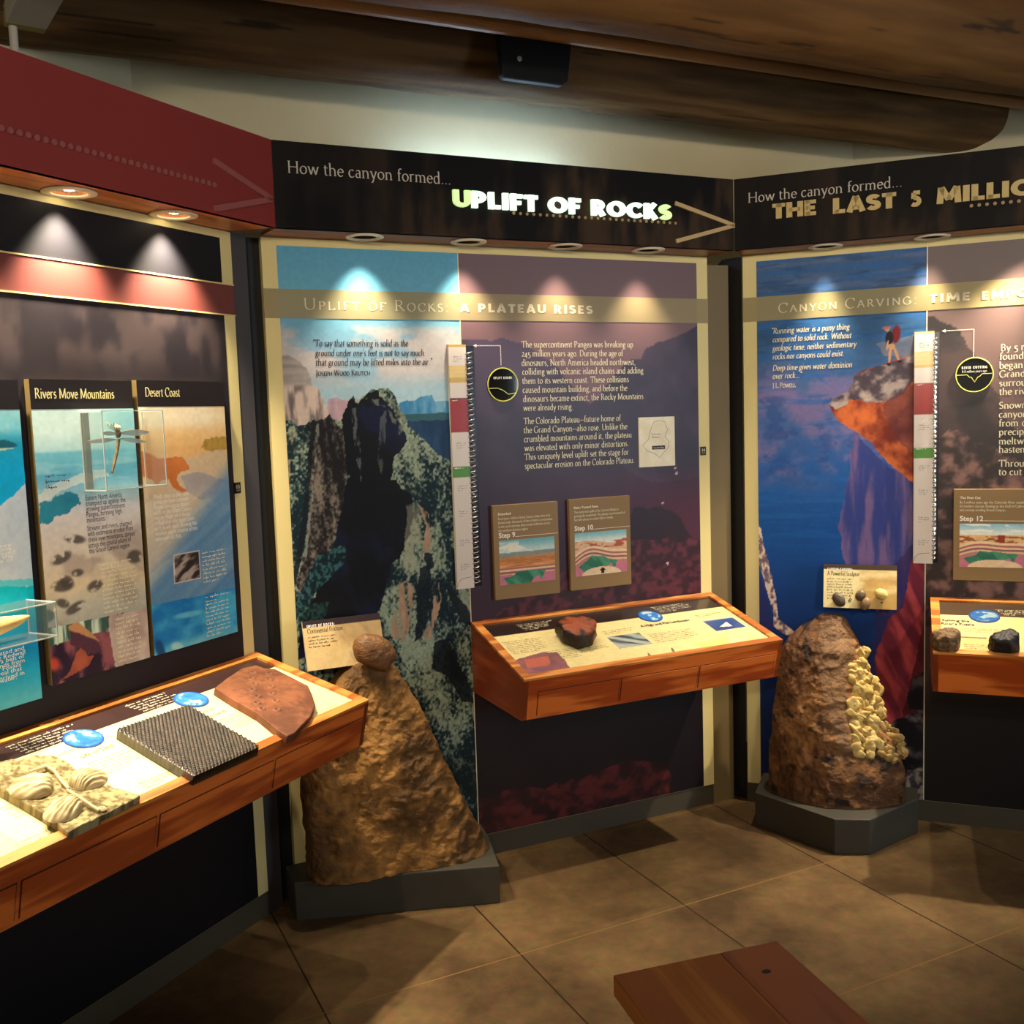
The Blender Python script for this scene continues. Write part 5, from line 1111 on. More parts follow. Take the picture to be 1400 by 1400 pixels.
# ================================================================== counters
ZC0, ZC1, ZCB, WF, WB_ = .870, .758, .622, .432, .402
def counter(label, fr, u0, u1, drawers, ang, art, tone):
    wl = wood('oak_%s' % tone, ang, (168, 68, 20), (228, 118, 46), .36, 1.0, .15)
    wr = wood('oak_rim_%s' % tone, ang, (168, 92, 34), (222, 146, 70), .36, 1.3, .15)
    root = thing('display_counter', label, 'display counter', fr.P((u0 + u1) / 2, ZCB, WF / 2))
    prof = [(.001, ZCB), (WB_, ZCB), (WF, ZC1), (.001, ZC0)]
    mb = MB(); rim = .030
    # carcass without its lid: two ends, front, back, bottom
    we = wood('oak_end_%s' % tone, ang + math.pi / 2, (122, 48, 16), (166, 78, 32), .4, 1.0, .15, ring=9)
    for q0, q1 in ((u0, u0 + rim * .6), (u1 - rim * .6, u1)):
        e_ = MB(); e_.prism([fr.P(q0, z, c) for c, z in prof], [fr.P(q1, z, c) for c, z in prof]); e_.build('side_panel', we, root)
    g = .02
    mb.prism([fr.P(u0 + rim * .6, z, c) for c, z in ((WB_ - g, ZCB), (WB_, ZCB), (WF, ZC1), (WF - g, ZC1 + .004))], [fr.P(u1 - rim * .6, z, c) for c, z in ((WB_ - g, ZCB), (WB_, ZCB), (WF, ZC1), (WF - g, ZC1 + .004))])
    mb.prism([fr.P(u0 + rim * .6, z, c) for c, z in ((.001, ZCB), (.02, ZCB), (.02, ZC0 - .006), (.001, ZC0))], [fr.P(u1 - rim * .6, z, c) for c, z in ((.001, ZCB), (.02, ZCB), (.02, ZC0 - .006), (.001, ZC0))])
    mb.prism([fr.P(u0 + rim * .6, z, c) for c, z in ((.02, ZCB), (WB_ - g, ZCB), (WB_ - g, ZCB + .012), (.02, ZCB + .012))], [fr.P(u1 - rim * .6, z, c) for c, z in ((.02, ZCB), (WB_ - g, ZCB), (WB_ - g, ZCB + .012), (.02, ZCB + .012))])
    mb.build('carcass', wl, root)
    p = fr.P(0, ZC1, WF); q = fr.P(0, ZC0, 0); B = q - p; SL = np.linalg.norm(B); B /= SL; N = np.cross(fr.A, B)
    T = Fr(p, fr.A, B, N)
    mb = MB(); h = .001
    mb.plate(T, [(u0, 0), (u1, 0), (u1 - rim, rim), (u0 + rim, rim)], -.004, .008); mb.plate(T, [(u0 + rim, SL - rim), (u1 - rim, SL - rim), (u1, SL), (u0, SL)], -.004, .008)
    mb.plate(T, [(u0, 0), (u0 + rim, rim), (u0 + rim, SL - rim), (u0, SL)], -.004, .008); mb.plate(T, [(u1 - rim, rim), (u1, 0), (u1, SL), (u1 - rim, SL - rim)], -.004, .008)
    mb.build('rim', wr, root)
    # face frame for the drawers
    p2 = fr.P(0, ZCB, WB_); B2 = fr.P(0, ZC1, WF) - p2; H2 = np.linalg.norm(B2); B2 /= H2; FF = Fr(p2, fr.A, B2, np.cross(fr.A, B2))
    for (d0, d1) in drawers:
        mb = MB(); mb.box(FF, d0, d1, .012, H2 - .045, .0002, .0022); dr = mb.build('drawer_front', wl, root, bevel=.0008)
        mb = MB()
        for q in ((d0 - .0025, d0 - .0003, .011, H2 - .044), (d1 + .0003, d1 + .0025, .011, H2 - .044), (d0 - .0025, d1 + .0025, H2 - .0448, H2 - .0425)): mb.box(FF, q[0], q[1], q[2], q[3], .0001, .0006)
        mb.build('drawer_gap', mat('gap_dark', (46, 22, 10), .8), dr)
    G = T.shift(0, 0, .0005)
    mb = MB(); mb.box(T, u0 + rim * .7, u1 - rim * .7, rim * .7, SL - rim * .7, -.010, 0); mb.build('graphic_board', m_board, root)
    paint('graphic', G, max(u0, -1.2) + rim, u1 - rim, rim, SL - rim, 0, .003, art, printed('graphic_print', .3, spec=.5, coat=.3), root)
    return root, G, SL, rim, FF
def globe(root, G, x, y, r, seed, dim=1.0):
    a, b = G.at(x, y, .003); mb = MB(); mb.disc(G, a, b, .0004, r, seg=40, c1=.003); d = mb.build('globe_disc', mat('globe_rim', (40, 90, 170), .3), root, label='round blue globe picture')
    def art(cv):
        x_, y_ = (cv.U - a) / r, (cv.V - b) / r; n = fbm(x_ * 2.2 + seed, y_ * 2.2, 4, seed); rr = np.sqrt(x_ ** 2 + y_ ** 2)
        cv.col = lerp((34, 96, 190), (88, 170, 236), n); cv.mix(sm(n, .50, .56) * sm(rr, .95, .7), lerp((150, 200, 226), (226, 240, 246), fbm(x_ * 6, y_ * 6, 3, 4))); cv.mix(.7 * sm(rr, .8, 1.0), (30, 62, 150)); cv.col = cv.col * dim
    pts = [(a + r * .985 * math.cos(k * math.pi / 24), b + r * .985 * math.sin(k * math.pi / 24)) for k in range(48)]
    paint('globe_print', G, a - r, a + r, b - r, b + r, .0034, .0016, art, m_print, d, pts=pts)
CREAM = (238, 226, 170)
# --- left
lb = [None]
def art_l(cv):
    n = fbm(cv.U * 6, cv.V * 6, 3, 2); cv.col = np.zeros(cv.U.shape + (3,)) + np.array(CREAM) / 255 * (.985 + .03 * n[..., None])
    yb = cv.fr.at(164, 987)[1]; cv.mix((cv.V > yb) * 1.0, (58, 38, 36))
Tl = None
_p = L.P(0, ZC1, WF); _B = L.P(0, ZC0, 0) - _p; _B /= np.linalg.norm(_B); TL = Fr(_p, L.A, _B, np.cross(L.A, _B))
_ff = Fr(L.P(0, ZCB, WB_), L.A, (L.P(0, ZC1, WF) - L.P(0, ZCB, WB_)) / np.linalg.norm(L.P(0, ZC1, WF) - L.P(0, ZCB, WB_)), np.cross(L.A, (L.P(0, ZC1, WF) - L.P(0, ZCB, WB_)) / np.linalg.norm(L.P(0, ZC1, WF) - L.P(0, ZCB, WB_))))
dx = [_ff.at(24, 1240)[0], _ff.at(215, 1125)[0], _ff.at(374, 1050)[0]]
dw = dx[1] - dx[0]
cl, GL, SLl, rim, FFl = counter('long oak counter on the left with three fossil slabs on it', L, -1.7, -.028, [(dx[0] - dw, dx[0] - .008), (dx[0] + .006, dx[1] - .006), (dx[1] + .008, dx[2] - .006), (dx[2] + .006, -.05)], AL, art_l, 'left')
globe(cl, GL, 114, 1009, .048, 3); globe(cl, GL, 261.5, 956, .048, 8)
mb = MB(); sans(mb, GL, 'Life on Land', (114, 1036), (159, 1021), size=.024, c=.0012); a, b = GL.at(268, 976, .0012)
sans(mb, GL, 'Traces in', (a - .02, b - .01), None, size=.022, c=.0012, metric=True); sans(mb, GL, 'the Sand', (a + .0, b - .04), None, size=.022, c=.0012, metric=True); mb.build('heading_text', mat('ink_olive', (120, 104, 74), .6), cl)
for (x, y, w_, n, s) in ((0, 1105, .15, 5, 1), (120, 1045, .13, 6, 2), (20, 1155, .15, 2, 4), (190, 1072, .12, 3, 5), (300, 985, .12, 6, 6), (432, 975, .10, 3, 7)):
    a, b = GL.at(x, y, .0012); mb = MB(); greek(mb, GL, a, a + w_, b, n, .0125, .0062, .0012, s); mb.build('caption_text', mat('ink_tan', (176, 160, 116), .6), cl)
mb = MB()
for (x, y, w_, s) in ((8, 1022, .20, 3), (172, 966, .16, 5)):
    a, b = GL.at(x, y, .0012); greek(mb, GL, a, a + w_, b, 6, .0125, .0075, .0012, s, ragged=.2, indent=.004)
mb.build('band_text', m_cream, cl)
# --- middle
def art_m(cv):
    U, V = cv.U, cv.V; n = fbm(U * 7, V * 7, 4, 2); cv.col = np.zeros(U.shape + (3,)) + np.array((230, 212, 152)) / 255 * (.97 + .06 * n[..., None])
    yb = cv.fr.at(676, 870)[1]; yb2 = cv.fr.at(985, 830)[1]; cv.mix((V > (yb + yb2) / 2) * 1.0, (40, 26, 24))
    m = cv.m([(702, 904), (716, 898), (742, 892), (762, 892), (772, 902), (780, 912), (760, 922), (720, 928)], .006, 30); cv.mix(m * .9, lerp((92, 56, 92), (176, 92, 88), fbm(U * 30, V * 50, 4, 3))); cv.mix(cv.m([(716, 902), (750, 897), (752, 908), (722, 914)], .004, 40), (186, 96, 80))
    m = cv.m([(829, 871), (873, 865), (892, 880), (848, 887)]); cv.mix(m, lerp((52, 70, 84), (170, 176, 168), sm(fbm(U * 30 + V * 40, V * 18, 4, 5), .35, .65)))
    m = cv.m([(960, 849), (1001, 844), (1020, 857), (980, 863)]); cv.mix(m, lerp((34, 58, 120), (70, 96, 150), n)); cv.mix(m * cv.m([(984, 857), (993, 850), (1001, 856)]), (232, 226, 210)); cv.mix(m * sm(V, cv.y(848, 985), cv.y(845, 985)), (180, 190, 200))
    m = cv.m([(946, 879), (965, 876), (980, 873), (990, 868), (1000, 872), (1010, 870), (1022, 863), (1030, 868), (1048, 874), (960, 887)], .003, 40); cv.mix(m, lerp((206, 208, 120), (232, 222, 160), n)); cv.mix(.5 * cv.m([(995, 872), (1010, 872), (1024, 866), (1020, 874), (1000, 880)]), (170, 190, 190))
    for x, y in ((853, 905), (888, 896), (920, 889)): cv.mix(cv.ell(x, y, 1.6, 4, -.6), (120, 104, 66))
ua, ub = .652, 1.694
FM_ = Fr(M_.P(0, ZCB, WB_), M_.A, (M_.P(0, ZC1, WF) - M_.P(0, ZCB, WB_)) / np.linalg.norm(M_.P(0, ZC1, WF) - M_.P(0, ZCB, WB_)), (0, 0, 1)); FM_.N = np.cross(FM_.A, FM_.B)
m0, m1 = FM_.at(847.5, 940)[0], FM_.at(955.5, 915)[0]
cm, GM, SLm, rim, FFm = counter('oak counter on the plum panel holding one red and black rock', M_, ua, ub, [(2 * m0 - m1 + .01, m0 - .005), (m0 + .005, m1 - .005), (m1 + .005, ub - .03)], AM, art_m, 'middle')
globe(cm, GM, 889, 842, .047, 5, .92)
mb = MB(); sans(mb, GM, 'A High and Flat Landscape', (877, 857.5), (943, 848), size=.024, c=.0012, bold=.015); mb.build('heading_text', m_ink, cm)
for (x, y, w_, n, p, s) in ((687, 879, .15, 8, .0125, 1), (742, 892, .13, 7, .012, 2), (823, 864, .13, 3, .0125, 3), (886, 868, .19, 6, .0125, 4), (950, 842, .13, 2, .0125, 5), (790, 888, .12, 3, .012, 6)):
    a, b = GM.at(x, y, .0012); mb = MB(); greek(mb, GM, a, a + w_, b, n, p, .0062, .0012, s); mb.build('caption_text', mat('ink_brown', (112, 92, 62), .6), cm)
mb = MB()
for (x, y, w_, s) in ((706, 855, .15, 3), (890, 831, .17, 5)):
    a, b = GM.at(x, y, .0012); greek(mb, GM, a, a + w_, b, 5, .0115, .007, .0012, s, ragged=.2, indent=.003)
mb.build('band_text', m_cream, cm)
# --- right
def art_r(cv):
    n = fbm(cv.U * 7, cv.V * 7, 4, 2); cv.col = np.zeros(cv.U.shape + (3,)) + np.array((228, 206, 140)) / 255 * (.97 + .06 * n[..., None])
    yb = cv.fr.at(1330, 842)[1]; cv.mix((cv.V > yb) * 1.0, (72, 56, 40)); y1, y0 = cv.fr.at(1340, 873)[1], cv.fr.at(1340, 891)[1]
    xa, xb = cv.fr.at(1314, 880)[0], cv.fr.at(1350, 880)[0]; cv.mix((cv.V < y1) * (cv.V > y0) * (cv.U > xa) * (cv.U < xb) * .25, (150, 130, 70)); cv.mix((cv.V < y1 + .012) * (cv.V > y1) * (cv.U > xa - .02) * (cv.U < xb) * .8, (142, 122, 76))
cr, GR, SLr, rim, FFr = counter('oak counter at the right frame edge with two dark rocks on it', R_, .691, 1.72, [(.99, 1.35), (1.37, 1.69)], AR, art_r, 'right')
globe(cr, GR, 1346, 842, .051, 12, .72)
mb = MB(); sans(mb, GR, 'Solving the', (1288, 849), (1325.5, 849), size=.026, c=.0012, bold=.02); sans(mb, GR, "River's Puzzle", (1287, 853.5), (1332, 853.5), size=.026, c=.0012, bold=.02); mb.build('heading_text', m_ink, cr)
for (x, y, w_, n, p, s) in ((1313, 871, .21, 1, .0125, 1), (1318, 881, .08, 3, .014, 2), (1290, 858, .2, 3, .0125, 3)):
    a, b = GR.at(x, y, .0012); mb = MB(); greek(mb, GR, a, a + w_, b, n, p, .0065, .0012, s); mb.build('caption_text', mat('ink_brown', (112, 92, 62), .6), cr)
mb = MB(); a, b = GR.at(1361, 834, .0012); greek(mb, GR, a, a + .14, b, 4, .013, .0075, .0012, 3, ragged=.2, indent=.008); mb.build('band_text', m_cream, cr)

# ================================================================== specimens on the counters
def slab(fr, outline, h, res, topfn, name='slab', m=None, parent=None, colfn=None, metric=False):
    """slab cut to an outline with a relief on its upper face"""
    pts = outline if metric else [fr.at(x, y, h) for x, y in outline]
    a = np.array(pts); n = int(max(np.ptp(a[:, 0]), np.ptp(a[:, 1])) / res)
    # radial grid: rings from the outline to the middle keep the edge crisp
    seg = np.linalg.norm(np.roll(a, -1, 0) - a, axis=1); cum = np.concatenate([[0], np.cumsum(seg)]); ne = max(40, int(cum[-1] / res))
    tt = np.linspace(0, cum[-1], ne, endpoint=False); cl_ = np.vstack([a, a[:1]]); B = np.stack([np.interp(tt, cum, cl_[:, 0]), np.interp(tt, cum, cl_[:, 1])], 1); ctr = B.mean(0)
    nr = max(8, n // 2); s = np.concatenate([np.linspace(0.004, 1, nr)])
    q = ctr + (B[None] - ctr) * s[:, None, None]
    H = h + topfn(q[..., 0], q[..., 1]); edge = sm(s, 1.0, .985)[:, None]; H = H - .0015 * (1 - edge)
    top = fr.O + q[..., :1] * fr.A + q[..., 1:] * fr.B + H[..., None] * fr.N
    low = [fr.O + B[:, :1] * fr.A + B[:, 1:] * fr.B + (hh * fr.N)[None] + .0 for hh in (h * .66, h * .33, .0008)]
    jit = (fbm(B[:, 0] * 60, B[:, 1] * 60, 3, 4) - .5)
    V = np.concatenate([top.reshape(-1, 3)] + low); i = np.arange(len(V)).reshape(-1, ne)
    f = np.stack([i[:-1], np.roll(i[:-1], -1, 1), np.roll(i[1:], -1, 1), i[1:]], -1).reshape(-1, 4)
    col = None
    if colfn is not None:
        uv = np.concatenate([q.reshape(-1, 2), B, B, B]); c = colfn(uv[:, 0], uv[:, 1]); col = np.ones((len(V), 4), np.float32); col[:, :3] = lin(np.clip(c, 0, 1))
    return V, f, col
def slabthing(name, label, cat, fr, outline, h, res, topfn, colfn, m, part):
    pts = [fr.at(x, y, h) for x, y in outline]; c = np.mean(pts, 0)
    t = thing(name, label, cat, fr.P(c[0], c[1], 0)); V, f, col = slab(fr, pts, h, res, topfn, metric=True, colfn=colfn)
    grid_obj(part, V - wloc(t), f, col, m, t, smooth=True); return t
# shell slab
OUT1 = [(-26, 1066), (-14, 1050), (0, 1046), (22, 1043), (48, 1036), (78, 1037), (94, 1042), (108, 1056), (120, 1066), (150, 1074), (186, 1084), (192, 1088), (150, 1110), (94, 1137), (60, 1112), (30, 1094), (0, 1077)]
def r1(u, v): return .008 * (fbm(u * 30, v * 30, 4, 3) - .5) + .005 * (fbm(u * 130, v * 130, 3, 5) - .5) + .012 * sm(v, .20, .33)
def c1(u, v): return lerp((104, 90, 58), (180, 164, 118), sm(fbm(u * 120, v * 120, 3, 6) * .6 + fbm(u * 20, v * 20, 3, 2) * .4, .32, .66))
t1 = slabthing('fossil_slab', 'pale gritty slab with three ribbed shells at lower left', 'fossil', GL, OUT1, .022, .0032, r1, c1, printed('fossil_stone', .85, spec=.2, bump=.6, bscale=160), 'matrix_stone')
def shell(x, y, rx, ry, ro, seed):
    """convex ribbed valve: dome over a fan outline, ribs running out from the beak"""
    a, b = GL.at(x, y, .030); A = GL.A * math.cos(ro) + GL.B * math.sin(ro); Bv = -GL.A * math.sin(ro) + GL.B * math.cos(ro)
    na, nb = 120, 36; ph = np.linspace(0, 2 * np.pi, na, endpoint=False)[:, None]; rho = np.linspace(1, 0.02, nb)[None, :]
    Rr = .80 + .22 * np.cos(ph) - .16 * np.cos(2 * ph) * 0 + .10 * np.cos(ph) ** 3; X = rho * Rr * np.cos(ph) + .12; Y = rho * Rr * np.sin(ph) * (1.05 + .2 * np.cos(ph))
    fan = np.arctan2(Y, X + 1.15); rib = np.sin(fan * 44) * .045 * sm(rho, .1, .5) * (1 - .6 * sm(rho, .85, 1)); grow = .02 * np.sin(np.hypot(X + 1.1, Y) * 16)
    Z = .95 * (1 - rho ** 2.4) ** .62 * (1 - .25 * X) + rib + grow - .1 * rho ** 6
    P = GL.P(a, b, .0245)[None, None] + X[..., None] * A * rx + Y[..., None] * Bv * ry + Z[..., None] * GL.N * .026
    i = np.arange(na * nb).reshape(na, nb); i2 = np.vstack([i, i[:1]]); q = np.stack([i2[:-1, :-1], i2[1:, :-1], i2[1:, 1:], i2[:-1, 1:]], -1).reshape(-1, 4)
    st = fbm(fan * 9, rho * 3 + ph * 0, 3, seed); col = np.ones((na * nb, 4), np.float32); col[:, :3] = lin(np.clip(lerp((150, 130, 90), (214, 196, 152), sm(st + 2 * rib, .3, .7)), 0, 1)).reshape(-1, 3)
    grid_obj('shell', P.reshape(-1, 3) - wloc(t1), q, col, printed('shell_print', .6, spec=.3), t1, smooth=True)
shell(60, 1073, .056, .050, 2.5, 3); shell(112, 1069, .058, .044, .35, 5); shell(97, 1099, .056, .036, -2.9, 8)
mb = MB()
for pts in (((60, 1046), (74, 1056), (84, 1068), (94, 1078)), ((92, 1080), (108, 1092), (126, 1102), (136, 1108)), ((40, 1055), (62, 1050), (76, 1052))):
    mb.tube([GL.P(*GL.at(x, y, .03), .030 + .004 * (i == 1)) for i, (x, y) in enumerate(pts)], .0032, 8)
mb.build('spine_fragments', mat('spine_bone', (206, 184, 136), .6), t1)
a, b = GL.at(140, 1104, .03); mb = MB(); mb.ring(GL, a, b, .024, .002, .009, .005, 16); mb.build('crinoid_ring', mat('spine_bone', (206, 184, 136), .6), t1)
# scale bark slab
def quadslab(name, label, cat, fr, cor, h, nx, ny, relief, colfn, m, part):
    c4 = np.array([fr.at(x, y, h) for x, y in cor]); S, T_ = np.meshgrid(np.linspace(0, 1, nx), np.linspace(0, 1, ny))
    q = (c4[0] * ((1 - S) * (1 - T_))[..., None] + c4[1] * (S * (1 - T_))[..., None] + c4[2] * (S * T_)[..., None] + c4[3] * ((1 - S) * T_)[..., None])
    H = h + relief(S, T_); edge = np.minimum.reduce([S, 1 - S, T_, 1 - T_]); H = np.where(edge <= 0, h * .9, H)
    c = c4.mean(0); t = thing(name, label, cat, fr.P(c[0], c[1], 0)); off = wloc(t)
    P = fr.O + q[..., :1] * fr.A + q[..., 1:] * fr.B + H[..., None] * fr.N - off; i = np.arange(nx * ny).reshape(ny, nx)
    f = [np.stack([i[:-1, :-1], i[:-1, 1:], i[1:, 1:], i[1:, :-1]], -1).reshape(-1, 4)]
    rim_i = np.concatenate([i[0, :], i[1:, -1], i[-1, -2::-1], i[-2:0:-1, 0]]); Pf = P.reshape(-1, 3); qf = q.reshape(-1, 2)[rim_i]
    low = fr.O + qf[:, :1] * fr.A + qf[:, 1:] * fr.B + .0008 * fr.N - off; k = nx * ny + np.arange(len(rim_i))
    f.append(np.stack([rim_i, np.roll(rim_i, -1), np.roll(k, -1), k], -1)); V = np.concatenate([Pf, low])
    col = np.ones((len(V), 4), np.float32); cc = colfn(S, T_).reshape(-1, 3); col[:nx * ny, :3] = lin(np.clip(cc, 0, 1)); col[nx * ny:, :3] = lin(np.array([.13, .11, .08]))
    grid_obj(part, V, np.concatenate(f), col, m, t, smooth=True); return t
def bark(s, t):
    k = 17.0; x = (s * 1.15 + t) * k; y = (s * 1.15 - t) * k; fx = np.abs((x % 1) - .5) * 2; fy = np.abs((y % 1) - .5) * 2
    return 1 - np.maximum(fx, fy)
quadslab('bark_slab', 'black slab of fossil bark covered in diamond scales', 'fossil', GL, [(160.5, 997), (257, 964), (354, 1020), (265, 1060)], .028, 220, 220, lambda a, b: .0034 * sm(bark(a, b), .05, .65) + .001 * fbm(a * 30, b * 30, 2, 3),
         lambda a, b: lerp((28, 22, 16), (92, 74, 54), sm(bark(a, b) * .7 + .5 * fbm(a * 14, b * 14, 3, 5), .30, .95)), printed('bark_print', .34, spec=.55), 'scale_bark')
# track slab
OUT3 = [(293.5, 940), (312, 926), (330, 914), (349, 909), (362, 913), (376, 914), (398, 925), (421, 937), (427, 950), (431, 964), (424, 980), (412, 992), (403, 1002), (393, 1006), (384, 1001), (352, 975), (320, 957)]
trk = [GL.at(x, y, .02) for x, y in ((347, 921), (344, 929), (348, 937), (346, 945), (352, 954), (351, 963), (358, 971), (369, 922), (368, 931), (371, 940), (372, 950), (377, 960), (379, 972))]
def r3(u, v):
    z = .002 * (fbm(u * 25, v * 25, 4, 3) - .5)
    for (a, b) in trk:
        d = np.sqrt((u - a) ** 2 + ((v - b) * 1.0) ** 2); z = z + .003 * np.exp(-((d - .008) / .003) ** 2) - .002 * np.exp(-(d / .006) ** 2)
    return z
slabthing('track_slab', 'rust coloured stone slab with two rows of small footprints', 'fossil', GL, OUT3, .024, .0028, r3, lambda u, v: lerp((96, 54, 32), (134, 80, 50), sm(fbm(u * 14, v * 14, 4, 8) * .7 + .3 * fbm(u * 80, v * 80, 2, 1), .3, .7)), printed('sandstone_print', .6, spec=.35, bump=.15, bscale=90), 'sandstone')
# rock on the middle counter
mred = mat('rock_red_black', (92, 46, 28), .38, .75, 9, .6, 40)
def blockrock(name, label, fr, top, h, m, seed, base_in=.9, colfn=None):
    """angular lump: irregular outline seen from above, tapered to its base"""
    a = np.array(top); n = 90; seg = np.linalg.norm(np.roll(a, -1, 0) - a, axis=1); cum = np.concatenate([[0], np.cumsum(seg)]); tt = np.linspace(0, cum[-1], n, endpoint=False); cl_ = np.vstack([a, a[:1]])
    B = np.stack([np.interp(tt, cum, cl_[:, 0]), np.interp(tt, cum, cl_[:, 1])], 1); ctr = B.mean(0); sz = np.abs(B - ctr).max(); V = []
    for z, s in ((0.0, base_in), (.15, 1.0), (.35, 1.04), (.55, 1.03), (.75, 1.0), (.9, .95), (.97, .86), (1.0, .6), (1.0, .3), (1.0, .05)):
        q = ctr + (B - ctr) * s; k = fbm(q[:, 0] / sz * 3 + seed + z * 2, q[:, 1] / sz * 3 + z * 3, 4, seed) - .5; q = q + (B - ctr) * (k * .22)[:, None] * (s > .5)
        zz = z * h * (1 + .35 * (fbm(q[:, 0] / sz * 2 + 3, q[:, 1] / sz * 2, 3, seed + 3) - .5) * (z > .5) + .12 * (q[:, 0] - ctr[0]) / sz * (z > .5))
        V.append(np.array([fr.P(x, y, max(.0005, w_)) for (x, y), w_ in zip(q, zz)]))
    k = len(V); f = [(i * n + j, i * n + (j + 1) % n, (i + 1) * n + (j + 1) % n, (i + 1) * n + j) for i in range(k - 1) for j in range(n)]
    mb = MB(); mb.add(np.concatenate(V), f + [tuple(range(n))[::-1], tuple((k - 1) * n + j for j in range(n))])
    o = mb.build(name, m, smooth=True)
    if colfn is not None:
        P_ = np.concatenate(V); lv_ = np.repeat(np.arange(k), n); at_ = o.data.color_attributes.new('Col', 'FLOAT_COLOR', 'POINT'); c4 = np.ones((len(P_), 4), np.float32); c4[:, :3] = lin(np.clip(colfn(P_, lv_), 0, 1)); at_.data.foreach_set('color', c4.ravel())
    return tag(o, label, 'rock')
def redcol(P_, lv_):
    n_ = fbm(P_[:, 0] * 40, P_[:, 1] * 40 + P_[:, 2] * 30, 4, 3); top = sm(lv_ + 5 * (n_ - .5), 5.0, 6.2); right = sm(P_[:, 0] + .2 * (n_ - .5) * .1, np.quantile(P_[:, 0], .80), np.quantile(P_[:, 0], .97)) * .8
    return lerp((34, 20, 14), (150, 70, 36), np.clip(np.maximum(top, right) * sm(n_, .2, .5), 0, 1))
g0 = [GM.at(*q, .002) for q in ((759, 868), (768, 880), (790, 888), (810, 884), (814, 872), (800, 862), (772, 860))]
blockrock('rock_specimen', 'red and black angular rock on the middle counter', GM, g0, .060, printed('rock_redblack', .4, spec=.4, bump=.5, bscale=70), 4, colfn=redcol)
a, b = GR.at(1293, 886, .002)
blockrock('rock_specimen', 'speckled tan granite lump on the right counter', GR, [(a + .046 * math.cos(k * .7), b + .042 * math.sin(k * .7)) for k in range(9)], .062, mat('granite', (112, 84, 52), .7, .6, 90, .5, 120), 9)
a, b = GR.at(1371.5, 889, .002)
blockrock('rock_specimen', 'nearly black lump of rock on the right counter', GR, [(a - .046, b - .01), (a - .03, b - .03), (a + .02, b - .034), (a + .046, b - .018), (a + .044, b + .02), (a + .02, b + .034), (a - .03, b + .03)], .062, mat('rock_black', (26, 19, 14), .55, .3, 30, .7, 45), 14)

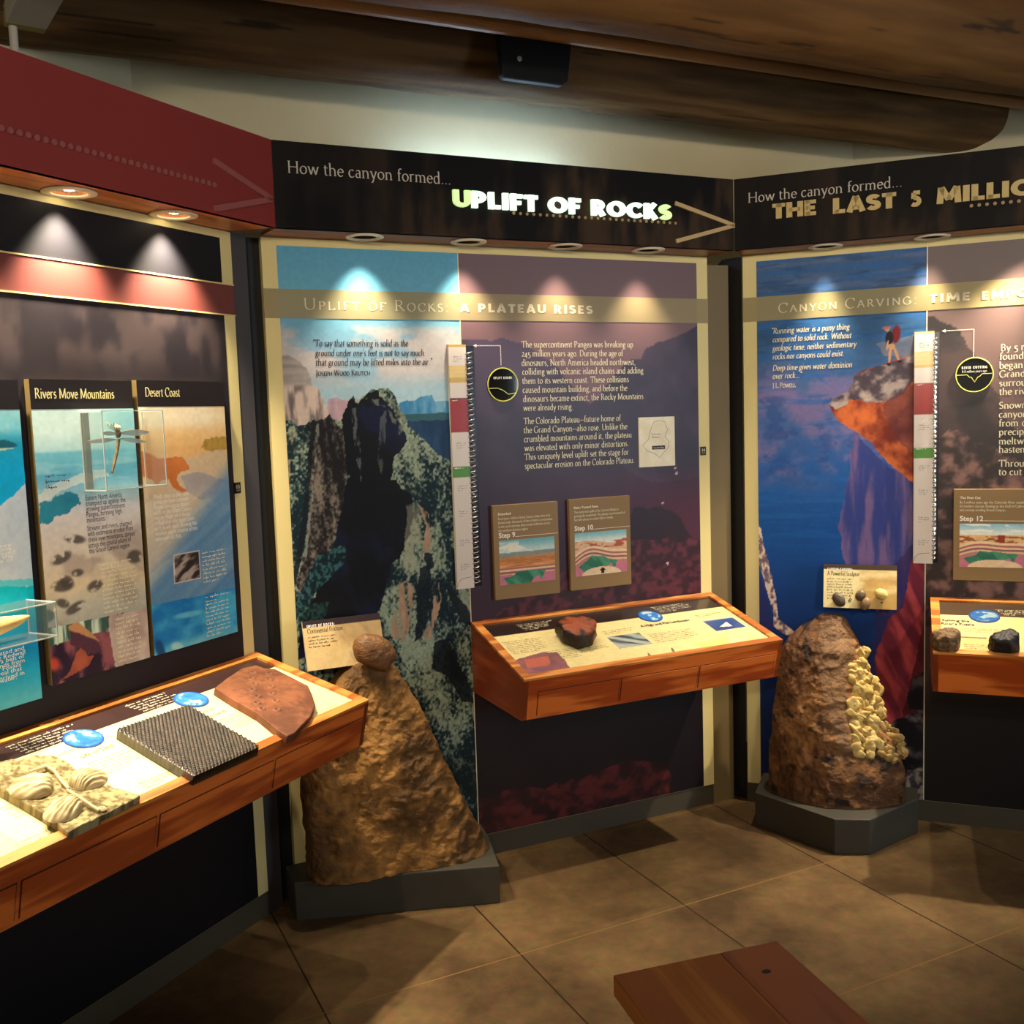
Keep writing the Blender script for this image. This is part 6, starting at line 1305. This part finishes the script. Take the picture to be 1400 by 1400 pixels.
# ================================================================== plinths and big rocks
def plinth(label, fr, pts, h):
    mb = MB(); f = Fr(fr.P(0, 0, 0), fr.A, fr.N, (0, 0, 1)); a = [f.P(x, y, 0) for x, y in pts]; b = [f.P(x, y, h) for x, y in pts]; mb.prism(a, b)
    return tag(mb.build('plinth', m_grey, bevel=.004), label, 'plinth')
plinth('low slate grey plinth under the leaning slab of rock', M_, [(-.05, .002), (-.05, .14), (.58, .348), (.64, .13), (.66, .002)], .13)
plinth('low slate grey plinth with clipped corner under the tall boulder', R_, [(.07, .002), (.068, .225), (.372, .402), (.49, .372), (.652, .12), (.652, .002)], .13)
def loft(name, fr, levels, m, seed, n=260, nz=240, amp=.012, ex=2.8, colfn=None, parent=None, crease=None):
    """boulder built level by level: z, left, right, depth, skew of its ridge"""
    L_ = np.array(levels); z = np.linspace(L_[0, 0], L_[-1, 0], nz); g = lambda k: np.interp(z, L_[:, 0], L_[:, k])
    for_s = lambda y: np.convolve(np.pad(y, 4, 'edge'), np.ones(9) / 9, 'valid')
    uL, uR, dp, sk = for_s(g(1)), for_s(g(2)), for_s(g(3)), for_s(g(4))
    td = np.linspace(0, 2 * np.pi, 6001); c, s = np.cos(td), np.sin(td); Xd = np.sign(c) * np.abs(c) ** (2 / ex); Yd = np.sign(s) * np.abs(s) ** (2 / ex)
    cum = np.concatenate([[0], np.cumsum(np.hypot(np.diff(Xd), .6 * np.diff(Yd)))]); te = np.linspace(0, cum[-1], n, endpoint=False)
    X = np.interp(te, cum, Xd)[None, :]; Y = np.interp(te, cum, Yd)[None, :]
    uc, ur = (uL + uR)[:, None] / 2, (uR - uL)[:, None] / 2
    Z = np.repeat(z[:, None], n, 1); U = uc + ur * X
    ridge = 1 - .35 * np.clip(np.abs(X - sk[:, None]) - .0, 0, 1.4)
    Wd = .012 + dp[:, None] * (.5 + .5 * Y * np.where(Y > 0, ridge, 1))
    q = fbm(U * 6 + Wd * 5 + seed, Z * 5.5 - Wd * 4, 5, seed) - .5; q2 = fbm(U * 20 + Wd * 14, Z * 18 - Wd * 15, 5, seed + 5) - .5
    q3 = 1 - np.abs(2 * fbm(U * 17 + Wd * 12, Z * 15 - Wd * 10, 4, seed + 9) - 1); q4 = 1 - np.abs(2 * fbm(U * 46 + 3 + Wd * 40, Z * 40 + Wd * 25, 3, seed + 14) - 1)
    k = amp * (2.4 * q + .7 * q2 + .8 * (q3 - .75) + .42 * (q4 - .75)); U = U + k * X; Wd = np.maximum(.006, Wd + k * np.clip(Y, 0, 1) * 1.2 + k * .3)
    P = fr.O + U[..., None] * fr.A + Wd[..., None] * fr.N + Z[..., None] * np.array([0, 0, 1.0]); V = P.reshape(-1, 3)
    i = np.arange(n * nz).reshape(nz, n); f = np.stack([i[:-1], np.roll(i[:-1], -1, 1), np.roll(i[1:], -1, 1), i[1:]], -1).reshape(-1, 4)
    # close the crown
    cc = V[i[-1]].mean(0); rings = [V]
    for t_ in (.75, .5, .25, .02): rings.append(cc + (V[i[-1]] - cc) * t_ + np.array([0, 0, 1.0]) * .012 * (1 - t_ ** 2))
    V = np.concatenate(rings); base = n * nz; prev = i[-1]
    ff = [f]
    for k_ in range(4):
        nx = base + np.arange(n) + k_ * n; ff.append(np.stack([prev, np.roll(prev, -1), np.roll(nx, -1), nx], -1)); prev = nx
    f = np.concatenate(ff)
    col = np.ones((len(V), 4), np.float32); uu = np.concatenate([U.reshape(-1), np.repeat(U[-1].mean(), 4 * n)]); zz = np.concatenate([Z.reshape(-1), np.repeat(z[-1], 4 * n)]); xx = np.concatenate([X.repeat(nz, 0).reshape(-1) if X.shape[0] == 1 else X.reshape(-1), np.zeros(4 * n)])
    col[:, :3] = lin(np.clip(colfn(uu, zz, xx), 0, 1))
    return V, f, col, P
def ca(u, z, x):
    n = fbm(u * 6, z * 6, 5, 3); d = fbm(u * 34, z * 38, 4, 6); c = lerp((100, 68, 30), (184, 130, 64), sm(n * .65 + d * .35, .34, .66)); v = sm(fbm(u * 22 + z * 9, z * 26, 4, 12), .60, .70) * sm(n, .4, .6)
    return c + .09 * v[..., None] * np.array([1, .86, .55])
t = thing('leaning_rock', 'big brown slab of rock leaning against the panel beneath the Continental Friction card', 'rock', M_.P(.3, .13, .1))
V, f, col, P = loft('stone', M_, [(.131, .0, .615, .275, .55), (.30, .0, .545, .25, .55), (.47, .004, .468, .225, .45), (.60, .03, .418, .205, .35), (.70, .085, .372, .185, .3), (.77, .14, .335, .165, .2), (.805, .19, .312, .14, .2)], None, 5, colfn=ca, amp=.013, ex=4.2)
grid_obj('stone', V - wloc(t), f, col, printed('leaning_stone', .55, spec=.4, bump=1.0, bscale=55), t, smooth=True)
SR = [(1052, 1075), (1052, 1020), (1057, 965), (1063, 930), (1066, 900), (1073, 880), (1092, 860), (1118, 848), (1140, 845), (1155, 850), (1166, 868), (1180, 892), (1189, 915), (1197, 945), (1201, 970), (1207, 992), (1222, 1010), (1238, 1040), (1241, 1068), (1238, 1090)]
sl = [R_.at(x, y, .15) for x, y in SR]
left = sorted([(b, a) for a, b in sl[:9]]); right = sorted([(b, a) for a, b in sl[8:]])
zs = np.linspace(.131, sl[8][1] - .012, 16)
lv = []
for z_ in zs:
    a = np.interp(z_, [q[0] for q in left], [q[1] for q in left]); b = np.interp(z_, [q[0] for q in right], [q[1] for q in right]); h_ = (z_ - .131) / (zs[-1] - .131)
    lv.append((z_, a - .002, b - .004, .30 - .10 * h_ - .10 * h_ ** 3, -.1 + .2 * h_))
FACE = [R_.at(x, y, .2) for x, y in ((1118, 858), (1142, 848), (1160, 870), (1168, 890), (1160, 930), (1160, 980), (1166, 1020), (1150, 1034), (1140, 985), (1124, 940), (1116, 900))]
def cb(u, z, x):
    n = fbm(u * 5, z * 5, 5, 13); d = fbm(u * 34, z * 34, 4, 16); c = lerp((94, 60, 32), (164, 114, 66), sm(n * .6 + d * .4, .34, .66))
    m = inpoly(u + .01 * (n - .5), z + .02 * (d - .5), FACE) * .7; c = c * (1 - m[..., None]) + m[..., None] * lerp((112, 84, 60), (150, 118, 88), d)
    return c * (1 - .5 * sm(fbm(u * 20 + 5, z * 20, 3, 31), .68, .74))[..., None]
t = thing('boulder', 'tall rounded brown boulder with a crust of yellow nodules on the clipped plinth', 'rock', R_.P(.35, .13, .15))
V, f, col, P = loft('stone', R_, lv, None, 23, colfn=cb, amp=.010, ex=2.3)
grid_obj('stone', V - wloc(t), f, col, printed('boulder_stone', .58, spec=.35, bump=.9, bscale=55), t, smooth=True)
# nodules sit on the surface of the boulder
def surf(a, b):
    d = (np.abs((P - R_.O) @ R_.A - a) + np.abs(P[..., 2] - b)); d[..., :] += 10 * (((P - R_.O) @ R_.N) < .08); k = np.unravel_index(np.argmin(d), d.shape)
    return float((P[k] - R_.O) @ R_.N)
def nodules(poly, n, r0, r1, name, m, seed):
    rn = random.Random(seed); mb = MB(); pl_ = [R_.at(x, y, .22) for x, y in poly]; xs = [p_[0] for p_ in pl_]; ys = [p_[1] for p_ in pl_]; k = 0; tr = 0
    while k < n and tr < 4000:
        tr += 1; a = rn.uniform(min(xs), max(xs)); b = rn.uniform(min(ys), max(ys))
        if not inpoly(np.array([a]), np.array([b]), pl_)[0]: continue
        r = rn.uniform(r0, r1); an = rn.uniform(0, 3.1); ax = (R_.A * math.cos(an) + R_.B * math.sin(an), -R_.A * math.sin(an) + R_.B * math.cos(an), R_.N)
        Pp, ff = rockmesh(R_.P(a, b, surf(a, b) - .001), ax, (r * 1.3, r * 1.05, r * .5), .10, k + seed, sub=3, fr_=2.5, flat_=.42); mb.add(Pp, ff); k += 1
    mb.build(name, m, t, smooth=True)
mcr = mat('nodule_yellow', (216, 186, 112), .45, .25, 40, .2, 90)
nodules([(1170, 896), (1180, 903), (1189, 922), (1198, 948), (1201, 972), (1204, 992), (1203, 1008), (1198, 1026), (1180, 1036), (1166, 1032), (1168, 1000), (1162, 975), (1160, 950), (1162, 925), (1170, 905)], 130, .012, .027, 'mineral_crust', mcr, 3)
nodules([(1206, 1000), (1224, 1010), (1234, 1026), (1238, 1046), (1220, 1044), (1202, 1034), (1200, 1010)], 46, .010, .022, 'mineral_crust', mat('nodule_ochre', (176, 142, 78), .5, .25, 40, .2, 90), 9)

# ================================================================== picture boards, cases and models on the left panel
def pboard(label, fl, fr_, tr_, bl, zt, zb, title, tpos, ztop, art, extra):
    a0, a1 = fl, fr_; c = .02
    t = thing('picture_board', label, 'picture board', L.P((a0 + a1) / 2, zb, 0), 'tall picture boards on the left panel')
    mb = MB(); mb.box(L, a0, a1, zb, zt, .0015, c - .0004); mb.build('backing_board', mat('board_gold', (104, 88, 52), .45), t)
    mb = MB(); mb.box(L, a0, a1, ztop, zt, c - .0003, c + .0006); mb.build('title_bar', mat('title_black', (24, 16, 18), .4), t)
    paint('picture', L, a0, a1, zb, ztop - .0005, c + .0004, .0028, art, m_print, t)
    if title:
        mb = MB(); write(mb, L, title, tpos[0], tpos[1], cap=.0245, c=c + .0012, weight=1.15); mb.build('title_text', mat('ink_yellow', (240, 226, 160), .5), t)
    extra(t, c + .001); return t
def art_b(cv):
    U, V = cv.U, cv.V; n = fbm(U * 9, V * 12, 5, 3); st = fbm(U * 6, V * 40, 4, 6)
    cv.vgrad([(558, (206, 236, 232)), (590, (216, 242, 238)), (614, (186, 226, 230)), (618, (116, 192, 212)), (650, (92, 172, 204)), (676, (150, 190, 204)), (700, (214, 206, 208)), (760, (216, 200, 184)), (800, (222, 200, 168)), (830, (192, 188, 176)), (870, (160, 160, 150))], 110)
    cv.mix(.55 * sm(U, cv.x(100), cv.x(180)) * sm(V, cv.y(650), cv.y(610)), (104, 192, 214)); cv.mix(.4 * sm(st, .5, .65) * sm(V, cv.y(680), cv.y(660)) * sm(V, cv.y(612), cv.y(622)), (186, 222, 226))
    cv.mix(.7 * cv.m([(45, 678), (80, 662), (105, 650), (140, 640), (150, 650), (110, 662), (80, 676), (50, 690)], .01, 30), (224, 222, 214))
    cv.mix(cv.m([(51, 704), (56, 690), (74, 680), (92, 674), (106, 676), (112, 690), (100, 694), (92, 704), (74, 706), (66, 716), (52, 716)], .010, 40), lerp((24, 108, 140), (60, 158, 180), n))
    cv.mix(.5 * sm(n, .5, .66) * sm(V, cv.y(720), cv.y(740)), (150, 130, 122))
    for x, y, rx, ry, ro in ((103, 737, 14, 6, .1), (84, 763, 15, 7, -.5), (106, 783, 8, 5, -.2), (86, 801, 15, 8, -.15), (91, 796, 9, 9, 0), (130, 801, 11, 7, -.5), (86, 825, 9, 6, .3), (103, 831, 15, 6, -.6), (66, 842, 9, 8, -.5), (184, 761, 10, 9, -.5)):
        cv.mix(.85 * cv.ell(x, y, rx, ry, ro, .3) * sm(fbm(U * 60, V * 60, 3, 2), .26, .42), (78, 70, 66))
    jg = cv.m([(58, 860.5), (210, 830), (215, 910), (60, 950)])
    f = fbm(U * 34, V * 20, 4, 8); c = lerp((44, 26, 48), (150, 84, 96), sm(f, .35, .7)); cv.mix(jg, c)
    cv.mix(jg * cv.m([(58, 860), (150, 842), (150, 862), (110, 870), (60, 886)], .008, 50), lerp((60, 90, 84), (210, 224, 206), sm(fbm(U * 90, V * 10, 3, 4), .35, .6)))
    cv.mix(jg * cv.m([(150, 842), (210, 828), (212, 908), (158, 912), (150, 880)], .012, 30), lerp((164, 134, 130), (222, 206, 194), f))
    cv.mix(jg * cv.m([(92, 856), (106, 850), (136, 876), (126, 886), (104, 876)], .003), (196, 138, 96)); cv.mix(jg * cv.m([(97, 862), (134, 876), (140, 892), (112, 888), (96, 880)], .004), (86, 48, 66))
    cv.mix(jg * cv.m([(97, 916), (104, 892), (110, 885), (117, 890), (120, 897), (128, 895), (122, 908), (104, 920), (84, 930)], .003), lerp((146, 66, 52), (196, 104, 76), f)); cv.mix(jg * cv.ell(72, 908, 10, 9, 0, .5), (190, 70, 56)); cv.mix(jg * .7 * cv.m([(62, 935), (130, 915), (170, 912), (200, 905), (66, 946)], .008, 60) * sm(f, .45, .6), (206, 120, 130))
def art_c(cv):
    U, V = cv.U, cv.V; n = fbm(U * 8, V * 8, 5, 3)
    cv.vgrad([(553, (236, 206, 160)), (570, (246, 226, 186)), (590, (242, 200, 140)), (612, (232, 180, 116)), (640, (222, 184, 140)), (680, (206, 184, 160)), (730, (196, 184, 168)), (790, (176, 172, 172)), (830, (150, 160, 172))], 270)
    cv.mix(.6 * sm(n, .5, .65) * sm(V, cv.y(590), cv.y(575)), (250, 236, 206))
    cv.mix(cv.m([(276, 612), (282, 600), (292, 598), (302, 596), (312, 600), (312, 616), (290, 617)], .012, 70), lerp((160, 124, 50), (206, 166, 84), fbm(U * 80, V * 40, 3, 1)))
    cv.mix(.8 * cv.m([(240, 636), (256, 628), (285, 618), (315, 614), (318, 660), (270, 668), (246, 660)], .006), (210, 186, 154)); cv.mix(.8 * cv.m([(246, 650), (270, 646), (318, 656), (318, 690), (290, 684), (256, 676)], .012, 20), (158, 152, 158))
    dgn = fbm((U * 1.0 + V * .6) * 4, (V - U * .55) * 40, 4, 9); cv.mix(.5 * sm(dgn, .45, .62) * sm(V, cv.y(650), cv.y(700)), (226, 212, 188))
    blue = sm(V - .9 * (U - cv.x(212)), cv.y(745, 212), cv.y(800, 212)); cv.mix(.9 * blue, lerp((58, 116, 172), (118, 152, 182), dgn))
    cv.mix(cv.m([(188, 616), (205, 620), (215, 626), (227, 627), (240, 624), (250, 625.5), (255, 632), (259.5, 639), (258, 642.5), (248, 645), (243, 650), (242, 656), (246, 664), (256, 671), (250, 674), (237, 667), (230, 656), (222, 656), (214, 664), (208, 656), (188, 650)], .002), lerp((190, 96, 40), (224, 146, 84), n))
    sq = cv.m([(236.5, 759), (272.5, 751.5), (274.5, 790.5), (238.5, 798)]); cv.mix(sq, (206, 196, 192)); sq = cv.m([(238, 760), (271.5, 753), (273.3, 789.5), (239.6, 796.5)]); cv.mix(sq, lerp((44, 36, 36), (168, 152, 146), sm(fbm((U + V * .8) * 20, (V - U * .5) * 80, 4, 3), .35, .66)))
    wt = cv.m([(206, 829), (325, 802.5), (332, 862), (208, 900)]); cv.mix(wt, lerp((20, 112, 186), (70, 172, 216), sm(fbm(U * 10, V * 16, 4, 5), .3, .7))); cv.mix(wt * sm(V + .0 * U, cv.y(870, 250), cv.y(884, 250)), lerp((60, 166, 206), (150, 206, 214), n))
    cv.mix(wt * .8 * cv.ell(258, 840, 20, 4, -.2, .4), (112, 192, 220)); cv.mix(wt * .9 * cv.ell(242, 884, 8, 6, 0, .5), (176, 216, 216)); cv.mix(wt * .9 * cv.ell(219, 888, 6, 14, -.3, .4), (18, 66, 116))
def art_a(cv):
    U, V = cv.U, cv.V; n = fbm(U * 8, V * 10, 5, 3)
    cv.vgrad([(558, (150, 206, 214)), (585, (120, 198, 214)), (606, (30, 150, 190)), (640, (0, 160, 216)), (700, (0, 168, 220)), (790, (150, 190, 210)), (798, (0, 184, 200)), (850, (0, 168, 206)), (890, (0, 140, 206)), (930, (40, 172, 214)), (960, (90, 190, 210))], 15)
    cv.mix(.6 * sm(n, .5, .66) * sm(V, cv.y(600), cv.y(585)), (206, 232, 230))
    cv.mix(cv.m([(-10, 604), (8, 602), (20, 606), (24, 609), (14, 613), (-10, 616)], .004), (26, 92, 112)); cv.mix(cv.m([(-10, 612), (10, 613), (22, 612), (6, 616), (-10, 618)], .002), (170, 196, 170))
    cv.mix(cv.m([(-40, 712), (0, 692), (18, 678), (32, 662), (60, 640), (60, 800), (-40, 806)], .004), lerp((160, 184, 206), (214, 216, 222), n))
    cv.mix(.5 * cv.m([(-40, 796), (60, 790), (60, 800), (-40, 806)]), (0, 186, 200))
def grk(t, rows, m, c):
    for k, (x, y, w_, n_, p_, h_) in enumerate(rows): mb = MB(); a, b = L.at(x, y, c); greek(mb, L, a, a + w_, b, n_, p_, h_, c, seed=k + 3); mb.build('small_print', m, t)
def ex_b(t, c):
    mb = MB()
    for s_, p, q in (('Eastern North America', (117, 684.5), 167), ('crumpled up against the', (117.5, 692), 172), ('growing supercontinent', (118, 699.5), 171.5), ('Pangea, forming high', (118.5, 707.2), 167), ('mountains.', (119, 714.7), 144.5), ('Streams and rivers, charged', (119.5, 726), 180.5), ('with sediments eroded from', (120, 733.6), 182.5), ('these new mountains, spread', (121, 741.4), 185), ('across the coastal plains of', (121, 749.2), 180), ('the Grand Canyon region.', (122, 757), 179)):
        sans(mb, L, s_, p, (q, p[1]), size=.0195, c=c)
    mb.build('body_text', mat('ink_slate', (64, 58, 76), .6), t); grk(t, [(62, 652, .075, 3, .0145, .008)], mat('ink_slate', (64, 58, 76), .6), c)
    grk(t, [(137, 773, .11, 2, .0125, .008), (139, 784, .12, 10, .0118, .007), (158, 848, .085, 10, .0128, .007)], m_cream, c)
def ex_c(t, c):
    mb = MB()
    for k, (s_, q) in enumerate((('Winds dried as they blew', 259), ('across the supercontinent', 258), ('Pangea, arriving as desert', 259), ('blasts in the Grand Canyon', 262), ('region. Huge sand dunes', 260), ('drifted over this desert plain', 266), ('as it slowly sank, allowing the', 269.5), ('western sea to advance across', 270.5), ('extensive salt flats.', 249))):
        x0, y0 = 209.5 + .45 * k, 682.5 + 7.2 * k; sans(mb, L, s_, (x0, y0), (q, y0), size=.0185, c=c)
    mb.build('body_text', m_white, t); grk(t, [(276, 757, .105, 8, .0125, .007), (281, 818, .11, 2, .0125, .008), (281, 828, .105, 9, .0118, .007)], m_cream, c)
def ex_a(t, c):
    mb = MB()
    for s_, x1, y, wd in (('sea advance', 15.7, 747, .105), ('of tons', 15, 752, .066), ('continued', 20.4, 756.8, .086), ('by the', 18, 762, .056), ('surface of', 18, 767.5, .088), ('sea retreated and', 33, 888, .135), ('depositing Redwall', 34.6, 893.5, .142), ('part of a belt of', 33.5, 899, .12), ('that extends from', 33.8, 904.8, .135), ('Canada. Fossils', 29, 910.5, .118), ('Redwall reveal that', 30, 916, .145), ('sea life thrived in', 33.5, 921.8, .132), ('shallow water.', 23, 928, .102)):
        if s_ == 'sea retreated and': mb.build('body_text', m_white, t); mb = MB()
        a1_, b_ = L.at(x1, y, c); sans(mb, L, s_, (a1_ - wd, b_), (a1_, 0), size=.0145, c=c, metric=True)
    mb.build('body_text', m_white, t)
ca0, ca1 = L.at(191.5, 600, .02)[0], L.at(308, 600, .02)[0]; ca1 = -.100
bz = (1.731, .950)
pboard('picture board headed Rivers Move Mountains with footprints in sand', L.at(39.5, 521, .02)[0], L.at(179.5, 521, .02)[0], 0, 0, L.at(110, 519.5, .02)[1], L.at(64, 940, .02)[1], 'Rivers Move Mountains', ((47.5, 544.5), (156.5, 543)), L.at(110, 558.8, .02)[1], art_b, ex_b)
pboard('picture board headed Desert Coast with an orange reptile on dunes', ca0, L.at(304.5, 521, .02)[0], 0, 0, L.at(250, 521, .02)[1], L.at(214, 896, .02)[1], 'Desert Coast', ((198.5, 542), (246.5, 541.5)), L.at(250, 555.5, .02)[1], art_c, ex_c)
pboard('blue undersea picture board cut off by the left frame edge', -1.15, L.at(23.5, 521, .02)[0], 0, 0, L.at(15, 519.5, .02)[1], L.at(45, 958, .02)[1], None, None, L.at(15, 559.5, .02)[1], art_a, ex_a)
m_ac = acrylic('acrylic_clear', (.985, .995, .99), .012, .25); m_ace = acrylic('acrylic_edge', (.9, .95, .92), .30, .5)
def case(label, a0, a1, b0, b1, c0, c1):
    t = thing('acrylic_case', label, 'display case', L.P((a0 + a1) / 2, b0, c0)); th = .003
    for nm, bx in (('front_pane', (a0, a1, b0, b1, c1 - th, c1)), ('top_pane', (a0, a1, b1 - th, b1, c0, c1 - th)), ('bottom_pane', (a0, a1, b0, b0 + th, c0, c1 - th)), ('side_pane', (a0, a0 + th, b0 + th, b1 - th, c0, c1 - th)), ('side_pane', (a1 - th, a1, b0 + th, b1 - th, c0, c1 - th))):
        mb = MB(); mb.box(L, *bx); mb.build(nm, m_ac, t)
    e = .0024; mb = MB()
    for a in (a0, a1 - e):
        for b in (b0, b1 - e): mb.box(L, a - .0002, a + e + .0002, b - .0002, b + e + .0002, c0, c1 + .0003)
        mb.box(L, a - .0002, a + e + .0002, b0 + e, b1 - e, c1 - e, c1 + .0003); mb.box(L, a - .0002, a + e + .0002, b0 + e, b1 - e, c0, c0 + e)
    for b in (b0, b1 - e): mb.box(L, a0 + e, a1 - e, b - .0002, b + e + .0002, c1 - e, c1 + .0003)
    mb.build('polished_edges', m_ace, t); return t
case('clear acrylic case holding the dragonfly model', -.653, -.449, 1.445, 1.65, .0215, .102)
mb = MB(); mb.box(L, -.649, -.632, 1.449, 1.646, .0218, .030); mb.build('mount_bar', mat('mount_olive', (92, 92, 76), .5), bpy.data.objects['acrylic_case'])  # plain dark olive strip along the back left edge
d_ = thing('dragonfly_model', 'large grey winged dragonfly model inside the clear case', 'model', L.P(*L.at(153, 647, .06), .06))
def dp(x, y, c=.06): return L.P(*L.at(x, y, c), c)
m_body = mat('insect_brown', (112, 92, 58), .5, .5, 120)
mb = MB(); P0, P1 = dp(162, 600), dp(153.5, 647); n_ = 16
mb.tube([lerp3(P0, P1, k / n_) + L.A * .002 * math.sin(k * .25) for k in range(n_ + 1)], [(.0056 if k % 2 else .0046) * (1 - .35 * k / n_) for k in range(n_ + 1)], 10); mb.build('abdomen', m_body, d_, smooth=True)
mb = MB(); P_, f_ = rockmesh(dp(161.5, 593), (L.A, L.B, L.N), (.0075, .012, .008), .05, 3, sub=3); mb.add(P_, f_); mb.build('thorax', m_body, d_, smooth=True)
mb = MB(); P_, f_ = rockmesh(dp(160.5, 585), (L.A, L.B, L.N), (.0095, .0075, .0075), .03, 5, sub=3); mb.add(P_, f_); mb.build('head', mat('insect_pale', (214, 190, 140), .4), d_, smooth=True)
mb = MB()
for k in (-1, 1):
    for g in range(3): mb.tube([dp(161, 592 - g * 1.5), dp(157 + 4 * k - 5 + g * 1.2, 583 - g * 2, .075), dp(155 + 4 * k - 4 + g, 578 + g * 4, .082)], .0008, 6)
mb.build('legs', m_body, d_)
m_wing = acrylic('insect_wing', (.78, .80, .78), .25, .5)
def wing(x0, y0, x1, y1, wd, c1):
    a0, b0 = L.at(x0, y0, .066); a1, b1 = L.at(x1, y1, c1); V = []; n = 16
    for k in range(n + 1):
        g = k / n; h = wd * (math.sin(math.pi * min(1, g * .96 + .04)) ** .6) * (.6 + .4 * g); a, b, c = a0 + (a1 - a0) * g, b0 + (b1 - b0) * g, .066 + (c1 - .066) * g
        V += [L.P(a, b + h * .45, c + .0006), L.P(a, b - h * .55, c + .0006), L.P(a, b - h * .55, c), L.P(a, b + h * .45, c)]
    mb = MB(); mb.add(V, [(4 * k + i, 4 * k + (i + 1) % 4, 4 * k + 4 + (i + 1) % 4, 4 * k + 4 + i) for k in range(n) for i in range(4)] + [(3, 2, 1, 0), (4 * n, 4 * n + 1, 4 * n + 2, 4 * n + 3)]); w_ = mb.build('wing', m_wing, d_)
    mb = MB(); mb.tube([L.P(a0 + (a1 - a0) * g, b0 + (b1 - b0) * g + wd * .4 * math.sin(math.pi * (g * .9 + .05)), .067 + (c1 - .066) * g) for g in np.linspace(0, 1, 10)], .0006, 6); mb.build('wing_vein', m_body, w_)
wing(163, 592, 204, 591, .019, .070); wing(159, 593, 139, 592, .013, .064); wing(163, 600, 199, 604, .014, .066); wing(158, 601, 119, 604, .014, .072)
mb = MB(); mb.tube([dp(160, 598), L.P(*L.at(160, 598, .06), .0212)], .0014, 8); mb.build('mount_pin', mat('wire_steel', (214, 210, 214), .25, metal=.85), d_)
f1, z1 = L.at(78, 822, .125); f2, z2 = L.at(78, 870, .125)
case('clear acrylic case at the left frame edge holding a tan pointed fossil', -1.16, (f1 + f2) / 2, z2, z1, .0215, .125)
t = thing('horn_fossil', 'tan pointed fossil cone inside the lower left clear case', 'fossil', L.P(*L.at(5, 862, .07), .07))
tp = L.at(41, 847.5, .07); bs = L.at(-40, 864, .07); V = []; n = 26
mb = MB(); mb.tube([L.P(bs[0] + (tp[0] - bs[0]) * k / n, bs[1] + (tp[1] - bs[1]) * k / n + .012 * math.sin(k / n * 3.0) * 0 + .010 * (k / n) ** 3, .07) for k in range(n + 1)], [.026 * (1 - (k / n) ** 1.6) ** .75 + .001 for k in range(n + 1)], 20); mb.build('cone', mat('fossil_tan', (214, 176, 112), .5, .2, 25, .2, 70), t, smooth=True)
mb = MB(); mb.tube([L.P(*L.at(-6, 866, .06), .06), L.P(*L.at(-6, 866, .06), .0212)], .004, 8); mb.build('mount_pin', mat('wire_steel', (214, 210, 214), .25, metal=.85), t)

# ================================================================== bench
BA = math.atan2(.293, .956); BF = Fr((.177, 1.950, 0), (math.cos(BA), math.sin(BA), 0), (math.sin(BA), -math.cos(BA), 0), (0, 0, 1)); BW = .385
t = thing('bench', 'orange brown wooden bench in the lower foreground', 'bench', BF.P(BW / 2, .6, 0))
mwb = wood('bench_wood', BA - math.pi / 2, (176, 96, 22), (218, 136, 44), .45, .8, .03, ring=12); mwr = wood('bench_wood_red', BA - math.pi / 2, (150, 80, 36), (190, 106, 50), .45, .8, .03, ring=12)
cut = [0, .245, BW]
for k in range(2):
    mb = MB(); mb.box(BF, cut[k] + (.0004 if k else 0), cut[k + 1], 0, 1.25, .405, .45); mb.build('seat_plank', [mwb, mwr][k], t, bevel=.003)
for b in (.14, 1.06):
    mb = MB(); mb.box(BF, .04, BW - .04, b, b + .045, 0, .404); mb.build('leg', mwb, t, bevel=.003)
mb = MB(); mb.box(BF, BW / 2 - .02, BW / 2 + .02, .185, 1.06, .20, .28); mb.build('stretcher', mwb, t, bevel=.003)
a, b = BF.at(1048, 1328, .4502); mb = MB(); mb.disc(BF, a, b, .4495, .010, .007, 18, .4503); mb.build('wood_knot', mat('knot_dark', (46, 22, 10), .5), t)
